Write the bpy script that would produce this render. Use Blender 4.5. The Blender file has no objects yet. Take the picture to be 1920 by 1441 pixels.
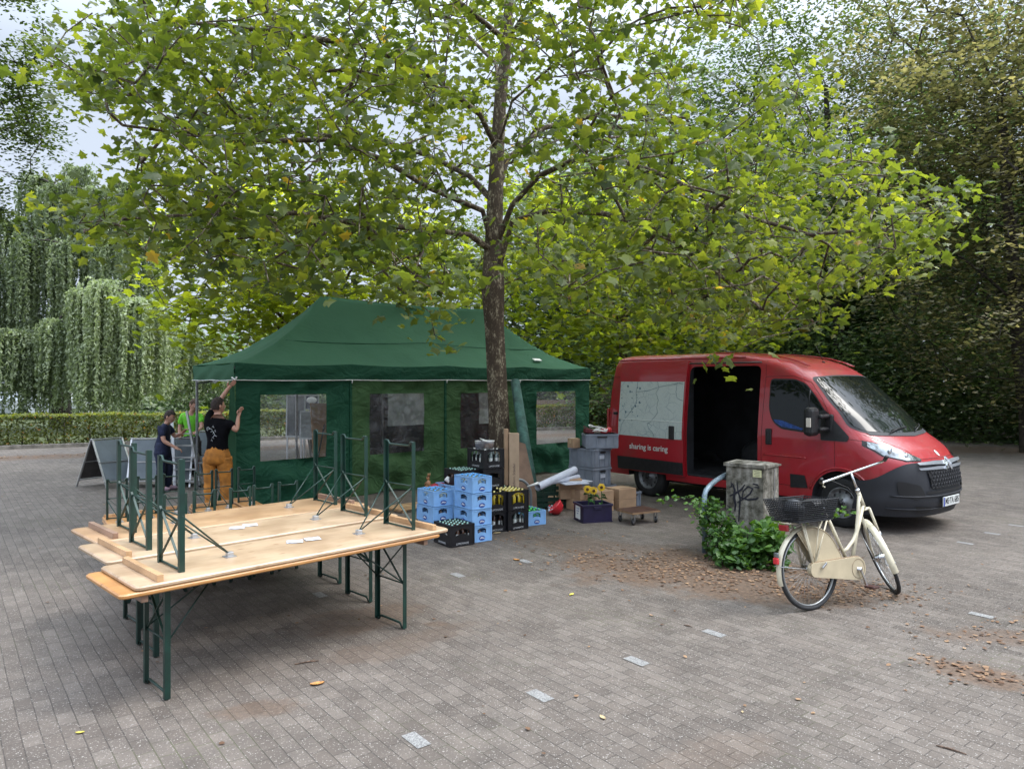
import bpy, bmesh, math, random
import numpy as np
from mathutils import Vector, Matrix
R = math.radians
scene = bpy.context.scene
COL = scene.collection
# ---------------------------------------------------------------- camera
CH = 2.05            # camera height
FP = 1360.0          # focal length in pixels of the 1920 px wide photograph
cam = bpy.data.cameras.new('camera'); camo = bpy.data.objects.new('camera', cam); COL.objects.link(camo)
camo.location = (0, 0, CH); camo.rotation_euler = (R(90), 0, 0)
cam.sensor_width = 36; cam.lens = 36 * FP / 1920; cam.shift_y = -8.5 / 1920; cam.clip_start = 0.05; cam.clip_end = 1500
scene.camera = camo
# ---------------------------------------------------------------- sky and sun (bright overcast afternoon)
SUN_EL, SUN_AZ = 58.0, 95.0      # azimuth measured from +Y towards +X
world = bpy.data.worlds.new('World'); scene.world = world; world.use_nodes = True
wn = world.node_tree; wn.nodes.clear()
wo = wn.nodes.new('ShaderNodeOutputWorld'); wb = wn.nodes.new('ShaderNodeBackground')
sky = wn.nodes.new('ShaderNodeTexSky'); sky.sky_type = 'NISHITA'; sky.sun_disc = False
sky.sun_elevation = R(SUN_EL); sky.sun_rotation = R(SUN_AZ); sky.air_density = 1.0; sky.dust_density = 4.0; sky.ozone_density = 1.0
hs = wn.nodes.new('ShaderNodeHueSaturation'); hs.inputs['Saturation'].default_value = 0.22; hs.inputs['Value'].default_value = 1.0
mxs = wn.nodes.new('ShaderNodeMixRGB'); mxs.inputs[0].default_value = 0.55; mxs.inputs[2].default_value = (8.2, 9.5, 11.6, 1)
# overcast sky: brighter overhead than near the horizon
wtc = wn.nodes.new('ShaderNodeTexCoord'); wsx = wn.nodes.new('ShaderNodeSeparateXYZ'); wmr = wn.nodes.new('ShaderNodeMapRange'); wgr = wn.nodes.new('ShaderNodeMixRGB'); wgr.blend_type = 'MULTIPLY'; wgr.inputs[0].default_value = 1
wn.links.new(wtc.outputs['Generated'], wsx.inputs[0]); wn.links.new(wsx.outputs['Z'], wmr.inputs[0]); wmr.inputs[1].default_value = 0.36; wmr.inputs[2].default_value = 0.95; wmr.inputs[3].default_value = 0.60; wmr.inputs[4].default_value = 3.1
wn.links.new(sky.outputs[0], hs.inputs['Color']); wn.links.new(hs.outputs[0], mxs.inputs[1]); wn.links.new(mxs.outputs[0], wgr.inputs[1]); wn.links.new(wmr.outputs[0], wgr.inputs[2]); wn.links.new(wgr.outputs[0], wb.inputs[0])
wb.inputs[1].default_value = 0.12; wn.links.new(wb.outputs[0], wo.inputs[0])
sl = bpy.data.lights.new('sun', 'SUN'); sl.energy = 1.0; sl.angle = R(24); sl.color = (1.0, 0.95, 0.87)
so = bpy.data.objects.new('sun', sl); COL.objects.link(so)
sd = Vector((math.sin(R(SUN_AZ)) * math.cos(R(SUN_EL)), math.cos(R(SUN_AZ)) * math.cos(R(SUN_EL)), math.sin(R(SUN_EL))))
so.rotation_euler = (-sd).to_track_quat('-Z', 'Y').to_euler(); so.location = (0, 0, 30)
scene.view_settings.view_transform = 'Standard'; scene.view_settings.look = 'None'; scene.view_settings.exposure = 0.76; scene.view_settings.gamma = 1
scene.render.engine = 'CYCLES'
cy = scene.cycles; cy.max_bounces = 6; cy.transparent_max_bounces = 12; cy.diffuse_bounces = 3; cy.glossy_bounces = 3; cy.transmission_bounces = 4
cy.caustics_reflective = False; cy.caustics_refractive = False

def G(px, py, z=0.0):
    """world point of height z seen at photo pixel (px, py)"""
    Y = (CH - z) * FP / (py - 712.0)
    return np.array([(px - 960.0) / FP * Y, Y, z])
def P(px, py, Y):
    return np.array([(px - 960.0) / FP * Y, Y, CH - (py - 712.0) * Y / FP])

# ---------------------------------------------------------------- materials
MATS = {}
def nt(m): return m.node_tree.nodes, m.node_tree.links
def mat(name, col, rough=0.6, metal=0.0, coat=0.0, var=0.0, vscale=8.0, bump=0.0, bscale=40.0, col2=None, spec=0.5, stretch=None, detail=6):
    """procedural material: base colour broken up by noise plus optional bump"""
    if name in MATS: return MATS[name]
    m = bpy.data.materials.new(name); m.use_nodes = True; n, l = nt(m)
    b = n['Principled BSDF']; b.inputs['Roughness'].default_value = rough; b.inputs['Metallic'].default_value = metal
    b.inputs['Coat Weight'].default_value = coat; b.inputs['Coat Roughness'].default_value = 0.08; b.inputs['Specular IOR Level'].default_value = spec
    tc = n.new('ShaderNodeTexCoord'); src = tc.outputs['Object']
    if stretch:
        mp = n.new('ShaderNodeMapping'); mp.inputs['Scale'].default_value = stretch; l.new(src, mp.inputs[0]); src = mp.outputs[0]
    c = (*col, 1)
    ns = n.new('ShaderNodeTexNoise'); ns.inputs['Scale'].default_value = vscale; ns.inputs['Detail'].default_value = detail; l.new(src, ns.inputs['Vector'])
    c2 = (*col2, 1) if col2 else tuple(max(0, x * (1 - var * 2)) for x in col) + (1,)
    mx = n.new('ShaderNodeMixRGB'); rp = n.new('ShaderNodeValToRGB'); rp.color_ramp.elements[0].position = 0.38; rp.color_ramp.elements[1].position = 0.65
    l.new(ns.outputs[0], rp.inputs[0]); l.new(rp.outputs[0], mx.inputs[0]); mx.inputs[1].default_value = c2; mx.inputs[2].default_value = c
    l.new(mx.outputs[0], b.inputs['Base Color'])
    if bump > 0:
        nb = n.new('ShaderNodeTexNoise'); nb.inputs['Scale'].default_value = bscale; nb.inputs['Detail'].default_value = 8; l.new(src, nb.inputs['Vector'])
        bp = n.new('ShaderNodeBump'); bp.inputs['Strength'].default_value = bump; bp.inputs['Distance'].default_value = 0.02; l.new(nb.outputs[0], bp.inputs['Height']); l.new(bp.outputs[0], b.inputs['Normal'])
    MATS[name] = m; return m

def leaf_mat(name, c_dark, c_mid, c_light, trans=0.45, rough=0.5, tcol=None, tmul=(2.5, 2.35, 0.7)):
    if name in MATS: return MATS[name]
    m = bpy.data.materials.new(name); m.use_nodes = True; n, l = nt(m); n.clear()
    out = n.new('ShaderNodeOutputMaterial'); at = n.new('ShaderNodeAttribute'); at.attribute_name = 'tint'
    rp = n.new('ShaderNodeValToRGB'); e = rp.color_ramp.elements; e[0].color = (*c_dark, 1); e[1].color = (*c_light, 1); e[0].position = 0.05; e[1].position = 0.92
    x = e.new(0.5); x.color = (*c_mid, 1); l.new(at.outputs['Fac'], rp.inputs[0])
    if tcol and len(tcol) == 4:   # autumn leaves for the highest tints
        x = e.new(0.965); x.color = (*c_light, 1); x = e.new(1.0); x.color = tcol
    d = n.new('ShaderNodeBsdfPrincipled'); d.inputs['Roughness'].default_value = rough; d.inputs['Specular IOR Level'].default_value = 0.35; l.new(rp.outputs[0], d.inputs['Base Color'])
    t = n.new('ShaderNodeBsdfTranslucent'); g = n.new('ShaderNodeMixRGB'); g.blend_type = 'MULTIPLY'; g.inputs[0].default_value = 1; g.inputs[2].default_value = (*tmul, 1)
    l.new(rp.outputs[0], g.inputs[1]); l.new(g.outputs[0], t.inputs[0])
    mx = n.new('ShaderNodeMixShader'); mx.inputs[0].default_value = trans; l.new(d.outputs[0], mx.inputs[1]); l.new(t.outputs[0], mx.inputs[2]); l.new(mx.outputs[0], out.inputs[0])
    MATS[name] = m; return m

# ---------------------------------------------------------------- mesh builder
class MB:
    def __init__(s): s.v = []; s.f = []; s.mi = []; s.sm = []
    def add(s, vs, fs, mi=0, smooth=False):
        o = len(s.v); s.v.extend([tuple(map(float, p)) for p in vs]); s.f.extend([tuple(i + o for i in f) for f in fs])
        s.mi.extend([mi] * len(fs)); s.sm.extend([smooth] * len(fs)); return s
    def box(s, c, size, rz=0.0, mi=0, M=None, bev=0.0):
        hx, hy, hz = [a / 2 for a in size]; b = min(bev, hx * .9, hy * .9, hz * .9)
        if b <= 0:
            vs = [Vector((x, y, z)) for z in (-hz, hz) for y in (-hy, hy) for x in (-hx, hx)]
            fs = [(0, 2, 3, 1), (4, 5, 7, 6), (0, 1, 5, 4), (2, 6, 7, 3), (0, 4, 6, 2), (1, 3, 7, 5)]
        else:
            bm = bmesh.new(); bmesh.ops.create_cube(bm, size=1)
            for v in bm.verts: v.co = Vector((v.co.x * hx * 2, v.co.y * hy * 2, v.co.z * hz * 2))
            bmesh.ops.bevel(bm, geom=bm.edges[:], offset=b, segments=2, affect='EDGES', profile=0.5)
            bm.verts.index_update(); vs = [v.co.copy() for v in bm.verts]; fs = [tuple(v.index for v in f.verts) for f in bm.faces]; bm.free()
        T = Matrix.Translation(Vector(tuple(map(float, c)))) @ (M if M is not None else Matrix.Rotation(rz, 4, 'Z'))
        return s.add([T @ v for v in vs], fs, mi)
    def tube(s, pts, r, n=8, mi=0, cap=True, smooth=True, closed=False):
        pts = [Vector(tuple(map(float, p))) for p in pts]; m = len(pts); rs = r if hasattr(r, '__len__') else [r] * m
        vs = []; prev = None
        for i, p in enumerate(pts):
            if closed: t = pts[(i + 1) % m] - pts[i - 1]
            else: t = pts[min(i + 1, m - 1)] - pts[max(i - 1, 0)]
            if t.length < 1e-9: t = Vector((0, 0, 1))
            t.normalize()
            if prev is None:
                a = Vector((0, 0, 1)) if abs(t.z) < .9 else Vector((1, 0, 0)); u = t.cross(a).normalized()
            else:
                u = prev - t * prev.dot(t); u = u.normalized() if u.length > 1e-6 else t.orthogonal().normalized()
            prev = u; w = t.cross(u)
            for k in range(n):
                a = 2 * math.pi * k / n; vs.append(p + (u * math.cos(a) + w * math.sin(a)) * rs[i])
        fs = []
        rng = m if closed else m - 1
        for i in range(rng):
            j = (i + 1) % m
            for k in range(n): fs.append((i * n + k, i * n + (k + 1) % n, j * n + (k + 1) % n, j * n + k))
        if cap and not closed: fs.append(tuple(range(n - 1, -1, -1))); fs.append(tuple((m - 1) * n + k for k in range(n)))
        return s.add(vs, fs, mi, smooth)
    def bar(s, a, b, w, h, mi=0, up=(0, 0, 1)):
        """rectangular bar from a to b"""
        a = Vector(tuple(map(float, a))); b = Vector(tuple(map(float, b))); t = (b - a); L = t.length; t.normalize(); up = Vector(up)
        if abs(t.dot(up)) > .98: up = Vector((1, 0, 0)) if abs(t.x) < .9 else Vector((0, 1, 0))
        y = up.cross(t).normalized(); z = t.cross(y)
        M = Matrix((t, y, z)).transposed().to_4x4()
        return s.box((a + b) / 2, (L, w, h), M=M, mi=mi)
    def lathe(s, prof, n=16, c=(0, 0, 0), M=None, mi=0, smooth=True, cap=False):
        vs = []; 
        for (r, z) in prof:
            for k in range(n):
                a = 2 * math.pi * k / n; v = Vector((r * math.cos(a), r * math.sin(a), z))
                if M is not None: v = M @ v
                vs.append(v + Vector(tuple(map(float, c))))
        m = len(prof); fs = [(i * n + k, i * n + (k + 1) % n, (i + 1) * n + (k + 1) % n, (i + 1) * n + k) for i in range(m - 1) for k in range(n)]
        if cap: fs.append(tuple(range(n - 1, -1, -1))); fs.append(tuple((m - 1) * n + k for k in range(n)))
        return s.add(vs, fs, mi, smooth)
    def prism(s, poly, th, M, mi=0):
        """polygon (x,y) extruded th along local z, placed by matrix M"""
        n = len(poly); vs = [M @ Vector((x, y, 0)) for x, y in poly] + [M @ Vector((x, y, th)) for x, y in poly]
        fs = [tuple(range(n - 1, -1, -1)), tuple(range(n, 2 * n))] + [(i, (i + 1) % n, n + (i + 1) % n, n + i) for i in range(n)]
        return s.add(vs, fs, mi)
    def sphere(s, c, r, n=12, m=8, M=None, mi=0):
        r = r if hasattr(r, '__len__') else (r, r, r); vs = []; fs = []
        for i in range(m + 1):
            t = math.pi * i / m
            for k in range(n):
                a = 2 * math.pi * k / n; v = Vector((r[0] * math.sin(t) * math.cos(a), r[1] * math.sin(t) * math.sin(a), r[2] * math.cos(t)))
                if M is not None: v = M @ v
                vs.append(v + Vector(tuple(map(float, c))))
        for i in range(m):
            for k in range(n): fs.append((i * n + k, (i + 1) * n + k, (i + 1) * n + (k + 1) % n, i * n + (k + 1) % n))
        return s.add(vs, fs, mi, True)
    def grid(s, pts, nu, nv, mi=0, smooth=True, skip=None):
        fs = [(i * nv + j, (i + 1) * nv + j, (i + 1) * nv + j + 1, i * nv + j + 1) for i in range(nu - 1) for j in range(nv - 1) if not (skip and skip(i, j))]
        return s.add(pts, fs, mi, smooth)
    def build(s, name, m, parent=None, smooth=None):
        me = bpy.data.meshes.new(name); me.from_pydata(s.v, [], s.f)
        for x in (m if isinstance(m, (list, tuple)) else [m]): me.materials.append(x)
        me.polygons.foreach_set('material_index', s.mi)
        me.polygons.foreach_set('use_smooth', s.sm if smooth is None else [smooth] * len(s.f))
        me.validate(); me.update(); o = bpy.data.objects.new(name, me); COL.objects.link(o)
        if parent is not None: o.parent = parent
        return o

def tag(o, label=None, cat=None, group=None, kind=None):
    if label: o['label'] = label
    if cat: o['category'] = cat
    if group: o['group'] = group
    if kind: o['kind'] = kind
    return o
def empty(name, loc=(0, 0, 0), rz=0.0, label=None, cat=None, group=None):
    o = bpy.data.objects.new(name, None); COL.objects.link(o); o.empty_display_size = .1
    o.location = tuple(map(float, loc)); o.rotation_euler = (0, 0, rz); return tag(o, label, cat, group)
def copy_tree(o, parent=None, label=None):
    c = o.copy(); COL.objects.link(c); c.parent = parent
    if label and parent is None: c['label'] = label
    for ch in o.children: copy_tree(ch, c)
    return c
def eval_mesh(o):
    """bake an object's modifiers into its mesh"""
    dg = bpy.context.evaluated_depsgraph_get(); dg.update(); me = bpy.data.meshes.new_from_object(o.evaluated_get(dg)); o.modifiers.clear(); o.data = me; return o
def text_mb(mb, s, size, M, mi=0, depth=0.001, bold=0.0):
    cu = bpy.data.curves.new('t', 'FONT'); cu.body = s; cu.size = size; cu.extrude = depth; cu.align_x = 'CENTER'; cu.align_y = 'CENTER'; cu.offset = bold; cu.resolution_u = 3
    o = bpy.data.objects.new('t', cu); COL.objects.link(o); dg = bpy.context.evaluated_depsgraph_get(); dg.update()
    me = bpy.data.meshes.new_from_object(o.evaluated_get(dg)); 
    mb.add([M @ v.co for v in me.vertices], [tuple(p.vertices) for p in me.polygons], mi)
    bpy.data.objects.remove(o); bpy.data.meshes.remove(me); bpy.data.curves.remove(cu)
def frame3(origin, xdir, ydir):
    """matrix whose local x,y axes are xdir,ydir"""
    x = Vector(tuple(map(float, xdir))).normalized(); y = Vector(tuple(map(float, ydir))); z = x.cross(y).normalized(); y = z.cross(x)
    M = Matrix((x, y, z)).transposed().to_4x4(); M.translation = Vector(tuple(map(float, origin))); return M

# ---------------------------------------------------------------- foliage engine (numpy)
def half(pts):
    c = (0.0, 0.36); L = [c] + pts; R_ = [c] + [(-x, y) for x, y in pts]
    zf = lambda x, y: -0.34 * abs(x) - 0.30 * y * y + .12 * math.sin(9 * x + 4 * y) * abs(x); v = [(x, y, zf(x, y)) for x, y in L] + [(x, y, zf(x, y)) for x, y in R_]; k = len(L); f = []
    for i in range(1, k - 1): f.append((0, i, i + 1)); f.append((k, k + i + 1, k + i))
    return np.array(v), np.array(f)
MAPLE = half([(0, 0), (.20, -.10), (.40, .04), (.30, .20), (.62, .42), (.33, .50), (.26, .60), (0, 1.0)])
ROUND = half([(0, 0), (.28, .02), (.42, .30), (.36, .62), (.16, .88), (0, 1.0)])
QUAD = (np.array([(0, 0, 0), (.30, .45, -.06), (0, 1, 0), (-.30, .45, -.06)], float), np.array([(0, 1, 2), (0, 2, 3)]))
SLIM = (np.array([(0, 0, 0), (.11, .4, 0), (0, 1, 0), (-.11, .4, 0)], float), np.array([(0, 1, 2), (0, 2, 3)]))
def leaves(name, C, S, T, rng, tmpl, m, parent=None, up=0.6, droop=0.35, dirs=None):
    """C: N centres, S: sizes, T: tints; oriented with normals mostly up and tips drooping"""
    N = len(C); nrm = rng.normal(size=(N, 3)); nrm /= np.linalg.norm(nrm, axis=1)[:, None]; nrm[:, 2] = np.abs(nrm[:, 2]) ; nrm[:, 2] += up
    nrm /= np.linalg.norm(nrm, axis=1)[:, None]
    a = rng.normal(size=(N, 3)) if dirs is None else dirs.copy(); a[:, 2] -= droop
    a -= nrm * (a * nrm).sum(1)[:, None]; a /= np.linalg.norm(a, axis=1)[:, None] + 1e-9; b = np.cross(a, nrm)
    tv, tf = tmpl; K = len(tv); F = len(tf)
    V = C[:, None, :] + S[:, None, None] * (tv[None, :, 0:1] * b[:, None, :] + (tv[None, :, 1:2] - .2) * a[:, None, :] + tv[None, :, 2:3] * nrm[:, None, :])
    return raw_tris(name, V.reshape(-1, 3), (tf[None] + (np.arange(N) * K)[:, None, None]).reshape(-1, 3), m, parent, np.repeat(T, K))
def raw_tris(name, V, Fc, m, parent=None, tint=None, smooth=False):
    me = bpy.data.meshes.new(name); me.vertices.add(len(V)); me.vertices.foreach_set('co', V.astype(np.float32).ravel())
    k = Fc.shape[1]; me.loops.add(len(Fc) * k); me.loops.foreach_set('vertex_index', Fc.astype(np.int32).ravel())
    me.polygons.add(len(Fc)); me.polygons.foreach_set('loop_start', np.arange(0, len(Fc) * k, k, dtype=np.int32))
    try: me.polygons.foreach_set('loop_total', np.full(len(Fc), k, dtype=np.int32))
    except Exception: pass
    if smooth: me.polygons.foreach_set('use_smooth', np.ones(len(Fc), bool))
    me.materials.append(m)
    if tint is not None:
        at = me.attributes.new('tint', 'FLOAT', 'POINT'); at.data.foreach_set('value', np.clip(tint, 0, 1).astype(np.float32))
    me.update(calc_edges=True); o = bpy.data.objects.new(name, me); COL.objects.link(o)
    if parent is not None: o.parent = parent
    return o
def grow(lines, targets, step, rng, wig=0.12, droop=0.0):
    """join every target to the nearest limb already there; returns nodes and parents"""
    pos = []; par = []
    for L, p0 in lines:
        prev = p0
        for q in L: pos.append(np.array(q, float)); par.append(prev); prev = len(pos) - 1
    n0 = len(pos); base = np.array(pos); cap = len(pos) + 40 * len(targets) + 10
    A = np.zeros((cap, 3)); A[:n0] = base; par = par + [0] * (cap - n0); n = n0
    d0 = np.array([np.min(np.linalg.norm(base - t, axis=1)) for t in targets]); ends = []
    for ti in np.argsort(d0):
        t = targets[ti]; dv = A[:n] - t; d = np.sqrt((dv ** 2).sum(1)) + 0.25 * np.maximum(0, A[:n, 2] - t[2] - .3)
        j = int(np.argmin(d)); p = A[j].copy(); L = np.linalg.norm(t - p); k = max(1, min(30, int(L / step)))
        prev = j
        for q in range(1, k + 1):
            f = q / k; x = p + (t - p) * f + (rng.normal(size=3) * wig * step * (1 if q < k else 0)); x[2] += math.sin(math.pi * f) * L * .06
            A[n] = x; par[n] = prev; prev = n; n += 1
        ends.append(prev)
    return A[:n], par[:n], ends
def tree_mesh(name, A, par, m, parent, rtip=.006, expo=2.3, rmax=None, sides=5, skip0=None, rmin_trunk=None):
    n = len(A); acc = np.zeros(n); ch = np.zeros(n)
    for i in range(n - 1, -1, -1):
        if ch[i] == 0: acc[i] = rtip ** expo
        if par[i] >= 0: acc[par[i]] += acc[i]; ch[par[i]] += 1
    r = acc ** (1 / expo)
    if rmax is not None: r = np.minimum(r, rmax)
    if rmin_trunk is not None:
        for i, v in rmin_trunk.items(): r[i] = v
    e = np.array([(par[i], i) for i in range(n) if par[i] >= 0]); a = A[e[:, 0]]; b = A[e[:, 1]]; rb = r[e[:, 1]]; ra = np.minimum(r[e[:, 0]], rb * 1.25)
    if rmin_trunk is not None:
        s = np.array([e_[0] in rmin_trunk and e_[1] in rmin_trunk for e_ in e]); ra[s] = r[e[s, 0]]
    t = b - a; t /= np.linalg.norm(t, axis=1)[:, None] + 1e-9; ref = np.where(np.abs(t[:, 2:3]) < .9, np.array([[0, 0, 1.]]), np.array([[1., 0, 0]]))
    u = np.cross(t, ref); u /= np.linalg.norm(u, axis=1)[:, None]; w = np.cross(t, u); k = sides; E = len(e); b = b + t * rb[:, None] * .25
    ang = 2 * np.pi * np.arange(k) / k; ring = (u[:, None, :] * np.cos(ang)[None, :, None] + w[:, None, :] * np.sin(ang)[None, :, None])
    V = np.concatenate([a[:, None, :] + ring * ra[:, None, None], b[:, None, :] + ring * rb[:, None, None]], 1).reshape(-1, 3)
    q = np.array([(i, (i + 1) % k, k + (i + 1) % k, k + i) for i in range(k)]); F = (q[None] + (np.arange(E) * 2 * k)[:, None, None]).reshape(-1, 4)
    return raw_tris(name, V, F, m, parent, None, True), r
def in_poly(x, y, poly):
    x = np.asarray(x); y = np.asarray(y); c = np.zeros(x.shape, bool); n = len(poly)
    for i in range(n):
        x1, y1 = poly[i]; x2, y2 = poly[i - 1]
        hit = ((y1 > y) != (y2 > y)) & (x < (x2 - x1) * (y - y1) / ((y2 - y1) + 1e-9) + x1); c ^= hit
    return c
# ================================================================ GROUND
def ground_material():
    m = bpy.data.materials.new('grey_paving'); m.use_nodes = True; n, l = nt(m); b = n['Principled BSDF']; b.inputs['Roughness'].default_value = .85
    geo = n.new('ShaderNodeNewGeometry'); mp = n.new('ShaderNodeMapping'); mp.inputs['Rotation'].default_value = (0, 0, R(51.7)); l.new(geo.outputs['Position'], mp.inputs[0])
    # slight waviness of the courses
    wv = n.new('ShaderNodeTexNoise'); wv.inputs['Scale'].default_value = 1.3; wv.inputs['Detail'].default_value = 2; l.new(geo.outputs['Position'], wv.inputs['Vector'])
    wa = n.new('ShaderNodeVectorMath'); wa.operation = 'MULTIPLY_ADD'; wa.inputs[1].default_value = (.012, .012, 0); l.new(wv.outputs['Color'], wa.inputs[0]); l.new(mp.outputs[0], wa.inputs[2])
    br = n.new('ShaderNodeTexBrick'); br.offset = .5; br.inputs['Scale'].default_value = 1; br.inputs['Brick Width'].default_value = .19; br.inputs['Row Height'].default_value = .094
    br.inputs['Mortar Size'].default_value = .0042; br.inputs['Mortar Smooth'].default_value = .8; br.inputs['Bias'].default_value = 0
    br.inputs['Color1'].default_value = (.108, .090, .075, 1); br.inputs['Color2'].default_value = (.150, .129, .110, 1); br.inputs['Mortar'].default_value = (.070, .059, .049, 1)
    l.new(wa.outputs[0], br.inputs['Vector'])
    def noise(scale, det=6, rough=.5):
        x = n.new('ShaderNodeTexNoise'); x.inputs['Scale'].default_value = scale; x.inputs['Detail'].default_value = det; x.inputs['Roughness'].default_value = rough; l.new(geo.outputs['Position'], x.inputs['Vector']); return x.outputs[0]
    def ramp(src, a, bb, ca=(0, 0, 0, 1), cb=(1, 1, 1, 1)):
        x = n.new('ShaderNodeValToRGB'); e = x.color_ramp.elements; e[0].position = a; e[1].position = bb; e[0].color = ca; e[1].color = cb; l.new(src, x.inputs[0]); return x.outputs[0]
    def mixc(fac, c1, c2, mode='MIX'):
        x = n.new('ShaderNodeMixRGB'); x.blend_type = mode
        for s, v in ((0, fac), (1, c1), (2, c2)):
            if hasattr(v, 'links') or hasattr(v, 'is_output'): l.new(v, x.inputs[s])
            else: x.inputs[s].default_value = v
        return x.outputs[0]
    c = br.outputs['Color']
    b2 = n.new('ShaderNodeTexBrick'); b2.offset = .5; b2.inputs['Scale'].default_value = 1; b2.inputs['Brick Width'].default_value = .19; b2.inputs['Row Height'].default_value = .094; b2.inputs['Mortar Size'].default_value = 0; b2.inputs['Bias'].default_value = -.2
    b2.inputs['Color1'].default_value = (1, 1, 1, 1); b2.inputs['Color2'].default_value = (.62, .61, .60, 1); sh = n.new('ShaderNodeVectorMath'); sh.operation = 'ADD'; sh.inputs[1].default_value = (19.0 * 3, 9.4 * 2, 0); l.new(wa.outputs[0], sh.inputs[0]); l.new(sh.outputs[0], b2.inputs['Vector'])
    c = mixc(ramp(noise(.8, 3), .42, .62, (.15, .15, .15, 1), (.75, .75, .75, 1)), c, mixc(1.0, c, b2.outputs['Color'], 'MULTIPLY'))
    c = mixc(1.0, c, ramp(noise(.55, 5), .3, .72, (.78, .76, .74, 1), (1.12, 1.11, 1.10, 1)), 'MULTIPLY')      # broad staining
    c = mixc(1.0, c, ramp(noise(4.5, 6), .25, .75, (.72, .71, .70, 1), (1.20, 1.19, 1.18, 1)), 'MULTIPLY')
    vo = n.new('ShaderNodeTexVoronoi'); vo.inputs['Scale'].default_value = 80; l.new(geo.outputs['Position'], vo.inputs['Vector'])
    sp = mixc(1.0, ramp(vo.outputs['Distance'], .20, .38, (1, 1, 1, 1), (0, 0, 0, 1)), ramp(noise(48, 3, .7), .47, .60), 'MULTIPLY')
    c = mixc(sp, c, (.36, .335, .30, 1))                                                                       # pale aggregate specks
    vo2 = n.new('ShaderNodeTexVoronoi'); vo2.inputs['Scale'].default_value = 150; l.new(geo.outputs['Position'], vo2.inputs['Vector'])
    c = mixc(mixc(1.0, ramp(vo2.outputs['Distance'], .20, .40, (.85, .85, .85, 1), (0, 0, 0, 1)), ramp(noise(35, 2), .42, .54), 'MULTIPLY'), c, (.07, .06, .055, 1))
    # moss / sand in the joints
    c = mixc(mixc(1.0, br.outputs['Fac'], ramp(noise(.9, 5), .52, .66), 'MULTIPLY'), c, (.10, .10, .05, 1))
    # brown soil and litter patches: distance fields broken up by noise
    nd = n.new('ShaderNodeTexNoise'); nd.inputs['Scale'].default_value = 1.7; nd.inputs['Detail'].default_value = 9; nd.inputs['Roughness'].default_value = .68; l.new(geo.outputs['Position'], nd.inputs['Vector'])
    patches = [(2.05, 7.75, 1.75, 1.05, -.35, 1.0), (1.0, 8.9, 1.5, .5, -.45, .55), (3.05, 7.0, .9, .5, .2, .75), (3.25, 5.05, .42, .24, -.75, .95), (3.95, 5.75, .7, .25, -.2, .6), (4.9, 6.2, .6, .3, .3, .75),
               (-1.6, 4.5, .33, .14, .3, .6), (-.65, 6.1, .13, .08, 0, .6), (-1.3, 6.25, .7, .4, .7, .6), (-.9, 5.6, .8, .25, .7, .35), (-3.4, 3.9, .5, .3, 0, .3), (1.2, 4.0, .5, .2, .5, .25), (-10, 20.6, 13, .9, .46, .9), (3, 27.5, 9, 1.0, .45, .8), (11, 21.5, 8, 1.6, -.1, .8), (0.3, 11.5, 2.2, .7, .5, .5)]
    mask = None
    for (cx, cyy, rx, ry, ang, amt) in patches:
        mpp = n.new('ShaderNodeMapping'); mpp.vector_type = 'TEXTURE'; mpp.inputs['Location'].default_value = (cx, cyy, 0); mpp.inputs['Rotation'].default_value = (0, 0, ang); mpp.inputs['Scale'].default_value = (rx, ry, 1)
        l.new(geo.outputs['Position'], mpp.inputs[0]); ln = n.new('ShaderNodeVectorMath'); ln.operation = 'LENGTH'; l.new(mpp.outputs[0], ln.inputs[0])
        ad = n.new('ShaderNodeMath'); ad.operation = 'MULTIPLY_ADD'; l.new(nd.outputs[0], ad.inputs[0]); ad.inputs[1].default_value = 2.6; ad.inputs[2].default_value = -1.3
        a2 = n.new('ShaderNodeMath'); a2.operation = 'ADD'; l.new(ad.outputs[0], a2.inputs[0]); l.new(ln.outputs['Value'], a2.inputs[1])
        o = ramp(a2.outputs[0], .62, 1.12, (amt, amt, amt, 1), (0, 0, 0, 1))
        mask = o if mask is None else mixc(1.0, mask, o, 'LIGHTEN')
    soil = mixc(ramp(noise(28, 8, .7), .35, .65), (.062, .040, .026, 1), (.150, .098, .064, 1))
    c = mixc(mask, c, soil)
    l.new(c, b.inputs['Base Color'])
    h = mixc(ramp(noise(120, 3), .3, .7), ramp(br.outputs['Fac'], 0, 1, (1, 1, 1, 1), (0, 0, 0, 1)), (.55, .55, .55, 1)); hh = mixc(.35, ramp(br.outputs['Fac'], 0, 1, (1, 1, 1, 1), (0, 0, 0, 1)), noise(120, 4))
    bp = n.new('ShaderNodeBump'); bp.inputs['Strength'].default_value = .8; bp.inputs['Distance'].default_value = .006; l.new(hh, bp.inputs['Height']); l.new(bp.outputs[0], b.inputs['Normal'])
    return m
mb = MB(); mb.add([(-300, -60, 0), (300, -60, 0), (300, 500, 0), (-300, 500, 0)], [(0, 1, 2, 3)]); tag(mb.build('ground', ground_material()), kind='structure')
# pale paving stones that mark the bays
M_white = mat('pale_marking_stone', (.30, .295, .28), .8, var=.28, vscale=120, bump=.3, bscale=150)
mb = MB(); U = np.array([.785, .62, 0]); V_ = np.array([.62, -.785, 0])
def stone(x, y, w=.185, h=.088):
    c = np.array([x, y, .004]); mb.add([c + V_ * a * w / 2 + U * b * h / 2 for a, b in ((-1, -1), (1, -1), (1, 1), (-1, 1))], [(0, 1, 2, 3)])
for k in range(4): stone(-.546 + .727 * k, 4.13 + .58 * k)
for p_ in ((858, 1078), (985, 1052), (1840, 1153), (1810, 1018), (1860, 1000), (1905, 985), (600, 1115)): g = G(*p_); stone(g[0], g[1])
tag(mb.build('parking_markings', M_white), kind='structure')
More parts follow.
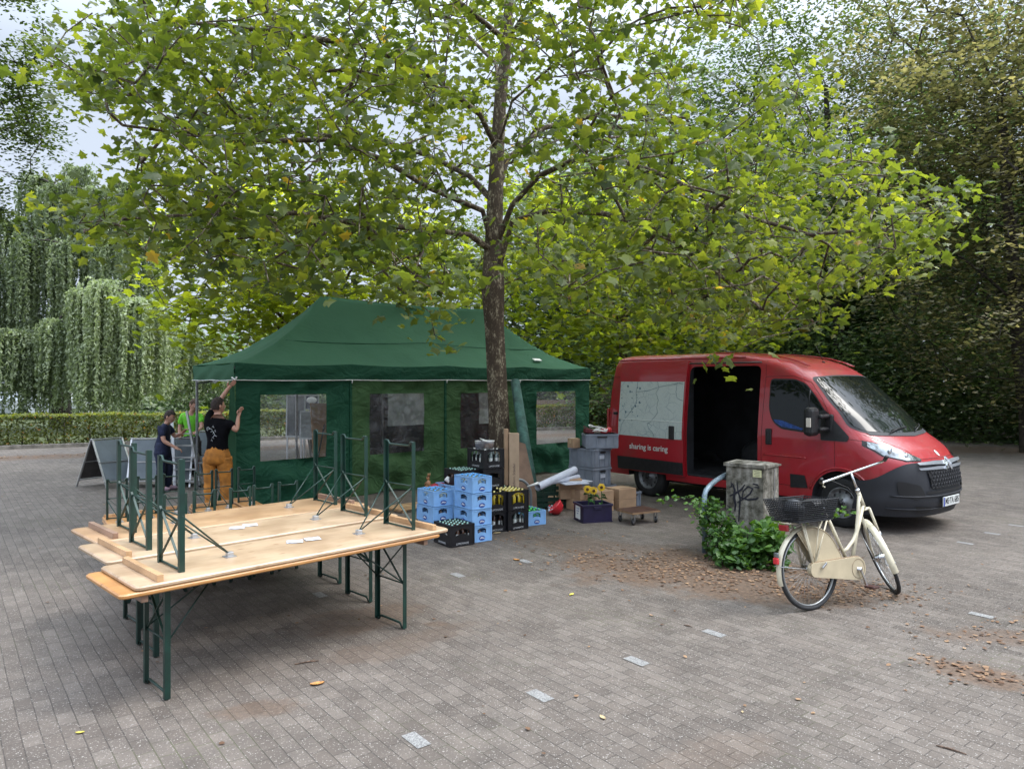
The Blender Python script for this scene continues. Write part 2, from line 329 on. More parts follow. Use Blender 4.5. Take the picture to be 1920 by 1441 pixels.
# lawn behind the hedge and the low kerb in front of it
def hedge_pt(t): return np.array([-15.5 + 20 * t, 22 + 10 * t, 0])
HD = np.array([20, 10, 0]) / math.hypot(20, 10); HN = np.array([-.447, .894, 0])
a, b = hedge_pt(-1.6) + HN * .9, hedge_pt(2.6) + HN * .9
mb = MB(); mb.add([a + (0, 0, .02), b + (0, 0, .02), b + HN * 90 + (0, 0, .02), a + HN * 90 + (0, 0, .02)], [(0, 1, 2, 3)])
tag(mb.build('lawn', mat('rough_lawn', (.075, .105, .035), .9, var=.3, vscale=2.5, bump=.8, bscale=60, col2=(.05, .055, .02))), kind='structure')
mb = MB(); q0 = hedge_pt(-1.6) - HN * .75; q1 = hedge_pt(1.6) - HN * .75; mb.bar(q0 + (0, 0, .05), q1 + (0, 0, .05), .12, .12)
tag(mb.build('kerb', mat('kerb_stone', (.26, .24, .21), .9, var=.25, vscale=6, bump=.4)), kind='structure')

# ================================================================ BARK
def bark_mat(name, c1, c2, c3, sc=6):
    m = bpy.data.materials.new(name); m.use_nodes = True; n, l = nt(m); b = n['Principled BSDF']; b.inputs['Roughness'].default_value = .85
    tc = n.new('ShaderNodeNewGeometry'); mp = n.new('ShaderNodeMapping'); mp.inputs['Scale'].default_value = (1, 1, .45); l.new(tc.outputs['Position'], mp.inputs[0])
    ns = n.new('ShaderNodeTexNoise'); ns.inputs['Scale'].default_value = sc; ns.inputs['Detail'].default_value = 4; l.new(mp.outputs[0], ns.inputs[0])
    vo = n.new('ShaderNodeTexNoise'); vo.inputs['Scale'].default_value = sc * 4.2; vo.inputs['Detail'].default_value = 3; l.new(mp.outputs[0], vo.inputs[0])
    rp = n.new('ShaderNodeValToRGB'); rp.color_ramp.interpolation = 'CONSTANT'; e = rp.color_ramp.elements; e[0].color = (*c1, 1); e[1].position = .535; e[1].color = (*c2, 1); x = e.new(.60); x.color = (*c3, 1)
    mx = n.new('ShaderNodeMath'); mx.operation = 'MULTIPLY_ADD'; mx.inputs[1].default_value = .45; mx2 = n.new('ShaderNodeMath'); mx2.operation = 'MULTIPLY'; mx2.inputs[1].default_value = .6
    l.new(ns.outputs[0], mx2.inputs[0]); l.new(vo.outputs[0], mx.inputs[0]); l.new(mx2.outputs[0], mx.inputs[2]); l.new(mx.outputs[0], rp.inputs[0])
    sm = n.new('ShaderNodeMixRGB'); sm.blend_type = 'MULTIPLY'; sm.inputs[0].default_value = .6; fz = n.new('ShaderNodeTexNoise'); fz.inputs['Scale'].default_value = 70; fz.inputs['Detail'].default_value = 6; l.new(mp.outputs[0], fz.inputs[0])
    l.new(rp.outputs[0], sm.inputs[1]); l.new(fz.outputs[0], sm.inputs[2]); l.new(sm.outputs[0], b.inputs['Base Color'])
    bp = n.new('ShaderNodeBump'); bp.inputs['Strength'].default_value = .7; bp.inputs['Distance'].default_value = .02; l.new(mx.outputs[0], bp.inputs['Height']); l.new(bp.outputs[0], b.inputs['Normal'])
    return m
BARK = bark_mat('plane_bark', (.095, .066, .045), (.18, .14, .095), (.45, .39, .28), 10)
BARKD = mat('dark_bark', (.060, .048, .038), .9, var=.3, vscale=9, bump=.8, bscale=20)
L_PLANE = leaf_mat('plane_leaves', (.042, .068, .022), (.115, .152, .036), (.218, .248, .048), .48, .42, (.34, .24, .05, 1))
L_PLANE2 = leaf_mat('backlit_tone_plane_leaves', (.11, .15, .030), (.22, .265, .040), (.36, .38, .06), .6, .5, (.36, .26, .04, 1))  # backlight of the rear plane trees put into brighter leaf colours
L_DARK = leaf_mat('dark_leaves', (.055, .085, .048), (.130, .180, .100), (.27, .33, .17), .5, .55, None, (1.6, 1.8, .8))
L_OLIVE = leaf_mat('olive_leaves', (.075, .080, .046), (.195, .185, .108), (.40, .35, .22), .45, .6, None, (1.6, 1.6, .8))
L_MID = leaf_mat('mid_leaves', (.036, .062, .024), (.085, .128, .046), (.165, .215, .075), .35, .5)
L_WILLOW = leaf_mat('willow_leaves', (.070, .095, .055), (.215, .26, .155), (.39, .44, .29), .38, .5, None, (1.5, 1.6, .9))
L_HEDGE = leaf_mat('hornbeam_leaves', (.038, .056, .020), (.100, .122, .038), (.20, .225, .055), .35, .55, (.32, .16, .05, 1))
L_BUSH = leaf_mat('bush_leaves', (.020, .055, .014), (.055, .125, .028), (.12, .22, .05), .3, .45)
L_DEAD = leaf_mat('dead_leaves', (.075, .042, .026), (.17, .098, .058), (.34, .22, .13), .1, .9)

# ================================================================ MAIN PLANE TREE
def plane_tree():
    rng = np.random.default_rng(5)
    root = empty('plane_tree', (-.19, 13.3, 0), label='big plane tree with mottled trunk rising between the green tent and the drink crates', cat='tree')
    B = np.array([-.19, 13.3, 0])
    tr = [(0, 0, 0), (-.02, 0, .6), (-.05, 0, 1.4), (-.09, 0, 2.2), (-.13, .0, 3.0), (-.16, 0, 3.7), (-.15, .05, 4.4), (-.12, .05, 5.3), (-.08, .1, 6.3), (-.02, .1, 7.3), (.1, .1, 8.3), (.15, .1, 9.5), (.1, 0, 11), (0, 0, 12.2)]
    lines = [([B + np.array(p) for p in tr], -1)]
    def pt(px, py, Y): return P(px, py, Y)
    lim = [  # (parent trunk node, pixel path with depths)
        (6, [(905, 395, 13.0), (850, 372, 12.6), (800, 350, 12.0), (720, 300, 11.6), (610, 262, 11.2), (480, 265, 10.8), (340, 250, 10.6), (230, 235, 10.4)]),
        (7, [(880, 330, 13.6), (800, 290, 14.2), (700, 262, 14.8), (560, 250, 15.2), (400, 200, 15.2)]),
        (6, [(880, 440, 12.8), (800, 430, 12.0), (690, 420, 11.2), (560, 400, 10.6), (400, 400, 10.2), (230, 410, 10.0)]),
        (6, [(960, 385, 13.0), (1010, 330, 12.7), (1075, 300, 12.2), (1150, 297, 11.6), (1250, 330, 10.8), (1380, 400, 10.0), (1520, 440, 9.4), (1640, 430, 8.9)]),
        (7, [(950, 300, 13.7), (1020, 240, 14.3), (1120, 215, 14.9), (1260, 230, 15.2)]),
        (5, [(960, 415, 13.0), (1030, 395, 12.4), (1130, 400, 11.8), (1240, 430, 11.2), (1330, 500, 10.6), (1430, 580, 10.2)]),
        (8, [(900, 215, 12.9), (820, 150, 12.4), (700, 90, 12.0), (520, 60, 11.6), (330, 40, 11.3)]),
        (8, [(960, 190, 12.9), (1040, 120, 12.2), (1150, 60, 11.6), (1300, 20, 11.0)]),
        (9, [(930, 120, 14.0), (850, 40, 15.0), (740, -40, 15.6)]), (9, [(960, 110, 14.0), (1080, 20, 15.0), (1200, -60, 15.6)]),
        (10, [(880, 20, 12.4), (760, -80, 11.6), (600, -140, 11.0)]), (10, [(1000, 0, 12.4), (1120, -90, 11.6), (1260, -150, 10.9)])]
    n = len(tr)
    for node, path in lim:
        lines.append(([pt(*q) for q in path], node)); n += len(path)
    poly = [(72, 105), (160, 25), (235, -20), (280, -700), (1500, -700), (1445, -20), (1430, 60), (1340, 150), (1440, 130), (1500, 90), (1535, 180), (1600, 250), (1625, 285), (1700, 285), (1725, 340), (1795, 362),
            (1765, 470), (1700, 500), (1570, 545), (1555, 615), (1480, 600), (1400, 640), (1345, 668), (1240, 640), (1130, 610), (1010, 560), (950, 570), (880, 620), (840, 615), (790, 575), (720, 530), (640, 520), (560, 530), (460, 545), (400, 545),
            (300, 480), (190, 465), (115, 405), (170, 385), (235, 330), (250, 250), (180, 245), (160, 190)]
    T = []
    while len(T) < 2150:
        k = 4000; px = rng.uniform(50, 1800, k); py = rng.uniform(-560, 670, k); Y = rng.uniform(8.0, 18.0, k)
        X = (px - 960) / FP * Y; Z = CH - (py - 712) * Y / FP; r = np.hypot(X + .19, Y - 13.3)
        ok = in_poly(px, py, poly) & (r < 8.3) & (Z < 12.3) & (Z > 3.0) & ((r / 8.4) ** 2 + ((Z - 3.5) / 9.2) ** 2 < 1) & (r > .5)
        ok &= ~((py < 0) & (rng.random(k) < .45))
        ok &= ~((Z < 3.9) & (r < 3.2) & (rng.random(k) < .6))
        nz = np.sin(X * 1.9 + 1) * np.sin(Y * 2.1 + .5) * np.sin(Z * 2.3 + 2); ok &= nz > -.42 + rng.normal(size=k) * .12
        ok &= ~((px > 1290) & (px < 1430) & (py > 60) & (py < 260) & (rng.random(k) < .85))
        ok &= ~((px > 1000) & (py > 0) & (py < 250) & (rng.random(k) < .35)); ok &= ~((px > 560) & (py < 420) & (rng.random(k) < .28)); ok &= ~((np.abs(px - 925) < 75) & (py > 90) & (py < 560) & (Y < 13.6) & (rng.random(k) < .8))
        for q in np.column_stack([X, Y, Z])[ok]: T.append(q)
    T = np.array(T[:2150])
    extra = [(815, 628, 10.9), (835, 640, 10.9), (1350, 655, 9.6), (1375, 660, 9.5), (1540, 600, 9.2), (1640, 305, 8.9), (1660, 330, 8.8), (1480, 110, 9.8), (1490, 190, 9.8), (1500, 150, 9.8), (1700, 400, 8.6), (1750, 400, 8.4), (1770, 380, 8.4), (110, 410, 9.9), (140, 400, 10), (95, 118, 10.4), (190, 40, 10.4)]
    T = np.vstack([T, [P(*e) for e in extra]])
    A, par, ends = grow(lines, T, .33, rng, .16)
    A = A - B
    rt = {i: v for i, v in enumerate([.275, .235, .215, .205, .200, .245, .19, .165, .145, .125, .105, .085, .06, .04])}
    trunk, r = tree_mesh('trunk', A, par, BARK, root, .0075, 2.3, .125, 6, None, rt)
    E = A[ends]; C = []; Tn = []; S = []
    for e, q in zip(E, T):
        k = rng.integers(11, 18); px_ = q[0] / q[1]
        o = rng.normal(size=(k, 3)) * np.array([.27, .27, .17]); C.append(e + o)
        base = rng.beta(2.2, 2.6) * .75 + (.18 if (px_ > .36 or px_ < -.5) else 0) + (.08 if q[2] < 4.5 else 0)
        Tn.append(np.clip(base + rng.normal(size=k) * .12, 0, .95)); S.append(.075 + .095 * rng.random(k) ** 1.4 + (.02 if q[1] < 10 else 0))
    C = np.vstack(C); Tn = np.concatenate(Tn); S = np.concatenate(S); w = rng.random(len(C)) < .006; Tn[w] = 1.0
    leaves('crown', C, S, Tn, rng, MAPLE, L_PLANE, root, up=.55, droop=.45)
    # a few hanging seed balls
    for e in E[rng.choice(len(E), 26)]: mb = MB(); mb.tube([e, e + (0, 0, -.12)], .002, 4); mb.sphere(e + np.array([0, 0, -.135]), .02, 8, 6); mb.build('seed_ball', mat('seed_ball_brown', (.12, .085, .04), .9, bump=.6, bscale=200), root)
plane_tree()

def broad_tree(base, H, crown_c, crown_r, ncl, per, size, lm, label, seed, group=None, name='broadleaf_tree', tmpl=QUAD, spread=.5, clump=.5, trunk_r=.2, bark=BARKD, tint=(.45, .2), lean=(0, 0), hollow=.55, zmin=None, limbs=6, lit_top_tint=.25):
    rng = np.random.default_rng(seed); base = np.array(base, float); root = empty(name, base, label=label, cat='tree', group=group)
    cc = np.array(crown_c, float) - base; cr = np.array(crown_r, float); k = 9
    tr = [np.array([lean[0] * (i / k) ** 1.5 + cc[0] * (i / k) * .8 + rng.normal() * .04, lean[1] * (i / k) + cc[1] * (i / k) * .8 + rng.normal() * .04, H * .86 * i / k]) for i in range(k + 1)]
    lines = [(tr, -1)]
    for i in range(limbs):
        a = 2 * math.pi * i / limbs + rng.random(); nd = int(rng.integers(3, 8)); st = tr[nd]; e = cc + cr * .62 * np.array([math.cos(a), math.sin(a), rng.uniform(-.3, .7)])
        lines.append(([st + (e - st) * f + np.array([0, 0, .35 * math.sin(f * 3.1)]) + rng.normal(size=3) * .1 for f in (.25, .5, .75, 1)], nd))
    T = []; fq = rng.uniform(.8, 1.3, 3) * 2.2 / max(1.2, spread * 2.2); ph = rng.uniform(0, 6, 3)
    while len(T) < ncl:
        d = rng.normal(size=(3000, 3)); d /= np.linalg.norm(d, axis=1)[:, None]; rad = rng.random(3000) ** .45 ; q = cc + d * rad[:, None] * cr
        lump = np.sin(q[:, 0] * fq[0] + ph[0]) * np.sin(q[:, 1] * fq[1] + ph[1]) + np.sin(q[:, 2] * fq[2] * 1.2 + ph[2]) * .7
        ok = (lump > -clump + rng.normal(size=3000) * .3) & (rad > hollow * rng.random(3000)) & (q[:, 2] > (zmin if zmin is not None else .4))
        T += list(q[ok])
    T = np.array(T[:ncl]); A, par, ends = grow(lines, T[:min(ncl, 420)], .7, rng, .14)
    tree_mesh('trunk', A, par, bark, root, .010, 2.2, None, 5, None, {i: trunk_r * (1 - .07 * i) for i in range(k + 1)})
    n = ncl * per; C = np.repeat(T, per, 0); o = rng.normal(size=(n, 3)) * np.array([spread, spread, spread * .26]); o[:, 2] -= .45 * (o[:, 0] ** 2 + o[:, 1] ** 2) / spread; C = C + o
    ct = np.repeat(rng.normal(size=ncl) * tint[1], per) + tint[0] + rng.normal(size=n) * .07 + lit_top_tint * (o[:, 2] / spread)  # clump tops tinted lighter, as if lit from above
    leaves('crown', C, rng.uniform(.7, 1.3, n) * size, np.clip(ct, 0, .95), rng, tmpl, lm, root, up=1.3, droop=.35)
    return root
GB = 'trees standing beyond the paved square'
# yellow green plane trees right behind the tent
broad_tree((-5.6, 20.5, 0), 9, P(560, 520, 20) + (0, 0, .3), (4.7, 3.0, 2.5), 520, 11, .22, L_PLANE2, 'bright yellow green plane tree directly behind the left half of the tent', 11, name='plane_tree', tmpl=MAPLE, spread=.45, clump=.35, trunk_r=.16, bark=BARK, tint=(.5, .2), lean=(.2, 0), zmin=2.9)
broad_tree((3.4, 22.5, 0), 10, P(1180, 500, 21.5), (6.2, 3.0, 3.3), 620, 11, .22, L_PLANE2, 'bright yellow green plane tree behind the van roof and right end of the tent', 12, name='plane_tree', tmpl=MAPLE, spread=.5, clump=.35, trunk_r=.17, bark=BARK, tint=(.42, .22), zmin=3.0)
# dark wood on the right
specs = [((3.5, 36, 0), 13, (3.5, 36, 7.5), (6, 4, 7), L_DARK, 'dark tree furthest back behind the ridge of the tent', 1.0),
         ((9.0, 32, 0), 14, (9, 32, 9.5), (6, 4, 9), L_DARK, 'tall dark tree behind the rear doors of the red van', 1.0),
         ((13.2, 29, 0), 16, (12.4, 29, 10.5), (6, 4, 9), L_MID, 'tall tree with two dark stems above the windscreen of the van', 1.35),
         ((17.6, 27, 0), 15, (17.6, 27, 9), (5.5, 4, 8.5), L_DARK, 'tall dark tree over the bonnet of the van', 1.0),
         ((14.6, 20.5, 0), 11, (13.6, 20.5, 7.0), (4.4, 3.2, 5.6), L_OLIVE, 'brownish green tree with seed tufts hanging at the right edge', .9),
         ((17.5, 22, 0), 14, (15.2, 22, 12.5), (5.8, 3.5, 5), L_OLIVE, 'tall olive brown tree in the top right corner', .8),
         ((-2.5, 40, 0), 12, (-2.5, 40, 6), (6, 4, 5.6), L_DARK, 'dark tree far behind the middle of the tent', 1.0)]
for i, (bs, H, cc, cr, lm, lab, den) in enumerate(specs):
    broad_tree(bs, H, cc, cr, int(560 * den), 46, .165, lm, lab, 30 + i, group=GB, spread=.46, clump=.55 if i != 5 else .2, trunk_r=.26, tint=(.47, .24), lit_top_tint=.28, zmin=1.2 if i not in (5,) else 4)
broad_tree((21.5, 16.5, 0), 14, (21.0, 16.5, 8), (4.2, 4.5, 7), 380, 34, .24, L_DARK, 'tree of the wood just outside the right edge of the view', 55, group=GB, spread=.6, clump=.6, trunk_r=.25, tint=(.4, .2), zmin=1.5)
broad_tree((19.0, 10.5, 0), 14, (18.6, 10.5, 9), (4.0, 4.5, 6), 340, 34, .24, L_DARK, 'tree of the wood standing right of the van outside the view', 56, group=GB, spread=.6, clump=.6, trunk_r=.25, tint=(.4, .2), zmin=3)
# left edge: airy tree hanging into the top left corner
broad_tree((-13.4, 15.5, 0), 13, (-12.0, 15.2, 8.6), (2.1, 2.3, 3.5), 560, 60, .10, L_MID, 'airy tree hanging into the top left corner of the view', 51, spread=.24, clump=.1, trunk_r=.25, tint=(.45, .2), hollow=.9, zmin=5.6)
# shrubs of the understorey
def leaf_mass(name, pts_fn, n, size, lm, label, seed, tint=(.35, .2), kind='stuff', cat=None):
    rng = np.random.default_rng(seed); q = pts_fn(rng, n // 22); C = np.repeat(q, 22, 0); o_ = rng.normal(size=C.shape) * size * np.array([2.4, 2.4, .9]); o_[:, 2] -= .14 * (o_[:, 0] ** 2 + o_[:, 1] ** 2) / size; C = C + o_; C[:, 2] = np.maximum(C[:, 2], .05); n = len(C); tq = np.repeat(rng.normal(size=len(q)) * .12, 22)
    ct = tq + tint[0] + tint[1] * (np.sin(C[:, 0] * 1.7) * np.sin(C[:, 1] * 1.3 + C[:, 2] * 1.9) * .9) + rng.normal(size=len(C)) * .08 + .12
    o = leaves(name, C, rng.uniform(.7, 1.3, len(C)) * size, np.clip(ct, 0, .95), rng, QUAD, lm, None, up=1.2, droop=.4); return tag(o, label, cat, None, kind)
def wall_fn(path, h, th):
    path = np.array(path, float)
    def f(rng, n):
        seg = np.linalg.norm(np.diff(path, axis=0), axis=1); cum = np.r_[0, np.cumsum(seg)]; t = rng.random(n) * cum[-1]
        x = np.interp(t, cum, path[:, 0]); y = np.interp(t, cum, path[:, 1]); top = h * (.8 + .2 * np.sin(t * 1.1) + .13 * np.sin(t * 3.7)); z = rng.random(n) ** .9 * top
        return np.column_stack([x + rng.normal(size=n) * th * .4, y + th * (rng.random(n) - .5) * (1.4 + .4 * np.sin(t * 2.3 + z * 2)) + .35 * np.sin(t * 1.9 + z * 1.5), z])
    return f
leaf_mass('undergrowth', wall_fn([(3, 31), (8, 29.5), (13, 26.5), (17, 23.8), (20, 22.6), (26, 22)], 5.6, 1.8), 62000, .17, L_DARK, 'dark undergrowth along the edge of the wood behind the van', 61, (.34, .14))
leaf_mass('undergrowth', wall_fn([(2, 42), (12, 38), (22, 32), (30, 27)], 14, 3), 66000, .58, L_DARK, 'dark wood closing the view far behind the van', 62, (.32, .12))
leaf_mass('undergrowth', wall_fn([(-34, 42), (-20, 41), (-8, 43), (4, 42)], 7.0, 3), 26000, .36, L_DARK, 'dark shrubs closing the view behind the willow', 63, (.3, .12))
leaf_mass('undergrowth', wall_fn([(-15.5, 33.5), (-11, 33), (-6, 34)], 4.2, 2.0), 20000, .18, L_DARK, 'dark evergreen shrubs behind the hedge left of the tent', 64, (.25, .14))
# ---------------------------------------------------------------- weeping willow
def willow(base, tufts, label, seed, lead):
    rng = np.random.default_rng(seed); base = np.array(base, float); root = empty('willow_tree', base, label=label, cat='tree')
    tr = [np.array([0, 0, z]) for z in (0, 1, 2, 3, 4, 5, 6, 7, 8)]; lines = [(tr, -1)]
    T = np.array([np.array(t[0]) - base for t in tufts]); A, par, ends = grow(lines, T, .6, rng, .1)
    tree_mesh('trunk', A, par, BARKD, root, .035, 2.0, None, 6, None, {i: .45 - .04 * i for i in range(9)})
    C = []; D = []; Tn = []; sv = MB()
    for (ap, rad, drop, ns, tn) in tufts:
        ap = np.array(ap) - base
        for _ in range(ns):
            a = rng.uniform(0, 6.283); rr = rad * rng.random() ** .6; L = drop * rng.uniform(.45, 1.08) ; m = int(L / .085); arch = rng.uniform(.15, .45 if drop < 4.2 else 1.15) * (.4 + rr)
            s = np.linspace(0, 1, m); out = rr * np.minimum(1, (s * 3.2)) ** .6; z = arch * np.sin(np.minimum(1, s * 3.2) * 2.2) * .6 - L * s ** 1.15
            x = ap[0] + math.cos(a) * out + np.sin(s * 5 + a) * .04; y = ap[1] + math.sin(a) * out + np.cos(s * 4 + a) * .04
            pts = np.column_stack([x, y, ap[2] + z]); pts = np.repeat(pts, 2, 0) + rng.normal(size=(m * 2, 3)) * .022
            pts = pts[pts[:, 2] > .5]; C.append(pts); d = rng.normal(size=(len(pts), 3)) * .45; d[:, 2] -= 1.0; D.append(d); Tn.append(np.full(len(pts), tn + rng.normal() * .17) + rng.normal(size=len(pts)) * .05)
    C = np.vstack(C); D = np.vstack(D); Tn = np.concatenate(Tn)
    leaves('crown', C, rng.uniform(.13, .20, len(C)), np.clip(Tn, 0, .95), rng, (SLIM[0] * np.array([1.9, 1, 1]), SLIM[1]), L_WILLOW, root, up=0, droop=.0, dirs=D)
rng_ = np.random.default_rng(77); tf = []
for (px, py, Y, rad, drop, ns, tn) in [(150, 320, 31, 1.1, 4.5, 85, .35), (70, 335, 31, 1.2, 5.0, 95, .3), (230, 345, 31.5, 1.1, 5.0, 80, .4), (110, 350, 30, 1.3, 5.5, 95, .3), (190, 360, 30, 1.2, 4.5, 90, .38),
        (20, 420, 30, 1.6, 7.0, 120, .22), (60, 450, 29, 1.4, 6.5, 110, .25), (130, 460, 29, 1.4, 5.5, 100, .28), (215, 450, 29, 1.2, 4.5, 90, .36), (-40, 480, 29, 1.8, 7, 120, .2), (280, 430, 31, 1.1, 5.5, 80, .42),
        (158, 548, 27.5, .75, 4.4, 110, .62), (197, 538, 27.2, .85, 4.7, 130, .66), (262, 560, 27.5, 1.0, 3.9, 130, .66), (110, 600, 27.8, .9, 3.6, 95, .45), (300, 600, 28, .8, 3.0, 90, .6), (30, 620, 28, 1.2, 3.2, 100, .25), (80, 640, 28.4, 1.0, 2.9, 90, .25),
        (345, 610, 31, 1.0, 3.2, 90, .55), (385, 640, 31.5, 1.0, 2.4, 80, .5), (240, 640, 27.4, .7, 2.9, 90, .6), (170, 640, 27.2, .7, 3.1, 90, .55)]:
    tf.append((P(px, py, Y), rad * (.72 if drop > 4.4 and py < 500 else .9), drop, ns if py > 500 else int(ns * .8), tn + (.12 if tn > .5 else .10)))
willow((-19.3, 31, 0), tf, 'tall weeping willow with grey green hanging curtains on the left behind the hedge', 71, 0)

# ================================================================ HEDGE (trimmed hornbeam)
def hedge():
    rng = np.random.default_rng(91); root = empty('hedge', hedge_pt(-.6), label='long trimmed hornbeam hedge with yellow green top behind the tent', cat='hedge'); b0 = hedge_pt(-.6)
    n = 50000; t = rng.uniform(-.6, 1.55, n) ; P0 = np.array([hedge_pt(0)]) + np.outer(t, [20, 10, 0])
    d = rng.uniform(-.42, .42, n); z = rng.uniform(.08, .97, n); f = rng.random(n) < .62
    side = f & (rng.random(n) < .7); d[side] = -.42 + np.abs(rng.normal(size=side.sum())) * .05; top = f & ~side; z[top] = .98 - np.abs(rng.normal(size=top.sum())) * .03
    C = P0 + d[:, None] * HN; C[:, 2] = z + .02 * np.sin(t * 60) + .02 * np.sin(t * 23)
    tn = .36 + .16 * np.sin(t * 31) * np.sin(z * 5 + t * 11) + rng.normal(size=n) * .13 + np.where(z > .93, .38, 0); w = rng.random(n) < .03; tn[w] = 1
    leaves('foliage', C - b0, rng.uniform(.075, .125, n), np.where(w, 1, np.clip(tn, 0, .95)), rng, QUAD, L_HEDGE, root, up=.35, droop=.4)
    for k in range(90):
        t_ = -.6 + 2.15 * (k + rng.random() * .6) / 90; p = hedge_pt(t_) - b0
        mb = MB(); mb.tube([p, p + (rng.normal() * .03, 0, .25), p + (rng.normal() * .06, 0, .7)], [.03, .026, .012], 5); mb.build('stem', BARKD, root)
hedge()
# ================================================================ TENT
TA = np.array([-4.35, 11.38, 0]); TE = np.array([.757, .653, 0]); TL = 8.12; TF = np.array([-.580, .815, 0]); TF /= np.linalg.norm(TF); TW = 2.9; ZE, ZV, ZP = 2.32, 2.05, 3.66
def cloth(name, col, col2, trans=.12, rough=.75, bump=.5):
    m = bpy.data.materials.new(name); m.use_nodes = True; n, l = nt(m); b = n['Principled BSDF']; b.inputs['Roughness'].default_value = rough; b.inputs['Specular IOR Level'].default_value = .2
    tc = n.new('ShaderNodeNewGeometry'); ns = n.new('ShaderNodeTexNoise'); ns.inputs['Scale'].default_value = 1.4; ns.inputs['Detail'].default_value = 7; l.new(tc.outputs['Position'], ns.inputs[0])
    mx = n.new('ShaderNodeMixRGB'); mx.inputs[1].default_value = (*col, 1); mx.inputs[2].default_value = (*col2, 1); l.new(ns.outputs[0], mx.inputs[0]); l.new(mx.outputs[0], b.inputs['Base Color'])
    wv = n.new('ShaderNodeTexNoise'); wv.inputs['Scale'].default_value = 2.6; wv.inputs['Detail'].default_value = 5; wv.inputs['Distortion'].default_value = 2.2
    mp = n.new('ShaderNodeMapping'); mp.inputs['Scale'].default_value = (1, 1, 1.7); l.new(tc.outputs['Position'], mp.inputs[0]); l.new(mp.outputs[0], wv.inputs[0])
    bp = n.new('ShaderNodeBump'); bp.inputs['Strength'].default_value = bump; bp.inputs['Distance'].default_value = .09; l.new(wv.outputs[0], bp.inputs['Height']); l.new(bp.outputs[0], b.inputs['Normal'])
    t = n.new('ShaderNodeBsdfTranslucent'); l.new(mx.outputs[0], t.inputs[0]); ms = n.new('ShaderNodeMixShader'); ms.inputs[0].default_value = trans; l.new(b.outputs[0], ms.inputs[1]); l.new(t.outputs[0], ms.inputs[2])
    l.new(ms.outputs[0], n['Material Output'].inputs[0]); return m
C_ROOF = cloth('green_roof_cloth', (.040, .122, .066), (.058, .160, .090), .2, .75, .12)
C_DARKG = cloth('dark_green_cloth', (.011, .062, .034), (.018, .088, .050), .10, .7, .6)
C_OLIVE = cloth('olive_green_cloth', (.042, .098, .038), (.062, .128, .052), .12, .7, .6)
C_BLACK = cloth('black_cloth', (.012, .012, .013), (.022, .022, .024), .03)
def plastic_pane(name, tint, haze, gl=.10):
    m = bpy.data.materials.new(name); m.use_nodes = True; n, l = nt(m); n.clear(); out = n.new('ShaderNodeOutputMaterial')
    tr = n.new('ShaderNodeBsdfTransparent'); tr.inputs[0].default_value = (*tint, 1); g = n.new('ShaderNodeBsdfGlossy'); g.inputs['Roughness'].default_value = .12
    d = n.new('ShaderNodeBsdfPrincipled'); d.inputs['Base Color'].default_value = (.75, .77, .80, 1); d.inputs['Roughness'].default_value = .4
    ns = n.new('ShaderNodeTexNoise'); ns.inputs['Scale'].default_value = 4; ns.inputs['Detail'].default_value = 8; ns.inputs['Distortion'].default_value = 2; geo = n.new('ShaderNodeNewGeometry'); l.new(geo.outputs['Position'], ns.inputs[0])
    rp = n.new('ShaderNodeValToRGB'); rp.color_ramp.elements[0].position = .45; rp.color_ramp.elements[1].position = .75; rp.color_ramp.elements[0].color = (haze, haze, haze, 1); rp.color_ramp.elements[1].color = (haze * 2.2 + .04,) * 3 + (1,)
    l.new(ns.outputs[0], rp.inputs[0]); m1 = n.new('ShaderNodeMixShader'); l.new(rp.outputs[0], m1.inputs[0]); l.new(tr.outputs[0], m1.inputs[1]); l.new(d.outputs[0], m1.inputs[2])
    bp = n.new('ShaderNodeBump'); bp.inputs['Strength'].default_value = .4; bp.inputs['Distance'].default_value = .05; l.new(ns.outputs[0], bp.inputs['Height']); l.new(bp.outputs[0], g.inputs['Normal'])
    m2 = n.new('ShaderNodeMixShader'); m2.inputs[0].default_value = gl; l.new(m1.outputs[0], m2.inputs[1]); l.new(g.outputs[0], m2.inputs[2]); l.new(m2.outputs[0], out.inputs[0]); return m
PANE = plastic_pane('clear_window_film', (.93, .93, .93), .03, .07); PANE_H = plastic_pane('hazy_window_film', (.80, .82, .84), .62, .06)
METAL = mat('galvanised_steel', (.42, .43, .44), .42, .85, var=.15, vscale=20); ALU = mat('aluminium', (.62, .63, .64), .35, .8, var=.08, vscale=30)
WHITEP = mat('white_cord', (.75, .75, .72), .6); BLACKP = mat('black_plastic', (.018, .018, .020), .45, var=.2, vscale=20, bump=.15, bscale=300)
def W(u, v, z): 
    p = TE * u + TF * v; return (p[0], p[1], z)
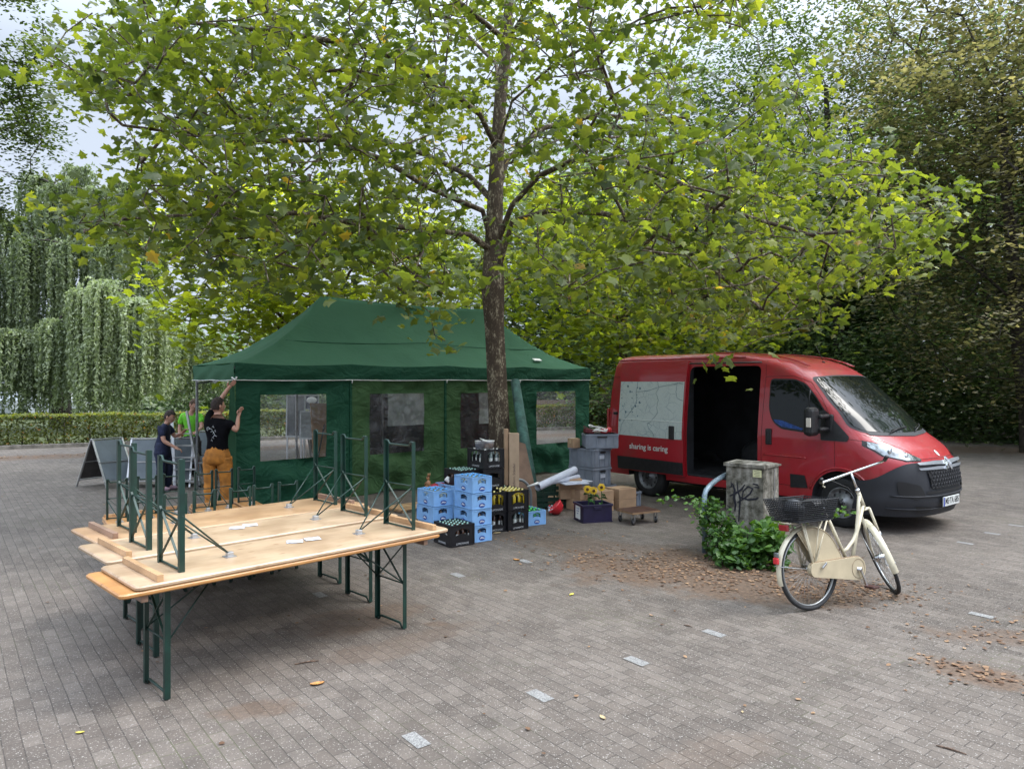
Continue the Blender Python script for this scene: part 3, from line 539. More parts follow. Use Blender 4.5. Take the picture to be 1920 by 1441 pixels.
def tent():
    rng = np.random.default_rng(3); root = empty('party_tent', TA, label='large green pavilion tent with film windows and hipped roof behind the plane tree trunk', cat='tent')
    ul = 2.03; nu, nv = 130, 61; pts = []
    for i in range(nu):
        for j in range(nv):
            u = TL * i / (nu - 1); v = TW * j / (nv - 1); fu = min(u / ul, (TL - u) / ul); fv = min(v, TW - v) / (TW / 2); f = max(0, min(fu, fv, 1)); g = .44 * f + .56 * f ** 2.2
            z = ZE + (ZP - ZE) * g; mid = 1 if fv <= fu else 0
            if mid: z -= .07 * math.sin(math.pi * f) * abs(math.sin(math.pi * u / 4.06))
            z -= .05 * f * max(0, math.sin(math.pi * (u - ul) / (TL - 2 * ul))) if fu > 1 else 0
            z += .012 * math.sin(u * 9 + v * 5) * f * (1 - f) * 2 + .010 * math.sin(u * 4.1 - v * 13) * (1 - f) * f * 2
            z -= (.035 * abs(math.sin(math.pi * u / 2.03)) * (1 - f) ** 4)
            pts.append(W(u, v, z))
    r = MB().grid(pts, nu, nv).build('roof', C_ROOF, root)
    # seam half way up and patch
    mb = MB(); s = [W(1.02 + (TL - 2.04) * k / 60, .74, 0) for k in range(61)]
    sp = []
    for k in range(61):
        u = 1.02 + (TL - 2.04) * k / 60; f = .51; z = ZE + (ZP - ZE) * (.44 * f + .56 * f ** 2.2) - .07 * math.sin(math.pi * f) * abs(math.sin(math.pi * u / 4.06)); q = W(u, .74, z + .006); sp.append(q)
    mb.tube(sp, .006, 4); mb.build('roof_seam', C_DARKG, root)
    q = W(6.75, .35, 2.50); mb = MB(); mb.box(q, (.22, .006, .10), M=Matrix.Rotation(math.atan2(TE[1], TE[0]), 4, 'Z') @ Matrix.Rotation(R(-62), 4, 'X')); mb.build('white_label', WHITEP, root)
    # valance round the eave, hanging in shallow swags
    def valance(p0, p1, nseg, name, out):
        p0 = np.array(p0); p1 = np.array(p1); n = nseg * 24 + 1; pts = []; m = 8; cord = []
        for i in range(n):
            f = i / (n - 1); q = p0 + (p1 - p0) * f; sw = abs(math.sin(math.pi * f * nseg))
            for j in range(m):
                g = j / (m - 1); top = ZE + .005 - .035 * sw; bot = ZV - .012 * sw
                w = .014 * math.sin(f * nseg * 9 + g * 6) * g + .018 * math.sin(g * math.pi) * sw
                pts.append((q[0] + out[0] * (w + .012), q[1] + out[1] * (w + .012), top + (bot - top) * g))
            cord.append((q[0] + out[0] * .03, q[1] + out[1] * .03, ZV - .012 * sw))
        MB().grid(pts, n, m).build('valance', C_DARKG if name else C_ROOF, root); MB().tube(cord, .007, 5).build('hem_cord', WHITEP, root)
    o_front = -np.array([-TE[1], TE[0], 0]); o_side = -TE
    valance(W(0, 0, 0), W(TL, 0, 0), 4, True, o_front); valance(W(0, TW, 0), W(0, 0, 0), 2, False, o_side); valance(W(TL, TW, 0), W(TL, 0, 0), 2, True, TE); valance(W(0, TW, 0), W(TL, TW, 0), 4, True, -o_front)
    # front walls: four sheets each with a film window
    def wall(u0, u1, v0, wu0, wu1, wz0, wz1, m, name, pane, top=ZV + .02, sgn=1, zb=.02):
        nu, nz = 49, 49; us = np.linspace(u0, u1, nu); zs = np.linspace(zb, top, nz)
        if wu0 is not None:
            for x in (wu0, wu1): us[np.argmin(abs(us - x))] = x
            for x in (wz0, wz1): zs[np.argmin(abs(zs - x))] = x
        a, b_ = (wu0, wu1) if wu0 is not None else (9e9, 9e9); ph = u0 * 3.1
        def off(u, z):
            e = 1.0
            if wu0 is not None and a - .02 <= u <= b_ + .02 and wz0 - .02 <= z <= wz1 + .02: e = .25
            t = (u - u0) / (u1 - u0); ed = math.sin(math.pi * t)
            return 1.5 * e * ed * (.030 * math.sin(3.0 * (u - u0) + 5.5 * z + ph) + .018 * math.sin(9 * (u - u0) - 6 * z + ph) + .012 * math.sin(17 * u + 9 * z + ph) + .02 * math.sin(12 * z - 7 * abs(t - .5) + ph)) * (1.0 if z > 1.8 or z < .65 else .8)
        pts = []
        for u in us:
            for z in zs:
                q = W(u, v0, z); o = off(u, z) + .03; pts.append((q[0] - o_front[0] * o * sgn * 1.0, q[1] - o_front[1] * o * sgn, z + (.03 * math.sin(u * 5) if z == zs[0] else 0)))
        sk = (lambda i, j: wu0 is not None and us[i] >= a - 1e-6 and us[i + 1] <= b_ + 1e-6 and zs[j] >= wz0 - 1e-6 and zs[j + 1] <= wz1 + 1e-6)
        w = MB().grid(pts, nu, nz, skip=sk).build(name, m, root)
        if wu0 is not None:
            uu = [u for u in us if a - 1e-6 <= u <= b_ + 1e-6]; zz = [z for z in zs if wz0 - 1e-6 <= z <= wz1 + 1e-6]; pp = []
            for u in uu:
                for z in zz: q = W(u, v0, z); o = off(u, z) + .034; pp.append((q[0] - o_front[0] * o * sgn, q[1] - o_front[1] * o * sgn, z))
            MB().grid(pp, len(uu), len(zz)).build('window', pane, w)
        return w
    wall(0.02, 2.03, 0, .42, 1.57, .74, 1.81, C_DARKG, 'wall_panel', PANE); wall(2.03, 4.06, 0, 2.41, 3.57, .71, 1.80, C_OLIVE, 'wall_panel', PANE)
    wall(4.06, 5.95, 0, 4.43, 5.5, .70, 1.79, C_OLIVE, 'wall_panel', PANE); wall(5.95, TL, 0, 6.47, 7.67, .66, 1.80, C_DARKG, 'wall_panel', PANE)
    wall(3.55, 5.6, TW, 4.22, 5.22, 1.0, 1.88, C_BLACK, 'back_wall', PANE_H, sgn=-1); wall(5.6, 7.95, TW, 6.85, 7.35, .95, 1.85, C_BLACK, 'back_wall', PANE_H, sgn=-1)
    # seams between the sheets
    for u in (2.03, 4.06, 5.95):
        q = W(u, 0, 0); mb = MB(); mb.box((q[0] + o_front[0] * -.02, q[1] + o_front[1] * -.02, ZV / 2), (.045, .02, ZV - .02), rz=math.atan2(TE[1], TE[0])); mb.build('wall_seam', C_DARKG, root)
        mb = MB(); mb.tube([(q[0] + o_front[0] * .035, q[1] + o_front[1] * .035, ZV), (q[0] + o_front[0] * .03, q[1] + o_front[1] * .03, ZV - .06)], .009, 5); mb.build('tie_strap', WHITEP, root)
    # loose cloth gathered at the open left corner and trailing on the ground
    pts = []; nu, nz = 30, 30
    for i in range(nu):
        f = i / (nu - 1)
        for j in range(nz):
            g = j / (nz - 1); z = 2.02 * (1 - g) + .02; w_ = .10 + .42 * g ** 2.2; u = -.02 + .05 * math.sin(f * 14 + g * 3) * (.5 + g); v = .02 + f * w_ ; q = W(u - .10 * g ** 3 * math.sin(f * 3), v, z)
            pts.append((q[0] + .025 * math.sin(f * 21) * g, q[1] - .03 * math.sin(f * 17 + g * 4) * g, z + .02 * math.sin(f * 13)))
    MB().grid(pts, nu, nz).build('loose_side_cloth', C_ROOF, root)
    # folding frame
    for (u, v) in ((.06, .06), (0.05, TW - .05), (TL / 2, TW - .06), (TL / 4, TW - .06), (TL - .05, .07), (TL - .05, TW - .05), (TL / 2, .12)):
        q = W(u, v, 0); mb = MB(); mb.box((q[0], q[1], 1.62), (.042, .042, 1.2), rz=.71, bev=.004); mb.box((q[0], q[1], .55), (.034, .034, 1.08), rz=.71, bev=.003); mb.box((q[0], q[1], 1.02), (.055, .055, .05), rz=.71, bev=.006); mb.box((q[0], q[1], .006), (.09, .09, .012), rz=.71); mb.build('pole', METAL, root)
    mb = MB()
    for (p_, q_) in (((0.05, TW - .05, 2.0), (.05, TW / 2, 2.28)), ((.05, TW / 2, 2.0), (.05, TW - .05, 2.28)), ((.05, TW / 2, 2.0), (.05, .06, 2.28)), ((.05, .06, 2.0), (.05, TW / 2, 2.28))): mb.bar(W(*p_), W(*q_), .014, .028)
    for k in range(4):
        for z0, z1 in ((1.98, 2.27), (2.27, 1.98)): mb.bar(W(TL * k / 4 + .05, TW - .05, z0), W(TL * (k + 1) / 4, TW - .05, z1), .014, .028)
    mb.build('scissor_frame', METAL, root)
    # white cable tie by the corner
    q = W(-.01, 0, 2.1)
    mb = MB(); mb.tube([(q[0] - .02, q[1] - .04, 2.09), (q[0] + .04, q[1] - .05, 2.05), (q[0] + .06, q[1] - .05, 2.10)], .014, 5); mb.build('white_strap', WHITEP, root)
tent()

# ================================================================ BEER TABLES AND BENCHES
def wood(name, col, col2, sc=3.0, knots=True):
    m = bpy.data.materials.new(name); m.use_nodes = True; n, l = nt(m); b = n['Principled BSDF']; b.inputs['Roughness'].default_value = .42; b.inputs['Coat Weight'].default_value = .25; b.inputs['Coat Roughness'].default_value = .25
    tc = n.new('ShaderNodeTexCoord'); mp = n.new('ShaderNodeMapping'); mp.inputs['Scale'].default_value = (.7, 9, 9); l.new(tc.outputs['Object'], mp.inputs[0])
    oi = n.new('ShaderNodeObjectInfo'); ad = n.new('ShaderNodeVectorMath'); ad.operation = 'ADD'; l.new(mp.outputs[0], ad.inputs[0]); sc_ = n.new('ShaderNodeVectorMath'); sc_.operation = 'SCALE'; sc_.inputs['Scale'].default_value = 37; cx = n.new('ShaderNodeCombineXYZ'); l.new(oi.outputs['Random'], cx.inputs[0]); l.new(oi.outputs['Random'], cx.inputs[1]); l.new(cx.outputs[0], sc_.inputs[0]); l.new(sc_.outputs[0], ad.inputs[1])
    ns = n.new('ShaderNodeTexNoise'); ns.inputs['Scale'].default_value = sc; ns.inputs['Detail'].default_value = 6; ns.inputs['Distortion'].default_value = 1.2; l.new(ad.outputs[0], ns.inputs[0])
    rp = n.new('ShaderNodeValToRGB'); e = rp.color_ramp.elements; e[0].position = .3; e[0].color = (*col2, 1); e[1].position = .68; e[1].color = (*col, 1); l.new(ns.outputs[0], rp.inputs[0]); c = rp.outputs[0]
    # planks glued side by side
    mp2 = n.new('ShaderNodeMapping'); mp2.inputs['Scale'].default_value = (.35, 7.5, .3); l.new(tc.outputs['Object'], mp2.inputs[0]); vv = n.new('ShaderNodeTexVoronoi'); vv.inputs['Scale'].default_value = 1.0; vv.inputs['Randomness'].default_value = .35; l.new(mp2.outputs[0], vv.inputs['Vector'])
    rg = n.new('ShaderNodeValToRGB'); rg.color_ramp.elements[0].color = (.86, .84, .80, 1); rg.color_ramp.elements[1].color = (1.08, 1.06, 1.04, 1); l.new(vv.outputs['Color'], rg.inputs[0]); mm = n.new('ShaderNodeMixRGB'); mm.blend_type = 'MULTIPLY'; mm.inputs[0].default_value = 1; l.new(c, mm.inputs[1]); l.new(rg.outputs[0], mm.inputs[2]); c = mm.outputs[0]
    if knots:
        m3 = n.new('ShaderNodeMapping'); m3.inputs['Scale'].default_value = (2.6, 7.5, 1); l.new(tc.outputs['Object'], m3.inputs[0]); kv = n.new('ShaderNodeTexVoronoi'); kv.inputs['Scale'].default_value = 1.5; l.new(m3.outputs[0], kv.inputs['Vector'])
        kr = n.new('ShaderNodeValToRGB'); kr.color_ramp.elements[0].position = .05; kr.color_ramp.elements[0].color = (.8, .8, .8, 1); kr.color_ramp.elements[1].position = .13; kr.color_ramp.elements[1].color = (0, 0, 0, 1); l.new(kv.outputs['Distance'], kr.inputs[0]); km = n.new('ShaderNodeMixRGB'); l.new(kr.outputs[0], km.inputs[0]); l.new(c, km.inputs[1]); km.inputs[2].default_value = (.20, .085, .035, 1); c = km.outputs[0]
    st = n.new('ShaderNodeTexNoise'); st.inputs['Scale'].default_value = 3.5; st.inputs['Detail'].default_value = 8; l.new(tc.outputs['Object'], st.inputs[0]); sr = n.new('ShaderNodeValToRGB'); sr.color_ramp.elements[0].position = .35; sr.color_ramp.elements[0].color = (.74, .70, .66, 1); sr.color_ramp.elements[1].position = .6; sr.color_ramp.elements[1].color = (1, 1, 1, 1); l.new(st.outputs[0], sr.inputs[0]); sm_ = n.new('ShaderNodeMixRGB'); sm_.blend_type = 'MULTIPLY'; sm_.inputs[0].default_value = 1; l.new(c, sm_.inputs[1]); l.new(sr.outputs[0], sm_.inputs[2]); c = sm_.outputs[0]
    l.new(c, b.inputs['Base Color']); return m
W_PALE = wood('pale_spruce', (.50, .375, .255), (.44, .31, .195)); W_ORANGE = wood('varnished_spruce', (.54, .28, .10), (.45, .21, .06)); W_MED = wood('honey_spruce', (.47, .31, .18), (.40, .24, .125))
W_BAT = wood('batten_wood', (.58, .38, .21), (.48, .29, .15), 6, False); W_BATD = wood('old_batten_wood', (.34, .22, .16), (.26, .16, .11), 6, False)
GREEN = mat('green_enamel_steel', (.004, .034, .024), .45, .0, .1, var=.3, vscale=14, col2=(.003, .022, .016)); ZINC = mat('zinc_plate', (.50, .51, .52), .4, .8, var=.1)
def board_mesh(L, Wd, th, rc, m, name, parent, z0=0.0):
    mb = MB(); o = []
    for (cx, cyy, a0) in ((L - rc, Wd - rc, 0), (rc, Wd - rc, 90), (rc, rc, 180), (L - rc, rc, 270)):
        for k in range(5): a = R(a0 + 22.5 * k); o.append((cx + rc * math.cos(a), cyy + rc * math.sin(a)))
    cxm, cym = L / 2, Wd / 2; n = len(o); e = .008; rings = [(e, z0), (0, z0 + e), (0, z0 + th - e), (e, z0 + th)]; vs = []
    for ins, z in rings:
        for x, y in o: vs.append((x + (cxm - x) / abs(cxm - x) * ins, y + (cym - y) / abs(cym - y) * ins, z))
    fs = [tuple(range(n - 1, -1, -1)), tuple(3 * n + k for k in range(n))] + [(i * n + k, i * n + (k + 1) % n, (i + 1) * n + (k + 1) % n, (i + 1) * n + k) for i in range(3) for k in range(n)]
    return mb.add(vs, fs).build(name, m, parent)
def leg_frame(x0, yc, hw, top, dirx, parent, m=GREEN, post=.036, dip=.03, brace_len=.38):
    """U shaped folding steel leg: two angle posts, a foot bar, a cross brace and a stay running to a plate"""
    mb = MB(); t = .004
    for s in (-1, 1):
        y = yc + s * hw
        mb.box((x0, y, top / 2 + .004), (post, t, top - .008)); mb.box((x0 - dirx * (post / 2 - t / 2), y - s * post / 2 * .8, top / 2 + .004), (t, post * .8, top - .008))
    mb.tube([(x0, yc - hw, .012), (x0, yc - hw * .8, .012), (x0, yc - hw * .68, .012 + dip), (x0, yc + hw * .68, .012 + dip), (x0, yc + hw * .8, .012), (x0, yc + hw, .012)], .009, 6)
    mb.tube([(x0, yc - hw, top - .012), (x0, yc + hw, top - .012)], .008, 6)
    fr = mb.build('leg_frame', m, parent)
    mb = MB(); zb = top * .48 if top > .6 else top * .45
    mb.tube([(x0, yc - hw, zb + .02), (x0, yc + hw, zb + .02)], .006, 6)
    if top > .6:
        mb.bar((x0, yc - hw, zb), (x0, yc + hw, top - .03), .016, .005); mb.bar((x0, yc + hw, zb), (x0, yc - hw, top - .03), .016, .005)
    else: mb.bar((x0, yc - hw, zb), (x0, yc + hw, top - .03), .012, .004)
    mb.tube([(x0, yc - hw, zb + .02), (x0 + dirx * brace_len, yc, top - .02)], .006, 6); mb.tube([(x0, yc + hw, zb + .02), (x0 + dirx * brace_len, yc, top - .02)], .006, 6)
    mb.build('brace', m, fr)
    mb = MB(); mb.box((x0 + dirx * brace_len, yc, top - .003), (.075, .075, .005)); mb.box((x0 + dirx * brace_len, yc, top - .02), (.045, .04, .03), bev=.004); mb.build('hinge_plate', ZINC, fr)
TLn, TWd = 2.46, .71
def make_table(woodm, batm, label, loc, rz, flip, group):
    root = empty('beer_table', (0, 0, 0), label=label, cat='table', group=group)
    board_mesh(TLn, TWd, .030, .035, woodm, 'tabletop', root, .74)
    for x in (.15, TLn - .14): mb = MB(); mb.box((x, TWd / 2, .717), (.04, TWd * .92, .045), bev=.003); mb.build('batten', batm, root)
    leg_frame(.33, TWd / 2 + .0, .195, .74, 1, root, brace_len=.40); leg_frame(TLn - .26, TWd / 2, .20, .74, -1, root, brace_len=.40)
    if flip: root.rotation_euler = (math.pi, 0, rz); 
    else: root.rotation_euler = (0, 0, rz)
    root.location = tuple(map(float, loc)); return root
FL1 = np.array([-2.26, 4.36, 0]); TT = np.array([.705, .709, 0]); TT /= np.linalg.norm(TT); TP = np.array([-TT[1], TT[0], 0]); trz = math.atan2(TT[1], TT[0])
rows = [(0.0, 0.0, W_PALE, W_BAT, 'nearest row', .0), (.80, .07, W_PALE, W_BAT, 'middle row', 0), (1.53, .20, W_MED, W_BATD, 'farthest row', 0)]
for (p_, t_, wm, bm_, nm, _) in rows:
    o = FL1 + TP * p_ + TT * (t_ - (.09 if p_ == 0 else -.05)); make_table(W_ORANGE if p_ == 0 else W_MED, W_BATD, f'upright beer table carrying the upturned one in the {nm}', o, trz, False, 'beer tables stacked in pairs')
    # flipped: local y runs the other way, so start from the far edge
    o = FL1 + TP * (p_ + TWd) + TT * t_ + np.array([0, 0, .772 + .77]); make_table(wm, bm_, f'upturned beer table with legs in the air, top of the {nm}', o, trz, True, 'beer tables stacked in pairs')
def make_bench(proto_label, woodm):
    root = empty('beer_bench', (0, 0, 0), label=proto_label, cat='bench', group='beer benches stacked in pairs behind the tables')
    board_mesh(2.2, .25, .026, .08, woodm, 'seat_board', root, .454)
    for x in (.12, 2.08): mb = MB(); mb.box((x, .125, .438), (.03, .22, .03)); mb.build('batten', W_BAT, root)
    leg_frame(.28, .125, .105, .452, 1, root, post=.028, dip=.035, brace_len=.22); leg_frame(1.90, .125, .105, .452, -1, root, post=.028, dip=.035, brace_len=.22); return root
protoB = make_bench('x', W_ORANGE); first = True; brz = math.atan2(TP[1], TP[0]); cs = [.765, 1.09, 1.38, 1.72, 1.98, 2.28]; ordn = ['leftmost', 'second from the left', 'third from the left', 'fourth from the left', 'fifth from the left', 'rightmost']
for i, tc_ in enumerate(cs):
    for flip in (False, True):
        lab = (f'upturned bench behind the tables, legs in the air, {ordn[i]}' if flip else f'upright bench carrying an upturned one behind the tables, {ordn[i]}')
        o = protoB if first else copy_tree(protoB); first = False; o['label'] = lab
        ba = brz - R(10); BP = np.array([math.cos(ba), math.sin(ba), 0]); BT = np.array([BP[1], -BP[0], 0]); s_ = FL1 + TP * (2.22 + .03 * (i % 3)) + TT * (tc_ + .02) + BT * (.125 if not flip else -.125); o.rotation_euler = (math.pi if flip else 0, 0, ba); o.location = (s_[0], s_[1], .484 + .482 if flip else 0)
# loose papers on two tables
PAPER = mat('paper', (.50, .53, .61), .6, var=.05, bump=.2, bscale=20)
for (px, py, ang, lab) in ((585, 1011, .5, 'crumpled paper label with print lying on the nearest upturned table, right sheet'), (552, 1016, .3, 'crumpled paper label lying on the nearest upturned table, left sheet'), (468, 985, .4, 'crumpled paper label lying on the middle upturned table, right sheet'), (444, 990, .25, 'crumpled paper label lying on the middle upturned table, left sheet')):
    g = G(px, py, .80); pts = []; rng = random.Random(px)
    for i in range(6):
        for j in range(5): pts.append((-.060 + .024 * i + .006 * (j % 2), -.055 + .027 * j, .003 + .0015 * math.sin(i * 2.1 + j) + .002 * rng.random()))
    o = MB().grid(pts, 6, 5).build('paper_label', PAPER); o.location = (g[0], g[1], .803); o.rotation_euler = (0, 0, ang); tag(o, lab, 'paper', 'paper labels on the tables')

# ================================================================ CRATES
BLUE = mat('pale_blue_plastic', (.24, .46, .78), .38, 0, .15, var=.06, vscale=10); BLUED = mat('navy_print', (.03, .07, .30), .5); BLKC = mat('black_crate_plastic', (.010, .010, .013), .4, var=.2, vscale=12)
GRNC = mat('dark_green_plastic', (.008, .045, .028), .45, var=.2); GREY = mat('grey_box_plastic', (.23, .26, .31), .5, var=.10, vscale=6, bump=.1, bscale=60); PURP = mat('dark_purple_plastic', (.017, .012, .046), .45, var=.15)
GLASSG = mat('green_bottle_glass', (.02, .20, .05), .12, 0, .6); GLASSC = mat('clear_bottle_glass', (.30, .38, .36), .1, 0, .6, var=.2); GLASSY = mat('yellow_lemonade_bottle', (.62, .46, .03), .15, 0, .6, var=.15); GLASSB = mat('brown_bottle_glass', (.06, .025, .012), .12, 0, .6)
CAPG = mat('pale_green_cap', (.25, .42, .36), .35, .3); CAPY = mat('yellow_cap', (.70, .62, .25), .4, .2); CAPB = mat('blue_bottle_cap', (.10, .38, .78), .4); LABELW = mat('white_bottle_label', (.72, .74, .70), .6); PRINT = mat('grey_print', (.42, .43, .44), .6)
def arch_wall(mb, M, w, h, ow, oz0, oz1, arch, th, mi=0, rim=True):
    """wall in local x (width) / z (height), thickness along +y, with an arched hole"""
    n = 8; inner = []
    for k in range(n + 1): x = -ow / 2 + ow * k / n; inner.append((x, oz1 - arch * (2 * x / ow) ** 2))
    for k in range(n + 1): x = ow / 2 - ow * k / n; inner.append((x, oz0 + arch * .9 * (1 - (2 * x / ow) ** 2)))
    outer = []
    for k in range(n + 1): outer.append((-w / 2 + w * k / n, h))
    for k in range(n + 1): outer.append((w / 2 - w * k / n, 0))
    N = len(inner); vs = []
    for y in (0, th):
        for (x, z) in outer: vs.append(M @ Vector((x, y, z)))
        for (x, z) in inner: vs.append(M @ Vector((x, y, z)))
    fs = []
    for i in range(N):
        j = (i + 1) % N; fs.append((i, j, N + j, N + i)); fs.append((2 * N + i, 3 * N + i, 3 * N + j, 2 * N + j)); fs.append((N + i, N + j, 3 * N + j, 3 * N + i)); fs.append((i, 2 * N + i, 2 * N + j, j))
    mb.add(vs, fs, mi)
def crate_proto(name, w, d, h, m, kind):
    """front corner of the crate at the origin, x along the right face, y along the left face going back"""
    root = empty(name, (0, 0, 0)); mb = MB(); th = .012
    A_ = frame3((w / 2, 0, 0), (1, 0, 0), (0, 1, 0)); Bm = frame3((0, d / 2, 0), (0, -1, 0), (1, 0, 0)); Cm = frame3((w / 2, d - th, 0), (1, 0, 0), (0, 1, 0)); Dm = frame3((w - th, d / 2, 0), (0, -1, 0), (1, 0, 0))
    for Mx, ww, inw in ((A_, w, .46), (Bm, d - .002, .42), (Cm, w, .46), (Dm, d - .002, .42)):
        if kind == 'blue': arch_wall(mb, Mx, ww, h - .004, min(.15, ww * inw), h * .50, h * .86, h * .10, th)
        elif kind == 'low': arch_wall(mb, Mx, ww, h - .004, ww * .62, h * .45, h * .80, h * .13, th)
        else: arch_wall(mb, Mx, ww, h - .004, ww * .66, h * .28, h * .90, h * .14, th)
    mb.box((w / 2, d / 2, .008), (w - .02, d - .02, .010))
    for z in (h - .010, .010):
        mb.box((w / 2, -.002, z), (w + .008, .010, .014)); mb.box((-.002, d / 2, z), (.010, d - .004, .014)); mb.box((w / 2, d + .002, z), (w + .008, .010, .014)); mb.box((w + .002, d / 2, z), (.010, d - .004, .014))
    for x in (.004, w - .004):
        for y in (.004, d - .004): mb.box((x, y, h / 2), (.020, .020, h - .012))
    mb.build('shell', m, root)
    dm = MB(); k = 3 if w < .33 else 4
    for i in range(1, k): dm.box((w * i / k, d / 2, h * .4), (.003, d - .03, h * .6))
    for j in range(1, 4): dm.box((w / 2, d * j / 4, h * .4), (w - .03, .003, h * .6))
    dm.build('divider', m, root)
    lg = MB()
    for Mx in (A_, Bm):
        base = Mx @ Matrix.Translation((0, -.0035, 0)) @ Matrix.Rotation(R(90), 4, 'X')
        if kind == 'blue':
            e = [(.045 * math.cos(a), h * .24 + .030 * math.sin(a)) for a in np.linspace(0, 6.283, 20, endpoint=False)]; lg.prism([(x, y) for x, y in e], .003, base, 0)
            zz = [(-.030, h * .24 - .008), (-.012, h * .24 + .014), (-.008, h * .24 - .006), (.006, h * .24 + .012), (.010, h * .24 - .006), (.028, h * .24 + .004), (.032, h * .24 - .008)]
            for a, b in zip(zz, zz[1:]):
                pa = base @ Vector((a[0], a[1], .0045)); pb = base @ Vector((b[0], b[1], .0045)); lg.bar(pa, pb, .007, .003, 1, up=tuple((base.to_3x3() @ Vector((0, 0, 1)))))
        else: text_mb(lg, 'LIMONADE', .036, base @ Matrix.Translation((0, h * .13, .001)), 1, .001)
    lg.build('emblem' if kind == 'blue' else 'lettering', [BLUED, WHITEP if kind == 'blue' else PRINT], root)
    return root
def bottle_proto(h, r, gm, capm, lab=None):
    mb = MB(); mb.lathe([(.001, 0), (r, .002), (r, h * .56), (r * .85, h * .64), (r * .40, h * .76), (r * .38, h * .95)], 10); mb.lathe([(r * .42, h * .93), (r * .46, h), (.001, h + .001)], 10, mi=1)
    if lab: mb.lathe([(r * 1.02, h * .18), (r * 1.02, h * .5)], 10, mi=2)
    o = mb.build('bottle', [gm, capm] + ([lab] if lab else [])); o['category'] = 'bottle'; return o
CU = (.80, .60); crz = math.atan2(.60, .80)
protos = {}
def place_crate(kind, px=None, z=0.0, label='', rz=crz, group=None, xy=None, bottles=None, nb=(3, 4), only_edge=False, blabel='', bgroup=''):
    dims = {'blue': (.29, .40, .205, BLUE, 'blue', 'blue_crate'), 'low': (.34, .40, .27, BLKC, 'low', 'black_crate'), 'tall': (.34, .40, .27, BLKC, 'tall', 'black_crate')}[kind]
    w, d, h, m, kk, nm = dims; 
    if kind not in protos: c = protos[kind] = crate_proto(nm, w, d, h, m, kk)
    else: c = copy_tree(protos[kind])
    rj = random.Random(label + str(z)); c.location = (float(xy[0]) + rj.uniform(-.005, .005), float(xy[1]) + rj.uniform(-.005, .005), z); c.rotation_euler = (0, 0, rz + rj.uniform(-.028, .028)); tag(c, label, 'crate', group)
    if bottles:
        Mw = Matrix.Translation((float(xy[0]), float(xy[1]), z)) @ Matrix.Rotation(rz, 4, 'Z')
        for i in range(nb[0]):
            for j in range(nb[1]):
                if only_edge and i and j: continue
                if bottles not in bprotos_used: b = bprotos[bottles]; bprotos_used.add(bottles)
                else: b = bprotos[bottles].copy(); COL.objects.link(b)
                p = Mw @ Vector((.02 + (w - .04) * (i + .5) / nb[0], .02 + (d - .04) * (j + .5) / nb[1], .016)); b.location = p; tag(b, blabel, 'bottle', bgroup)
    return c
bprotos = {'blue': bottle_proto(.198, .034, GLASSC, CAPB), 'dark': bottle_proto(.165, .034, GLASSB, CAPB), 'green': bottle_proto(.20, .034, GLASSG, mat('bright_green_cap', (.12, .62, .12), .4)), 'grncap': bottle_proto(.258, .030, GLASSB, CAPG, LABELW), 'yellow': bottle_proto(.262, .033, GLASSY, CAPY), 'white': bottle_proto(.255, .033, GLASSC, WHITEP, LABELW)}
bprotos_used = set()
def bk(stack): return dict(group='pale blue drink crates')
B0 = G(886, 1018); hB = .207
for k in range(4):
    top = k == 3; place_crate('blue', z=k * hB, xy=B0, label=['bottom crate', 'second crate from the ground', 'third crate from the ground', 'top crate'][k] + ' of the tallest pale blue stack of four', group='pale blue drink crates', bottles='blue' if top else 'dark', only_edge=not top, blabel='blue capped water bottle in the top crate of the four high blue stack' if top else 'brown bottle inside a lower crate of the four high blue stack', bgroup='bottles in the four high blue stack, ' + ('top crate' if top else 'lower crates'))
A0 = G(813, 1011)
for k in range(3):
    top = k == 2; place_crate('blue', z=k * hB, xy=A0, label=['bottom crate', 'middle crate', 'top crate'][k] + ' of the left front pale blue stack of three', group='pale blue drink crates', bottles='blue' if top else 'dark', only_edge=not top, blabel='blue capped water bottle in the top crate of the left blue stack' if top else 'brown bottle inside a lower crate of the left blue stack', bgroup='bottles in the left blue stack, ' + ('top crate' if top else 'lower crates'))
A1 = A0 + np.array([.62 * .33 - .0, .50 * .8, 0]) + np.array([-.02, .12, 0])
for k in range(3): place_crate('blue', z=k * hB, xy=A1, label=['bottom crate', 'middle crate', 'empty top crate'][k] + ' of the blue stack behind, between the two front stacks', group='pale blue drink crates')
place_crate('low', xy=G(845, 1027), label='single black crate standing on the paving in front of the blue crates', group='black drink crates', bottles='grncap', nb=(4, 5), blabel='bottle with pale green cap in the single black crate in front', bgroup='bottles in the front black crate')
R0 = G(1001, 985); 
place_crate('blue', xy=G(990, 986), rz=crz - .1, label='single pale blue crate of green bottles on the ground right of the black stacks', group='pale blue drink crates', bottles='green', blabel='green bottle with green cap in the single right hand blue crate', bgroup='green bottles in the right hand blue crate')
hK = .272; K0 = G(953, 996)
place_crate('tall', xy=K0, z=0, label='lower black crate with clear labelled bottles under the yellow bottles', group='black drink crates', bottles='white', nb=(3, 4), blabel='clear bottle with white label in the lower black crate', bgroup='clear bottles in the lower black crate')
place_crate('tall', xy=K0, z=hK, label='black crate full of yellow lemonade bottles, top of the right hand black stack', group='black drink crates', bottles='yellow', nb=(4, 5), blabel='yellow lemonade bottle in the black crate', bgroup='yellow lemonade bottles')
K1 = K0 + np.array([-.60 * .42, .80 * .42, 0])
for k in range(2): place_crate('low', xy=K1, z=k * hK, label=['lower', 'upper'][k] + ' black crate directly behind the yellow lemonade crate', group='black drink crates', bottles='grncap' if k else None, nb=(4, 5), blabel='dark bottle in the crate behind the yellow bottles', bgroup='dark bottles behind the yellow ones')
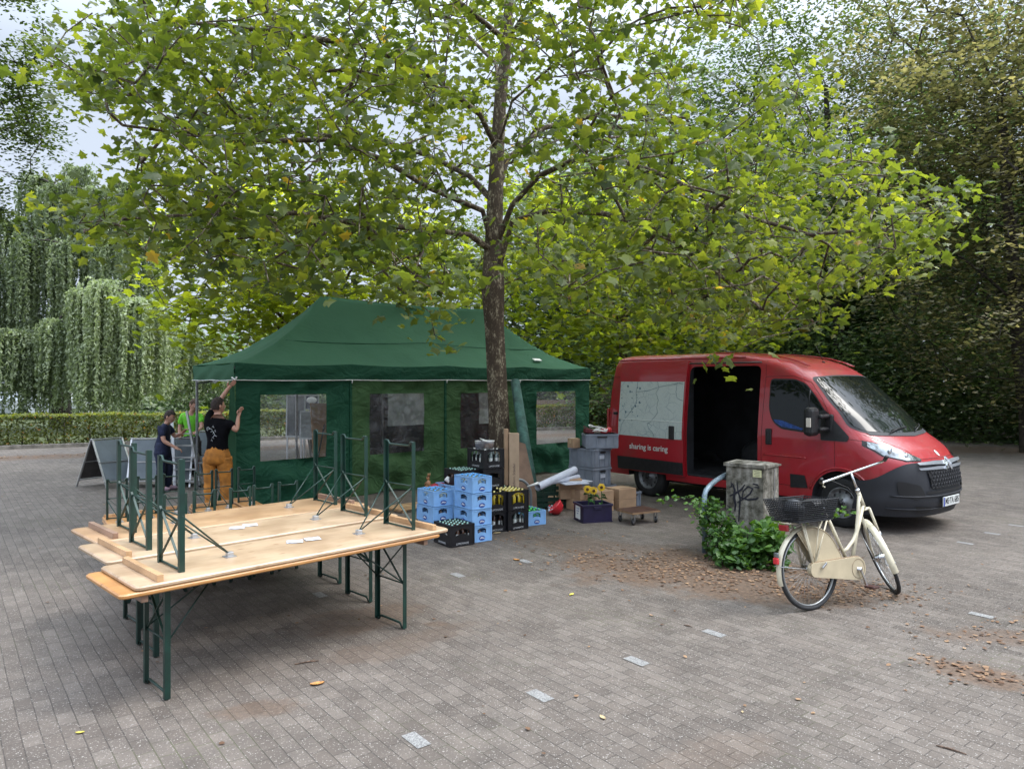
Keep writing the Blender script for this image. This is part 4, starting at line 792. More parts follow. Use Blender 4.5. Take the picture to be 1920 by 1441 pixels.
K2 = G(907, 712 + 1360 * 2.05 / 10.0)
for k in range(4): place_crate('tall' if k == 3 else 'low', xy=K2, z=k * hK, label=['bottom', 'second', 'third', 'top'][k] + ' black crate of the tallest black stack at the tree trunk', group='black drink crates', bottles='white' if k == 3 else None, blabel='clear bottle in the top crate of the tallest black stack', bgroup='clear bottles in the tallest black stack')
K3 = K2 + np.array([-.80 * .36, -.60 * .36, 0]) + np.array([-.03, .10, 0])
for k in range(3): place_crate('low', xy=K3, z=k * hK, label=['bottom', 'middle', 'top'][k] + ' black crate of the stack just behind the tallest blue stack', group='black drink crates', bottles='grncap' if k == 2 else None, nb=(4, 5), blabel='capped bottle in the black crate just behind the tallest blue stack', bgroup='bottles in the black crate behind the blue stack')
K4 = K0 + np.array([-.80 * .36, -.60 * .36 + .05, 0])
for k in range(2): place_crate('tall', xy=K4, z=k * hK, label=['lower', 'upper'][k] + ' black crate between the blue stack and the yellow lemonade crate', group='black drink crates', bottles='yellow' if k else 'grncap', nb=(3, 4), only_edge=True, blabel=('yellow' if k else 'dark') + ' bottle in the narrow gap beside the blue stack', bgroup=('yellow' if k else 'dark') + ' bottles beside the blue stack')
# tubs on the tall black stack
TUB = plastic_pane('clear_tub_plastic', (.85, .87, .9), .35, .1); FOODO = mat('orange_snacks', (.62, .25, .04), .6, var=.4, vscale=60, bump=1, bscale=80); FOODD = mat('dark_sweets', (.05, .03, .05), .5, var=.4, vscale=60, bump=1, bscale=80)
for (dx, dy, fm, lab, c_) in ((.06, .17, FOODD, 'clear tub of dark sweets with lid ajar on the tallest black crates', 1), (.15, .10, FOODO, 'clear tub of orange snacks on the tallest black crates', 0)):
    p = K2 + np.array([.8 * dx - .6 * dy, .6 * dx + .8 * dy, 4 * hK + .002]); r = empty('snack_tub', p, label=lab, cat='tub', group='snack tubs')
    MB().lathe([(.001, 0), (.068, .001), (.080, .105), (.084, .107)], 20).build('tub', TUB, r); MB().lathe([(.001, .004), (.064, .004), (.072, .062), (.04, .072), (.001, .07)], 16).build('contents', fm, r)
    if c_: MB().lathe([(.001, 0), (.085, 0), (.087, .006), (.001, .008)], 20, c=(.07, .01, .105), M=Matrix.Rotation(R(22), 3, 'Y')).build('lid', WHITEP, r)
    else: MB().lathe([(.083, .10), (.087, .112), (.081, .114)], 20).build('rim', WHITEP, r)
# things on the left blue stack
def bunny(p):
    mb = MB(); mb.sphere((0, 0, .05), (.035, .03, .055), 12, 8); mb.sphere((.01, 0, .125), (.026, .022, .03), 12, 8); mb.sphere((.03, 0, .118), (.014, .012, .012), 8, 6)
    for s in (-1, 1): mb.tube([(0, s * .010, .14), (-.012, s * .014, .175), (-.016, s * .016, .20)], [.009, .011, .004], 8)
    for s in (-1, 1): mb.tube([(.02, s * .02, .07), (.04, s * .02, .05), (.05, s * .018, .02)], [.010, .009, .011], 8); mb.sphere((.01, s * .025, .015), (.035, .012, .014), 8, 6)
    mb.sphere((-.035, 0, .03), .012, 8, 6); o = mb.build('rabbit_figurine', mat('caramel_ceramic', (.42, .20, .08), .35, 0, .3, var=.2, vscale=30)); o.location = p; o.rotation_euler = (0, 0, 2.4); tag(o, 'brown rabbit figurine sitting upright behind the left blue crates', 'figurine')
pb = P(793, 912, 10.1)
tb = MB(); cB = (pb[0] + .32, pb[1] + .15); 
o = MB().box((0, 0, .275), (.55, .42, .55), bev=.01).build('black_chest', BLACKP); o.location = (cB[0], cB[1], 0); o.rotation_euler = (0, 0, crz); tag(o, 'dark storage chest behind the left blue crates with odds and ends on top', 'chest')
bunny((pb[0] + .07, pb[1] + .05, .55))
rc = MB(); pts = []; rr = random.Random(4)
for i in range(9):
    for j in range(9): pts.append(((i - 4) * .03, (j - 4) * .026, .045 * math.cos((i - 4) * .36) * math.cos((j - 4) * .36) + .012 * math.sin(i * 2.3 + j * 1.7) + .02))
o = rc.grid(pts, 9, 9).build('red_cloth', mat('red_cloth', (.32, .02, .03), .8)); o.location = (pb[0] + .22, pb[1] + .08, .545); tag(o, 'small crumpled red cloth beside the rabbit figurine', 'cloth')
o = MB().lathe([(.001, 0), (.035, 0), (.037, .16), (.03, .165), (.001, .165)], 16, M=Matrix.Rotation(R(-50), 3, 'Y')).build('paper_towel_roll', WHITEP); o.location = (pb[0] + .44, pb[1] + .05, .575); tag(o, 'white paper roll leaning on the chest next to the red cloth', 'paper roll')
# ================================================================ BOXES, GREY BOXES, DOLLY ...
CARD = mat('cardboard', (.43, .28, .17), .8, var=.12, vscale=5, bump=.1, bscale=40); CARD2 = mat('pale_cardboard', (.50, .36, .24), .8, var=.1, vscale=5); TAPE = mat('packing_tape', (.48, .34, .20), .35)
def carton(px, py, w, d, h, z, rz, label, m=CARD, group='cardboard boxes by the tent', Y=None):
    g = G(px, py, z) if Y is None else P(px, py, Y); r = empty('cardboard_box', (g[0], g[1], z), rz, label, 'cardboard box', group)
    MB().box((w / 2, d / 2, h / 2), (w, d, h), bev=.004).build('carton', m, r); MB().box((w / 2, d / 2, h + .001), (w * .995, .05, .002)).box((-.001, d / 2, h - .04), (.002, .05, .08)).build('tape', TAPE, r); return r
rzC = crz - .05
carton(1087, 958, .42, .30, .165, 0, rzC + .1, 'bottom cardboard box behind the purple crate, left part of the pile'); carton(1027, 950, .38, .32, .16, 0, rzC - .75, 'bottom left cardboard box behind the red bowl')
g0 = G(1118, 961); carton(1118, 961, .36, .34, .165, 0, rzC, 'lower cardboard box behind the sunflowers'); carton(1118, 961, .36, .34, .15, .167, rzC, 'upper cardboard box behind the sunflowers', Y=g0[1])
for k in range(2): carton(1161, 956, .36, .34, .16, k * .162, rzC - .02, ['lower', 'upper'][k] + ' cardboard box at the right end of the pile', Y=G(1161, 956)[1])
g1 = G(1050, 955); 
for k in range(2): carton(1050, 955, .36, .30, .155, .163 + k * .157 if k else .163, rzC - .45, ['second', 'topmost'][k] + ' cardboard box in the left heap under the white paper rolls', Y=g1[1])
carton(1088, 958, .42, .30, .155, .168, rzC + .1, 'upper cardboard box beside the left heap, just behind the purple crate', Y=G(1087, 958)[1])
carton(1026, 895, .50, .34, .20, 0, -.2, 'open white topped cardboard box at the foot of the tent wall', Y=12.6)
carton(985, 893, .4, .3, .12, 0, .3, 'flat cardboard box on the ground right of the leaning tube', Y=13.0)
# upright long cardboard box with handwriting
g = P(970, 903, 10.45); r = empty('tall_cardboard_box', (g[0] - .12, g[1], 0), .12, 'tall narrow cardboard box with handwriting standing against the tree trunk', 'cardboard box')
MB().box((.075, .06, .64), (.145, .12, 1.28), bev=.004).build('carton', CARD2, r); MB().box((-.035, .075, .67), (.06, .10, 1.34), bev=.003).build('inner_sheet', CARD, r)
tx = MB(); text_mb(tx, 'Sonnenschirm Ständer', .055, frame3((.075, -.002, .60), (0, 0, 1), (-1, 0, 0)), 0, .0005); tx.build('handwriting', mat('pen_ink', (.09, .06, .05), .7), r)
# leaning rolled green canvas
g = P(1000, 892, 11.9); t_ = P(966, 722, 13.6)
mb = MB(); aa = Vector((float(g[0]), float(g[1]), .02)); bb = Vector((float(t_[0]), float(t_[1]), 2.02)); mb.tube([aa, aa.lerp(bb, .5), bb], [.12, .10, .085], 20)
o = mb.build('rolled_canvas', mat('teal_carpet_roll', (.055, .135, .115), .9, var=.25, vscale=8, bump=.6, bscale=30)); tag(o, 'long grey green carpet roll leaning against the tent right of the trunk', 'carpet roll')
# brown board and bent grey hoops behind the tall box
g = P(985, 905, 11.2); mb = MB(); mb.prism([(0, 0), (.34, 0), (.34, .25), (.20, 1.05), (.06, 1.1), (0, .3)], .015, frame3((g[0] - .14, g[1] + .1, 0), (.96, .25, 0), (.0, .2, 1)))
tag(mb.build('wooden_board', mat('brown_plywood', (.24, .15, .10), .7, var=.2, vscale=5, bump=.2)), 'brown wooden board leaning behind the tall cardboard box', 'board')
for (px, ph, lab) in ((972, 0, 'bent grey metal hoop of a cart seen either side of the tall cardboard box'),):
    g = P(px, 905, 11.0); pts = []
    for k in range(17): a = math.pi * k / 16; pts.append((-.20 * math.cos(a), 0, .28 + .26 * math.sin(a)))
    pts = [(-.20, 0, .02)] + pts + [(.20, 0, .02)]; o = MB().tube(pts, .022, 10).build('metal_hoop', mat('grey_painted_tube', (.20, .22, .23), .5, .3)); o.location = (g[0], g[1], 0); o.rotation_euler = (0, 0, .3); tag(o, lab, 'hoop')
# grey euro boxes
def grey_box(px, py, Y, z, w, d, h, rz, label, paper=None):
    g = P(px, py, Y); r = empty('grey_storage_box', (g[0], g[1], z), rz, label, 'storage box', 'grey stacking boxes'); mb = MB()
    mb.box((w / 2, d / 2, h / 2), (w - .03, d - .03, h - .002)); mb.box((w / 2, d / 2, h - .025), (w, d, .022), bev=.003); mb.box((w / 2, d / 2, h - .008), (w - .012, d - .012, .014)); mb.box((w / 2, d / 2, .02), (w - .02, d - .02, .02))
    for k in (.12, .36, .64, .88): mb.box((w * k, .008, h / 2), (.022, .016, h - .05)); mb.box((.008, d * k, h / 2), (.016, .022, h - .05)); mb.box((w - .008, d * k, h / 2), (.016, .022, h - .05)); mb.box((w * k, d - .008, h / 2), (.022, .016, h - .05))
    mb.build('box', GREY, r); mb = MB(); mb.box((w / 2, .002, h * .80), (w * .3, .014, .03)); mb.build('grip', BLACKP, r)
    if paper: mb = MB(); mb.box((w * paper, .004, h * .55), (.11, .020, .06)); mb.build('paper_sticker', PAPER, r)
    return r
YG = 11.9; pg = (1114, 911)
grey_box(1113, 911, YG, 0.0, .56, .40, .288, crz + .05, 'lowest grey box hidden behind the cardboard pile'); grey_box(1113, 911, YG, .29, .44, .60, .305, crz + .05, 'grey box with a sticker, just above the cardboard pile', .5)
grey_box(1113, 911, YG, .598, .44, .60, .315, crz + .05, 'upper large grey box, just below the small one', .45); g = P(1100, 911, YG + .05)
grey_box(1098, 911, YG + .06, .916, .56, .36, .24, crz - .55, 'small grey box on top holding the red and white cable')
r = carton(1074, 911, .15, .15, .155, .915, crz - .1, 'small printed cardboard cube on the grey boxes', group=None, Y=YG + .18)
r = grey_box(1178, 955, 11.6, 0, .3, .4, .25, rzC, 'low blue grey box at the right end behind the cardboard')
# cable in the small box
RED = mat('bright_red_plastic', (.55, .02, .03), .4, 0, .3); g = P(1115, 815, YG); zc = 1.165
mb = MB(); rr = random.Random(2)
for k in range(4): pts = [(.16 * math.cos(a) * (1 - .1 * k) + .02 * k, .10 * math.sin(a), .03 + .10 * max(0, math.sin(a * .5 + k)) * (k == 0) + .012 * k + .012 * math.sin(3 * a + k)) for a in np.linspace(0, 6.283, 26, endpoint=False)]; mb.tube(pts, .008, 6, closed=True)
o = mb.build('white_cable', WHITEP); o.location = (g[0] + .08, g[1] + .15, zc); tag(o, 'loops of white cable lying in the small grey box', 'cable')
mb = MB(); mb.sphere((0, 0, .04), (.08, .05, .04), 12, 8); mb.sphere((.07, 0, .06), (.05, .05, .045), 12, 8); mb.tube([(-.2, .02, .03), (-.1, 0, .05), (0, 0, .05)], .014, 8); o = mb.build('red_socket', RED); o.location = (g[0] + .18, g[1] + .12, zc); tag(o, 'red cable coupling on top of the grey boxes', 'coupling')
mb = MB(); mb.box((0, 0, .04), (.16, .10, .07), bev=.01); mb.tube([(-.11, 0, .10), (.06, 0, .06)], .010, 6); o = mb.build('dark_red_case', mat('dark_red_plastic', (.10, .01, .015), .4)); o.location = (g[0] - .09, g[1] + .12, zc); o.rotation_euler = (0, R(10), .4); tag(o, 'dark red case with white tube at the left of the small grey box', 'case')
# paper rolls
for (a, b, r_, lab) in (((1008, 913, 11.0), (1078, 880, 11.7), .058, 'thick white paper roll lying across the cardboard boxes'), ((1030, 905, 11.2), (1085, 893, 11.7), .035, 'thin white paper roll below the thick one')):
    pa, pb_ = P(*a), P(*b); mb = MB(); n = 18; v0 = Vector(tuple(pa)); v1 = Vector(tuple(pb_)); mb.tube([v0, v1], r_, 20, cap=False); mb.tube([v0 + (v1 - v0) * .01, v1], r_ * .72, 16, cap=False); o = mb.build('paper_roll', PAPER); tag(o, lab, 'paper roll')
mb = MB(); mb.tube([P(988, 912, 10.9), P(1010, 905, 10.9)], [.010, .022], 8); tag(mb.build('white_tube_end', WHITEP), 'narrow white tube end poking out left of the paper rolls', 'tube')
mb = MB(); mb.box(P(1075, 905, 11.4), (.42, .28, .012), rz=.4); mb.box(P(1083, 902, 11.5) , (.40, .28, .01), rz=.7); tag(mb.build('paper_stack', PAPER), 'sheets of white paper on the left cardboard boxes', 'paper')
# dark green crate and red bowl
g = G(1000, 965); r = empty('green_crate', (g[0], g[1] + .45, 0), .25, 'dark green folding crate behind the single blue crate', 'crate'); mb = MB()
for z in (.06, .15, .24, .33): mb.box((.27, 0, z), (.54, .012, .06)); mb.box((.27, .36, z), (.54, .012, .06)); mb.box((0, .18, z), (.012, .36, .06)); mb.box((.54, .18, z), (.012, .36, .06))
for x in (0, .18, .36, .54): mb.box((x, 0, .18), (.02, .018, .36)); mb.box((x, .36, .18), (.02, .018, .36))
mb.box((.27, .18, .03), (.52, .34, .01)); mb.build('slatted_shell', GRNC, r)
g = G(1041, 967); M_ = Matrix.Rotation(R(-62), 3, 'Y'); r = empty('red_bowl', (g[0] + .02, g[1] + .1, .115), 0, 'red bowl tipped on its side next to the purple crate', 'bowl')
MB().lathe([(.001, -.10), (.05, -.10), (.10, -.055), (.125, .02), (.128, .035), (.120, .035), (.095, -.045), (.045, -.088), (.001, -.088)], 24, M=Matrix.Rotation(R(-48), 3, 'Y')).build('shell', RED, r)
mb = MB(); rr = random.Random(8)
for k in range(16): mb.sphere((-.06 + rr.uniform(-.05, .03), rr.uniform(-.08, .08), -.03 + rr.uniform(-.06, .06)), rr.uniform(.012, .024), 6, 5, mi=k % 2)
mb.build('scraps', [PAPER, RED], r)
# purple crate with sunflowers
g = G(1093, 981); r = empty('purple_crate', g, crz - .35, 'dark purple plastic crate with a white notice on its side', 'crate'); w, d, h = .46, .36, .265; mb = MB()
for (c, s) in (((w / 2, .008, h / 2), (w - .02, .012, h - .02)), ((w / 2, d - .008, h / 2), (w - .02, .012, h - .02)), ((.008, d / 2, h / 2), (.012, d - .02, h - .02)), ((w - .008, d / 2, h / 2), (.012, d - .02, h - .02))): mb.box(c, s)
mb.box((w / 2, d / 2, .03), (w - .03, d - .03, .01)); mb.box((w / 2, 0, h - .02), (w + .02, .026, .03), bev=.004); mb.box((w / 2, d, h - .02), (w + .02, .026, .03), bev=.004); mb.box((0, d / 2, h - .02), (.026, d - .03, .028), bev=.004); mb.box((w, d / 2, h - .02), (.026, d - .03, .028), bev=.004); mb.box((w / 2, d / 2, .008), (w + .004, d + .004, .016)); mb.box((w / 2, 0, h - .06), (.12, .02, .05), bev=.006)
mb.build('shell', PURP, r); mb = MB(); mb.box((-.0005, .19, .13), (.006, .17, .185)); n_ = mb.build('notice', WHITEP, r); tx = MB()
for k, s in enumerate(('SONNEN', 'BLUMEN', 'bitte')): text_mb(tx, s, .026, frame3((-.0040, .19, .185 - .035 * k), (0, -1, 0), (0, 0, 1)), 0, .0004)
tx.build('notice_text', BLUED, n_)
LEAFG = mat('sunflower_green', (.05, .16, .03), .55, var=.3, vscale=20); PETAL = mat('sunflower_yellow', (.80, .50, .02), .55, var=.15, vscale=30); SEED = mat('sunflower_centre', (.10, .045, .015), .9, bump=.8, bscale=200)
rr = random.Random(6); ca = math.cos(crz - .35); sa = math.sin(crz - .35)
for i, (lx, ly, hh, face, lab) in enumerate([(.12, .10, .47, (-.3, -1, .35), 'left sunflower in the purple crate, facing left'), (.22, .13, .44, (.1, -1, .9), 'middle sunflower in the purple crate, half open'), (.33, .10, .49, (.0, -1, .12), 'right sunflower in the purple crate, round face to the front')]):
    rt = empty('sunflower', (g[0] + lx * ca - ly * sa, g[1] + lx * sa + ly * ca, .03), 0, lab, 'sunflower', 'sunflowers'); hh -= .03; f = Vector(face).normalized()
    MB().tube([(0, 0, 0), (.01, .01, hh * .6), (0, .01, hh - .01), (f.x * .02, f.y * .02 + .01, hh)], .007, 6).build('stem', LEAFG, rt)
    Mf = frame3((f.x * .03, f.y * .03 + .01, hh), f.cross(Vector((0, 0, 1))), Vector((0, 0, 1))); 
    mb = MB(); N = 18
    for k in range(N * 2):
        a = 2 * math.pi * k / (N * 2) + .1 * rr.random(); L = rr.uniform(.034, .048); r0 = .020; c_, s_ = math.cos(a), math.sin(a); z = .004 + .02 * (k % 2) * (1 if i != 1 else 2.2); wq = .011
        vs = [Mf @ Vector((c_ * r0 - s_ * 0, s_ * r0, 0)), Mf @ Vector((c_ * (r0 + L * .5) - s_ * wq, s_ * (r0 + L * .5) + c_ * wq, z * .7)), Mf @ Vector((c_ * (r0 + L), s_ * (r0 + L), z)), Mf @ Vector((c_ * (r0 + L * .5) + s_ * wq, s_ * (r0 + L * .5) - c_ * wq, z * .7))]
        mb.add(vs, [(0, 1, 2, 3)])
    mb.build('petals', PETAL, rt); MB().sphere(tuple(Mf.translation), (.022, .022, .008), 14, 6, M=Mf.to_3x3()).build('flower_centre', SEED, rt)
    mb = MB()
    for k in range(5):
        a = rr.uniform(0, 6.28); z = hh * rr.uniform(.45, .85); L = rr.uniform(.07, .11); c_, s_ = math.cos(a), math.sin(a)
        mb.add([(0, .01, z), (c_ * L * .5 - s_ * .035, s_ * L * .5 + c_ * .035 + .01, z + .02), (c_ * L, s_ * L + .01, z - .025), (c_ * L * .5 + s_ * .035, s_ * L * .5 - c_ * .035 + .01, z + .02)], [(0, 1, 2), (0, 2, 3)])
    mb.build('leaf', LEAFG, rt)
# dolly
g = G(1190, 985); r = empty('furniture_dolly', (g[0], g[1], 0), .50, 'brown wooden furniture dolly on four castors right of the purple crate', 'dolly'); L, D = .50, .40
BRD = mat('brown_phenolic_board', (.085, .040, .026), .35, var=.2, vscale=12); PLY = mat('plywood_edge', (.36, .22, .12), .7, var=.3, vscale=30, stretch=(1, 1, 12))
MB().box((0, 0, 0), (1, 1, 1)); mb = MB(); mb.box((L / 2 - .05, D / 2 - .02, .170), (L, D, .028), bev=.002, mi=1); mb.box((L / 2 - .05, D / 2 - .02, .1855), (L - .006, D - .006, .003), mi=0); mb.build('deck', [BRD, PLY], r)
for (x, y) in ((.0, .03), (L - .10, .03), (0, D - .07), (L - .10, D - .07)):
    a = .5 + x * 2; M_ = Matrix.Rotation(a, 3, 'Z') @ Matrix.Rotation(R(90), 3, 'X'); mb = MB(); mb.lathe([(.001, -.012), (.030, -.012), (.030, .012), (.001, .012)], 14, c=(x, y, .047), M=M_, mi=1); mb.lathe([(.030, -.014), (.044, -.013), (.047, 0), (.044, .013), (.030, .014)], 20, c=(x, y, .047), M=M_); w_ = mb.build('castor', [BLACKP, ZINC], r)
    fk = MB(); fk.box((x, y, .150), (.06, .05, .006)); dv = Vector((math.cos(a + math.pi / 2), math.sin(a + math.pi / 2), 0))
    for s in (-1, 1): c_ = Vector((x, y, .10)) + dv * s * .022; fk.box(c_, (.034, .003, .11), rz=a)
    fk.build('fork', ZINC, w_)
# slatted pallet left of the blue crates
g = G(748, 962); r = empty('wooden_pallet', (g[0], g[1], 0), .75, 'weathered wooden slats lying on the ground left of the blue crates', 'pallet')
for k in range(4): MB().box((.3, .12 * k, .05), (.62, .08, .022), bev=.003).build('slat', W_BAT, r)
for x in (.08, .5): MB().box((x, .18, .02), (.07, .44, .036), bev=.003).build('bearer', W_BAT, r)
# ================================================================ VAN
from mathutils.geometry import delaunay_2d_cdt
def paint(name, col, rough=.32, coat=.7, dirt=(.12, .05, .04)):
    m = bpy.data.materials.new(name); m.use_nodes = True; n, l = nt(m); b = n['Principled BSDF']; b.inputs['Roughness'].default_value = rough; b.inputs['Coat Weight'].default_value = coat; b.inputs['Coat Roughness'].default_value = .06
    tc = n.new('ShaderNodeTexCoord'); ns = n.new('ShaderNodeTexNoise'); ns.inputs['Scale'].default_value = 2.2; ns.inputs['Detail'].default_value = 9; ns.inputs['Roughness'].default_value = .62; l.new(tc.outputs['Object'], ns.inputs[0])
    rp = n.new('ShaderNodeValToRGB'); rp.color_ramp.elements[0].position = .50; rp.color_ramp.elements[1].position = .75; rp.color_ramp.elements[1].color = (.55, .55, .55, 1); l.new(ns.outputs[0], rp.inputs[0])
    mx = n.new('ShaderNodeMixRGB'); l.new(rp.outputs[0], mx.inputs[0]); mx.inputs[1].default_value = (*col, 1); mx.inputs[2].default_value = (*dirt, 1)
    # pale bird lime and dried drops
    vo = n.new('ShaderNodeTexVoronoi'); vo.inputs['Scale'].default_value = 16; l.new(tc.outputs['Object'], vo.inputs[0]); r2 = n.new('ShaderNodeValToRGB'); r2.color_ramp.elements[0].position = .06; r2.color_ramp.elements[0].color = (1, 1, 1, 1); r2.color_ramp.elements[1].position = .12; r2.color_ramp.elements[1].color = (0, 0, 0, 1); l.new(vo.outputs['Distance'], r2.inputs[0])
    sx = n.new('ShaderNodeSeparateXYZ'); geo = n.new('ShaderNodeNewGeometry'); l.new(geo.outputs['Normal'], sx.inputs[0]); ml = n.new('ShaderNodeMath'); ml.operation = 'MULTIPLY'; up = n.new('ShaderNodeMath'); up.operation = 'SUBTRACT'; l.new(sx.outputs['Z'], up.inputs[0]); up.inputs[1].default_value = .35; up.use_clamp = True
    l.new(r2.outputs[0], ml.inputs[0]); l.new(up.outputs[0], ml.inputs[1]); mx2 = n.new('ShaderNodeMixRGB'); l.new(ml.outputs[0], mx2.inputs[0]); l.new(mx.outputs[0], mx2.inputs[1]); mx2.inputs[2].default_value = (.55, .45, .42, 1)
    l.new(mx2.outputs[0], b.inputs['Base Color']); rr = n.new('ShaderNodeMapRange'); l.new(ns.outputs[0], rr.inputs[0]); rr.inputs[3].default_value = rough * .8; rr.inputs[4].default_value = rough * 2.0; l.new(rr.outputs[0], b.inputs['Roughness'])
    return m
REDP = paint('red_van_paint', (.36, .008, .016)); VDARK = mat('dark_load_bay', (.020, .021, .026), .8, var=.3, vscale=4); VBUMP = mat('grey_black_bumper_plastic', (.020, .022, .028), .6, var=.1, vscale=4, bump=.12, bscale=400)
VGLASS = mat('dark_van_glass', (.006, .009, .009), .03, 0, 0, spec=.3); CHROME = mat('chrome', (.75, .77, .80), .15, 1.0); SILV = mat('silver_plastic', (.35, .37, .40), .35, .6); RUB = mat('tyre_rubber', (.018, .018, .019), .8, var=.25, vscale=15, bump=.3, bscale=120); STEEL = mat('grey_wheel_steel', (.30, .31, .32), .45, .6, var=.3, vscale=10)
LAMPG = mat('headlight_glass', (.30, .34, .36), .08, .6, 1.0, var=.4, vscale=9); WHT = mat('white_vinyl', (.62, .66, .63), .35, 0, .3)
zt = [.22, .45, .7, .9, .98, 1.1, 1.2, 1.3, 1.36, 1.6, 1.85, 2.08, 2.2, 2.3, 2.38, 2.44, 2.48, 2.505]
PXt = [4.40, 4.47, 4.46, 4.43, 4.38, 4.27, 4.13, 3.98, 3.91, 3.66, 3.39, 3.13, 2.97, 2.78, 2.54, 2.20, 1.80, 1.2]
Wt_z = [.22, .4, .7, 1.2, 1.45, 1.9, 2.15, 2.3, 2.38, 2.44, 2.48, 2.505]; Wt = [.97, 1.0, 1.02, 1.02, 1.00, .955, .925, .895, .87, .82, .72, .50]
CCz = [.2, .9, 1.1, 1.36, 1.6, 2.08, 2.3, 2.5]; CCt = [.78, .76, .70, .60, .52, .48, .6, .7]
NNz = [.2, .9, 1.36, 1.6, 2.1, 2.5]; NNt = [2.7, 2.8, 2.9, 3.2, 3.0, 2.6]
RRz = [.2, .9, 1.8, 2.3, 2.45, 2.505]; RRt = [-.95, -.97, -.94, -.88, -.82, -.6]
fW = lambda z: float(np.interp(z, Wt_z, Wt)); fP = lambda z: float(np.interp(z, zt, PXt)); fC = lambda z: float(np.interp(z, CCz, CCt)); fN = lambda z: float(np.interp(z, NNz, NNt)); fR = lambda z: float(np.interp(z, RRz, RRt))
YC = 1.02
def sideY(s, z):
    P_, c, n, w = fP(z), fC(z), fN(z), fW(z); a = P_ - c
    if s <= a: return w
    t = min(1, (s - a) / c); return w * max(0, 1 - t ** n) ** (1 / n)
def frontX(y, z):
    P_, c, n, w = fP(z), fC(z), fN(z), fW(z); t = min(1, abs(y) / w); return P_ - c + c * max(0, 1 - t ** n) ** (1 / n)
def mside(a, b, off=.004):
    y = sideY(a, b); e = .01; pu = Vector((a + e, YC - sideY(a + e, b), b)) - Vector((a, YC - y, b)); pv = Vector((a, YC - sideY(a, b + e), b + e)) - Vector((a, YC - y, b)); n = pu.cross(pv).normalized(); n = -n if n.y > 0 else n
    return Vector((a, YC - y, b)) + n * off
def mfront(a, b, off=.004):
    e = .01; p = Vector((frontX(a, b), YC + a, b)); pu = Vector((frontX(a + e, b), YC + a + e, b)) - p; pv = Vector((frontX(a, b + e), YC + a, b + e)) - p; n = pu.cross(pv).normalized(); n = -n if (n.x < 0 or (abs(n.x) < .05 and n.z < 0)) else n
    return p + n * off
def patch(poly, mp, step, off, m, name, parent, mi=0, rnd=0):
    if rnd:
        q = [];
        for i in range(len(poly)):
            a, b, c = Vector(poly[i - 1]), Vector(poly[i]), Vector(poly[(i + 1) % len(poly)]); r1 = min(rnd, (a - b).length * .45); r2 = min(rnd, (c - b).length * .45); p1 = b + (a - b).normalized() * r1; p2 = b + (c - b).normalized() * r2
            for k in range(5): t = k / 4; q.append(tuple(p1 * (1 - t) ** 2 + b * 2 * t * (1 - t) + p2 * t * t))
        poly = q
    pts = []; n = len(poly)
    for i in range(n):
        a = np.array(poly[i]); b = np.array(poly[(i + 1) % n]); k = max(1, int(np.linalg.norm(b - a) / step))
        for j in range(k): pts.append(tuple(a + (b - a) * j / k))
    nb = len(pts); xs = [p[0] for p in pts]; ys = [p[1] for p in pts]; g = []
    for x in np.arange(min(xs) + step * .5, max(xs), step):
        for y in np.arange(min(ys) + step * .5, max(ys), step): g.append((x, y))
    g = np.array(g) if g else np.zeros((0, 2)); 
    if len(g): g = g[in_poly(g[:, 0], g[:, 1], pts)]
    vs = [Vector((float(a), float(b))) for a, b in pts] + [Vector((float(a), float(b))) for a, b in g]
    r = delaunay_2d_cdt(vs, [], [list(range(nb))], 1, 1e-6); V3 = [mp(v.x, v.y, off) for v in r[0]]
    mb = MB(); mb.add(V3, [tuple(f) for f in r[2]], mi, True)
    return mb.build(name, m, parent) if name else mb
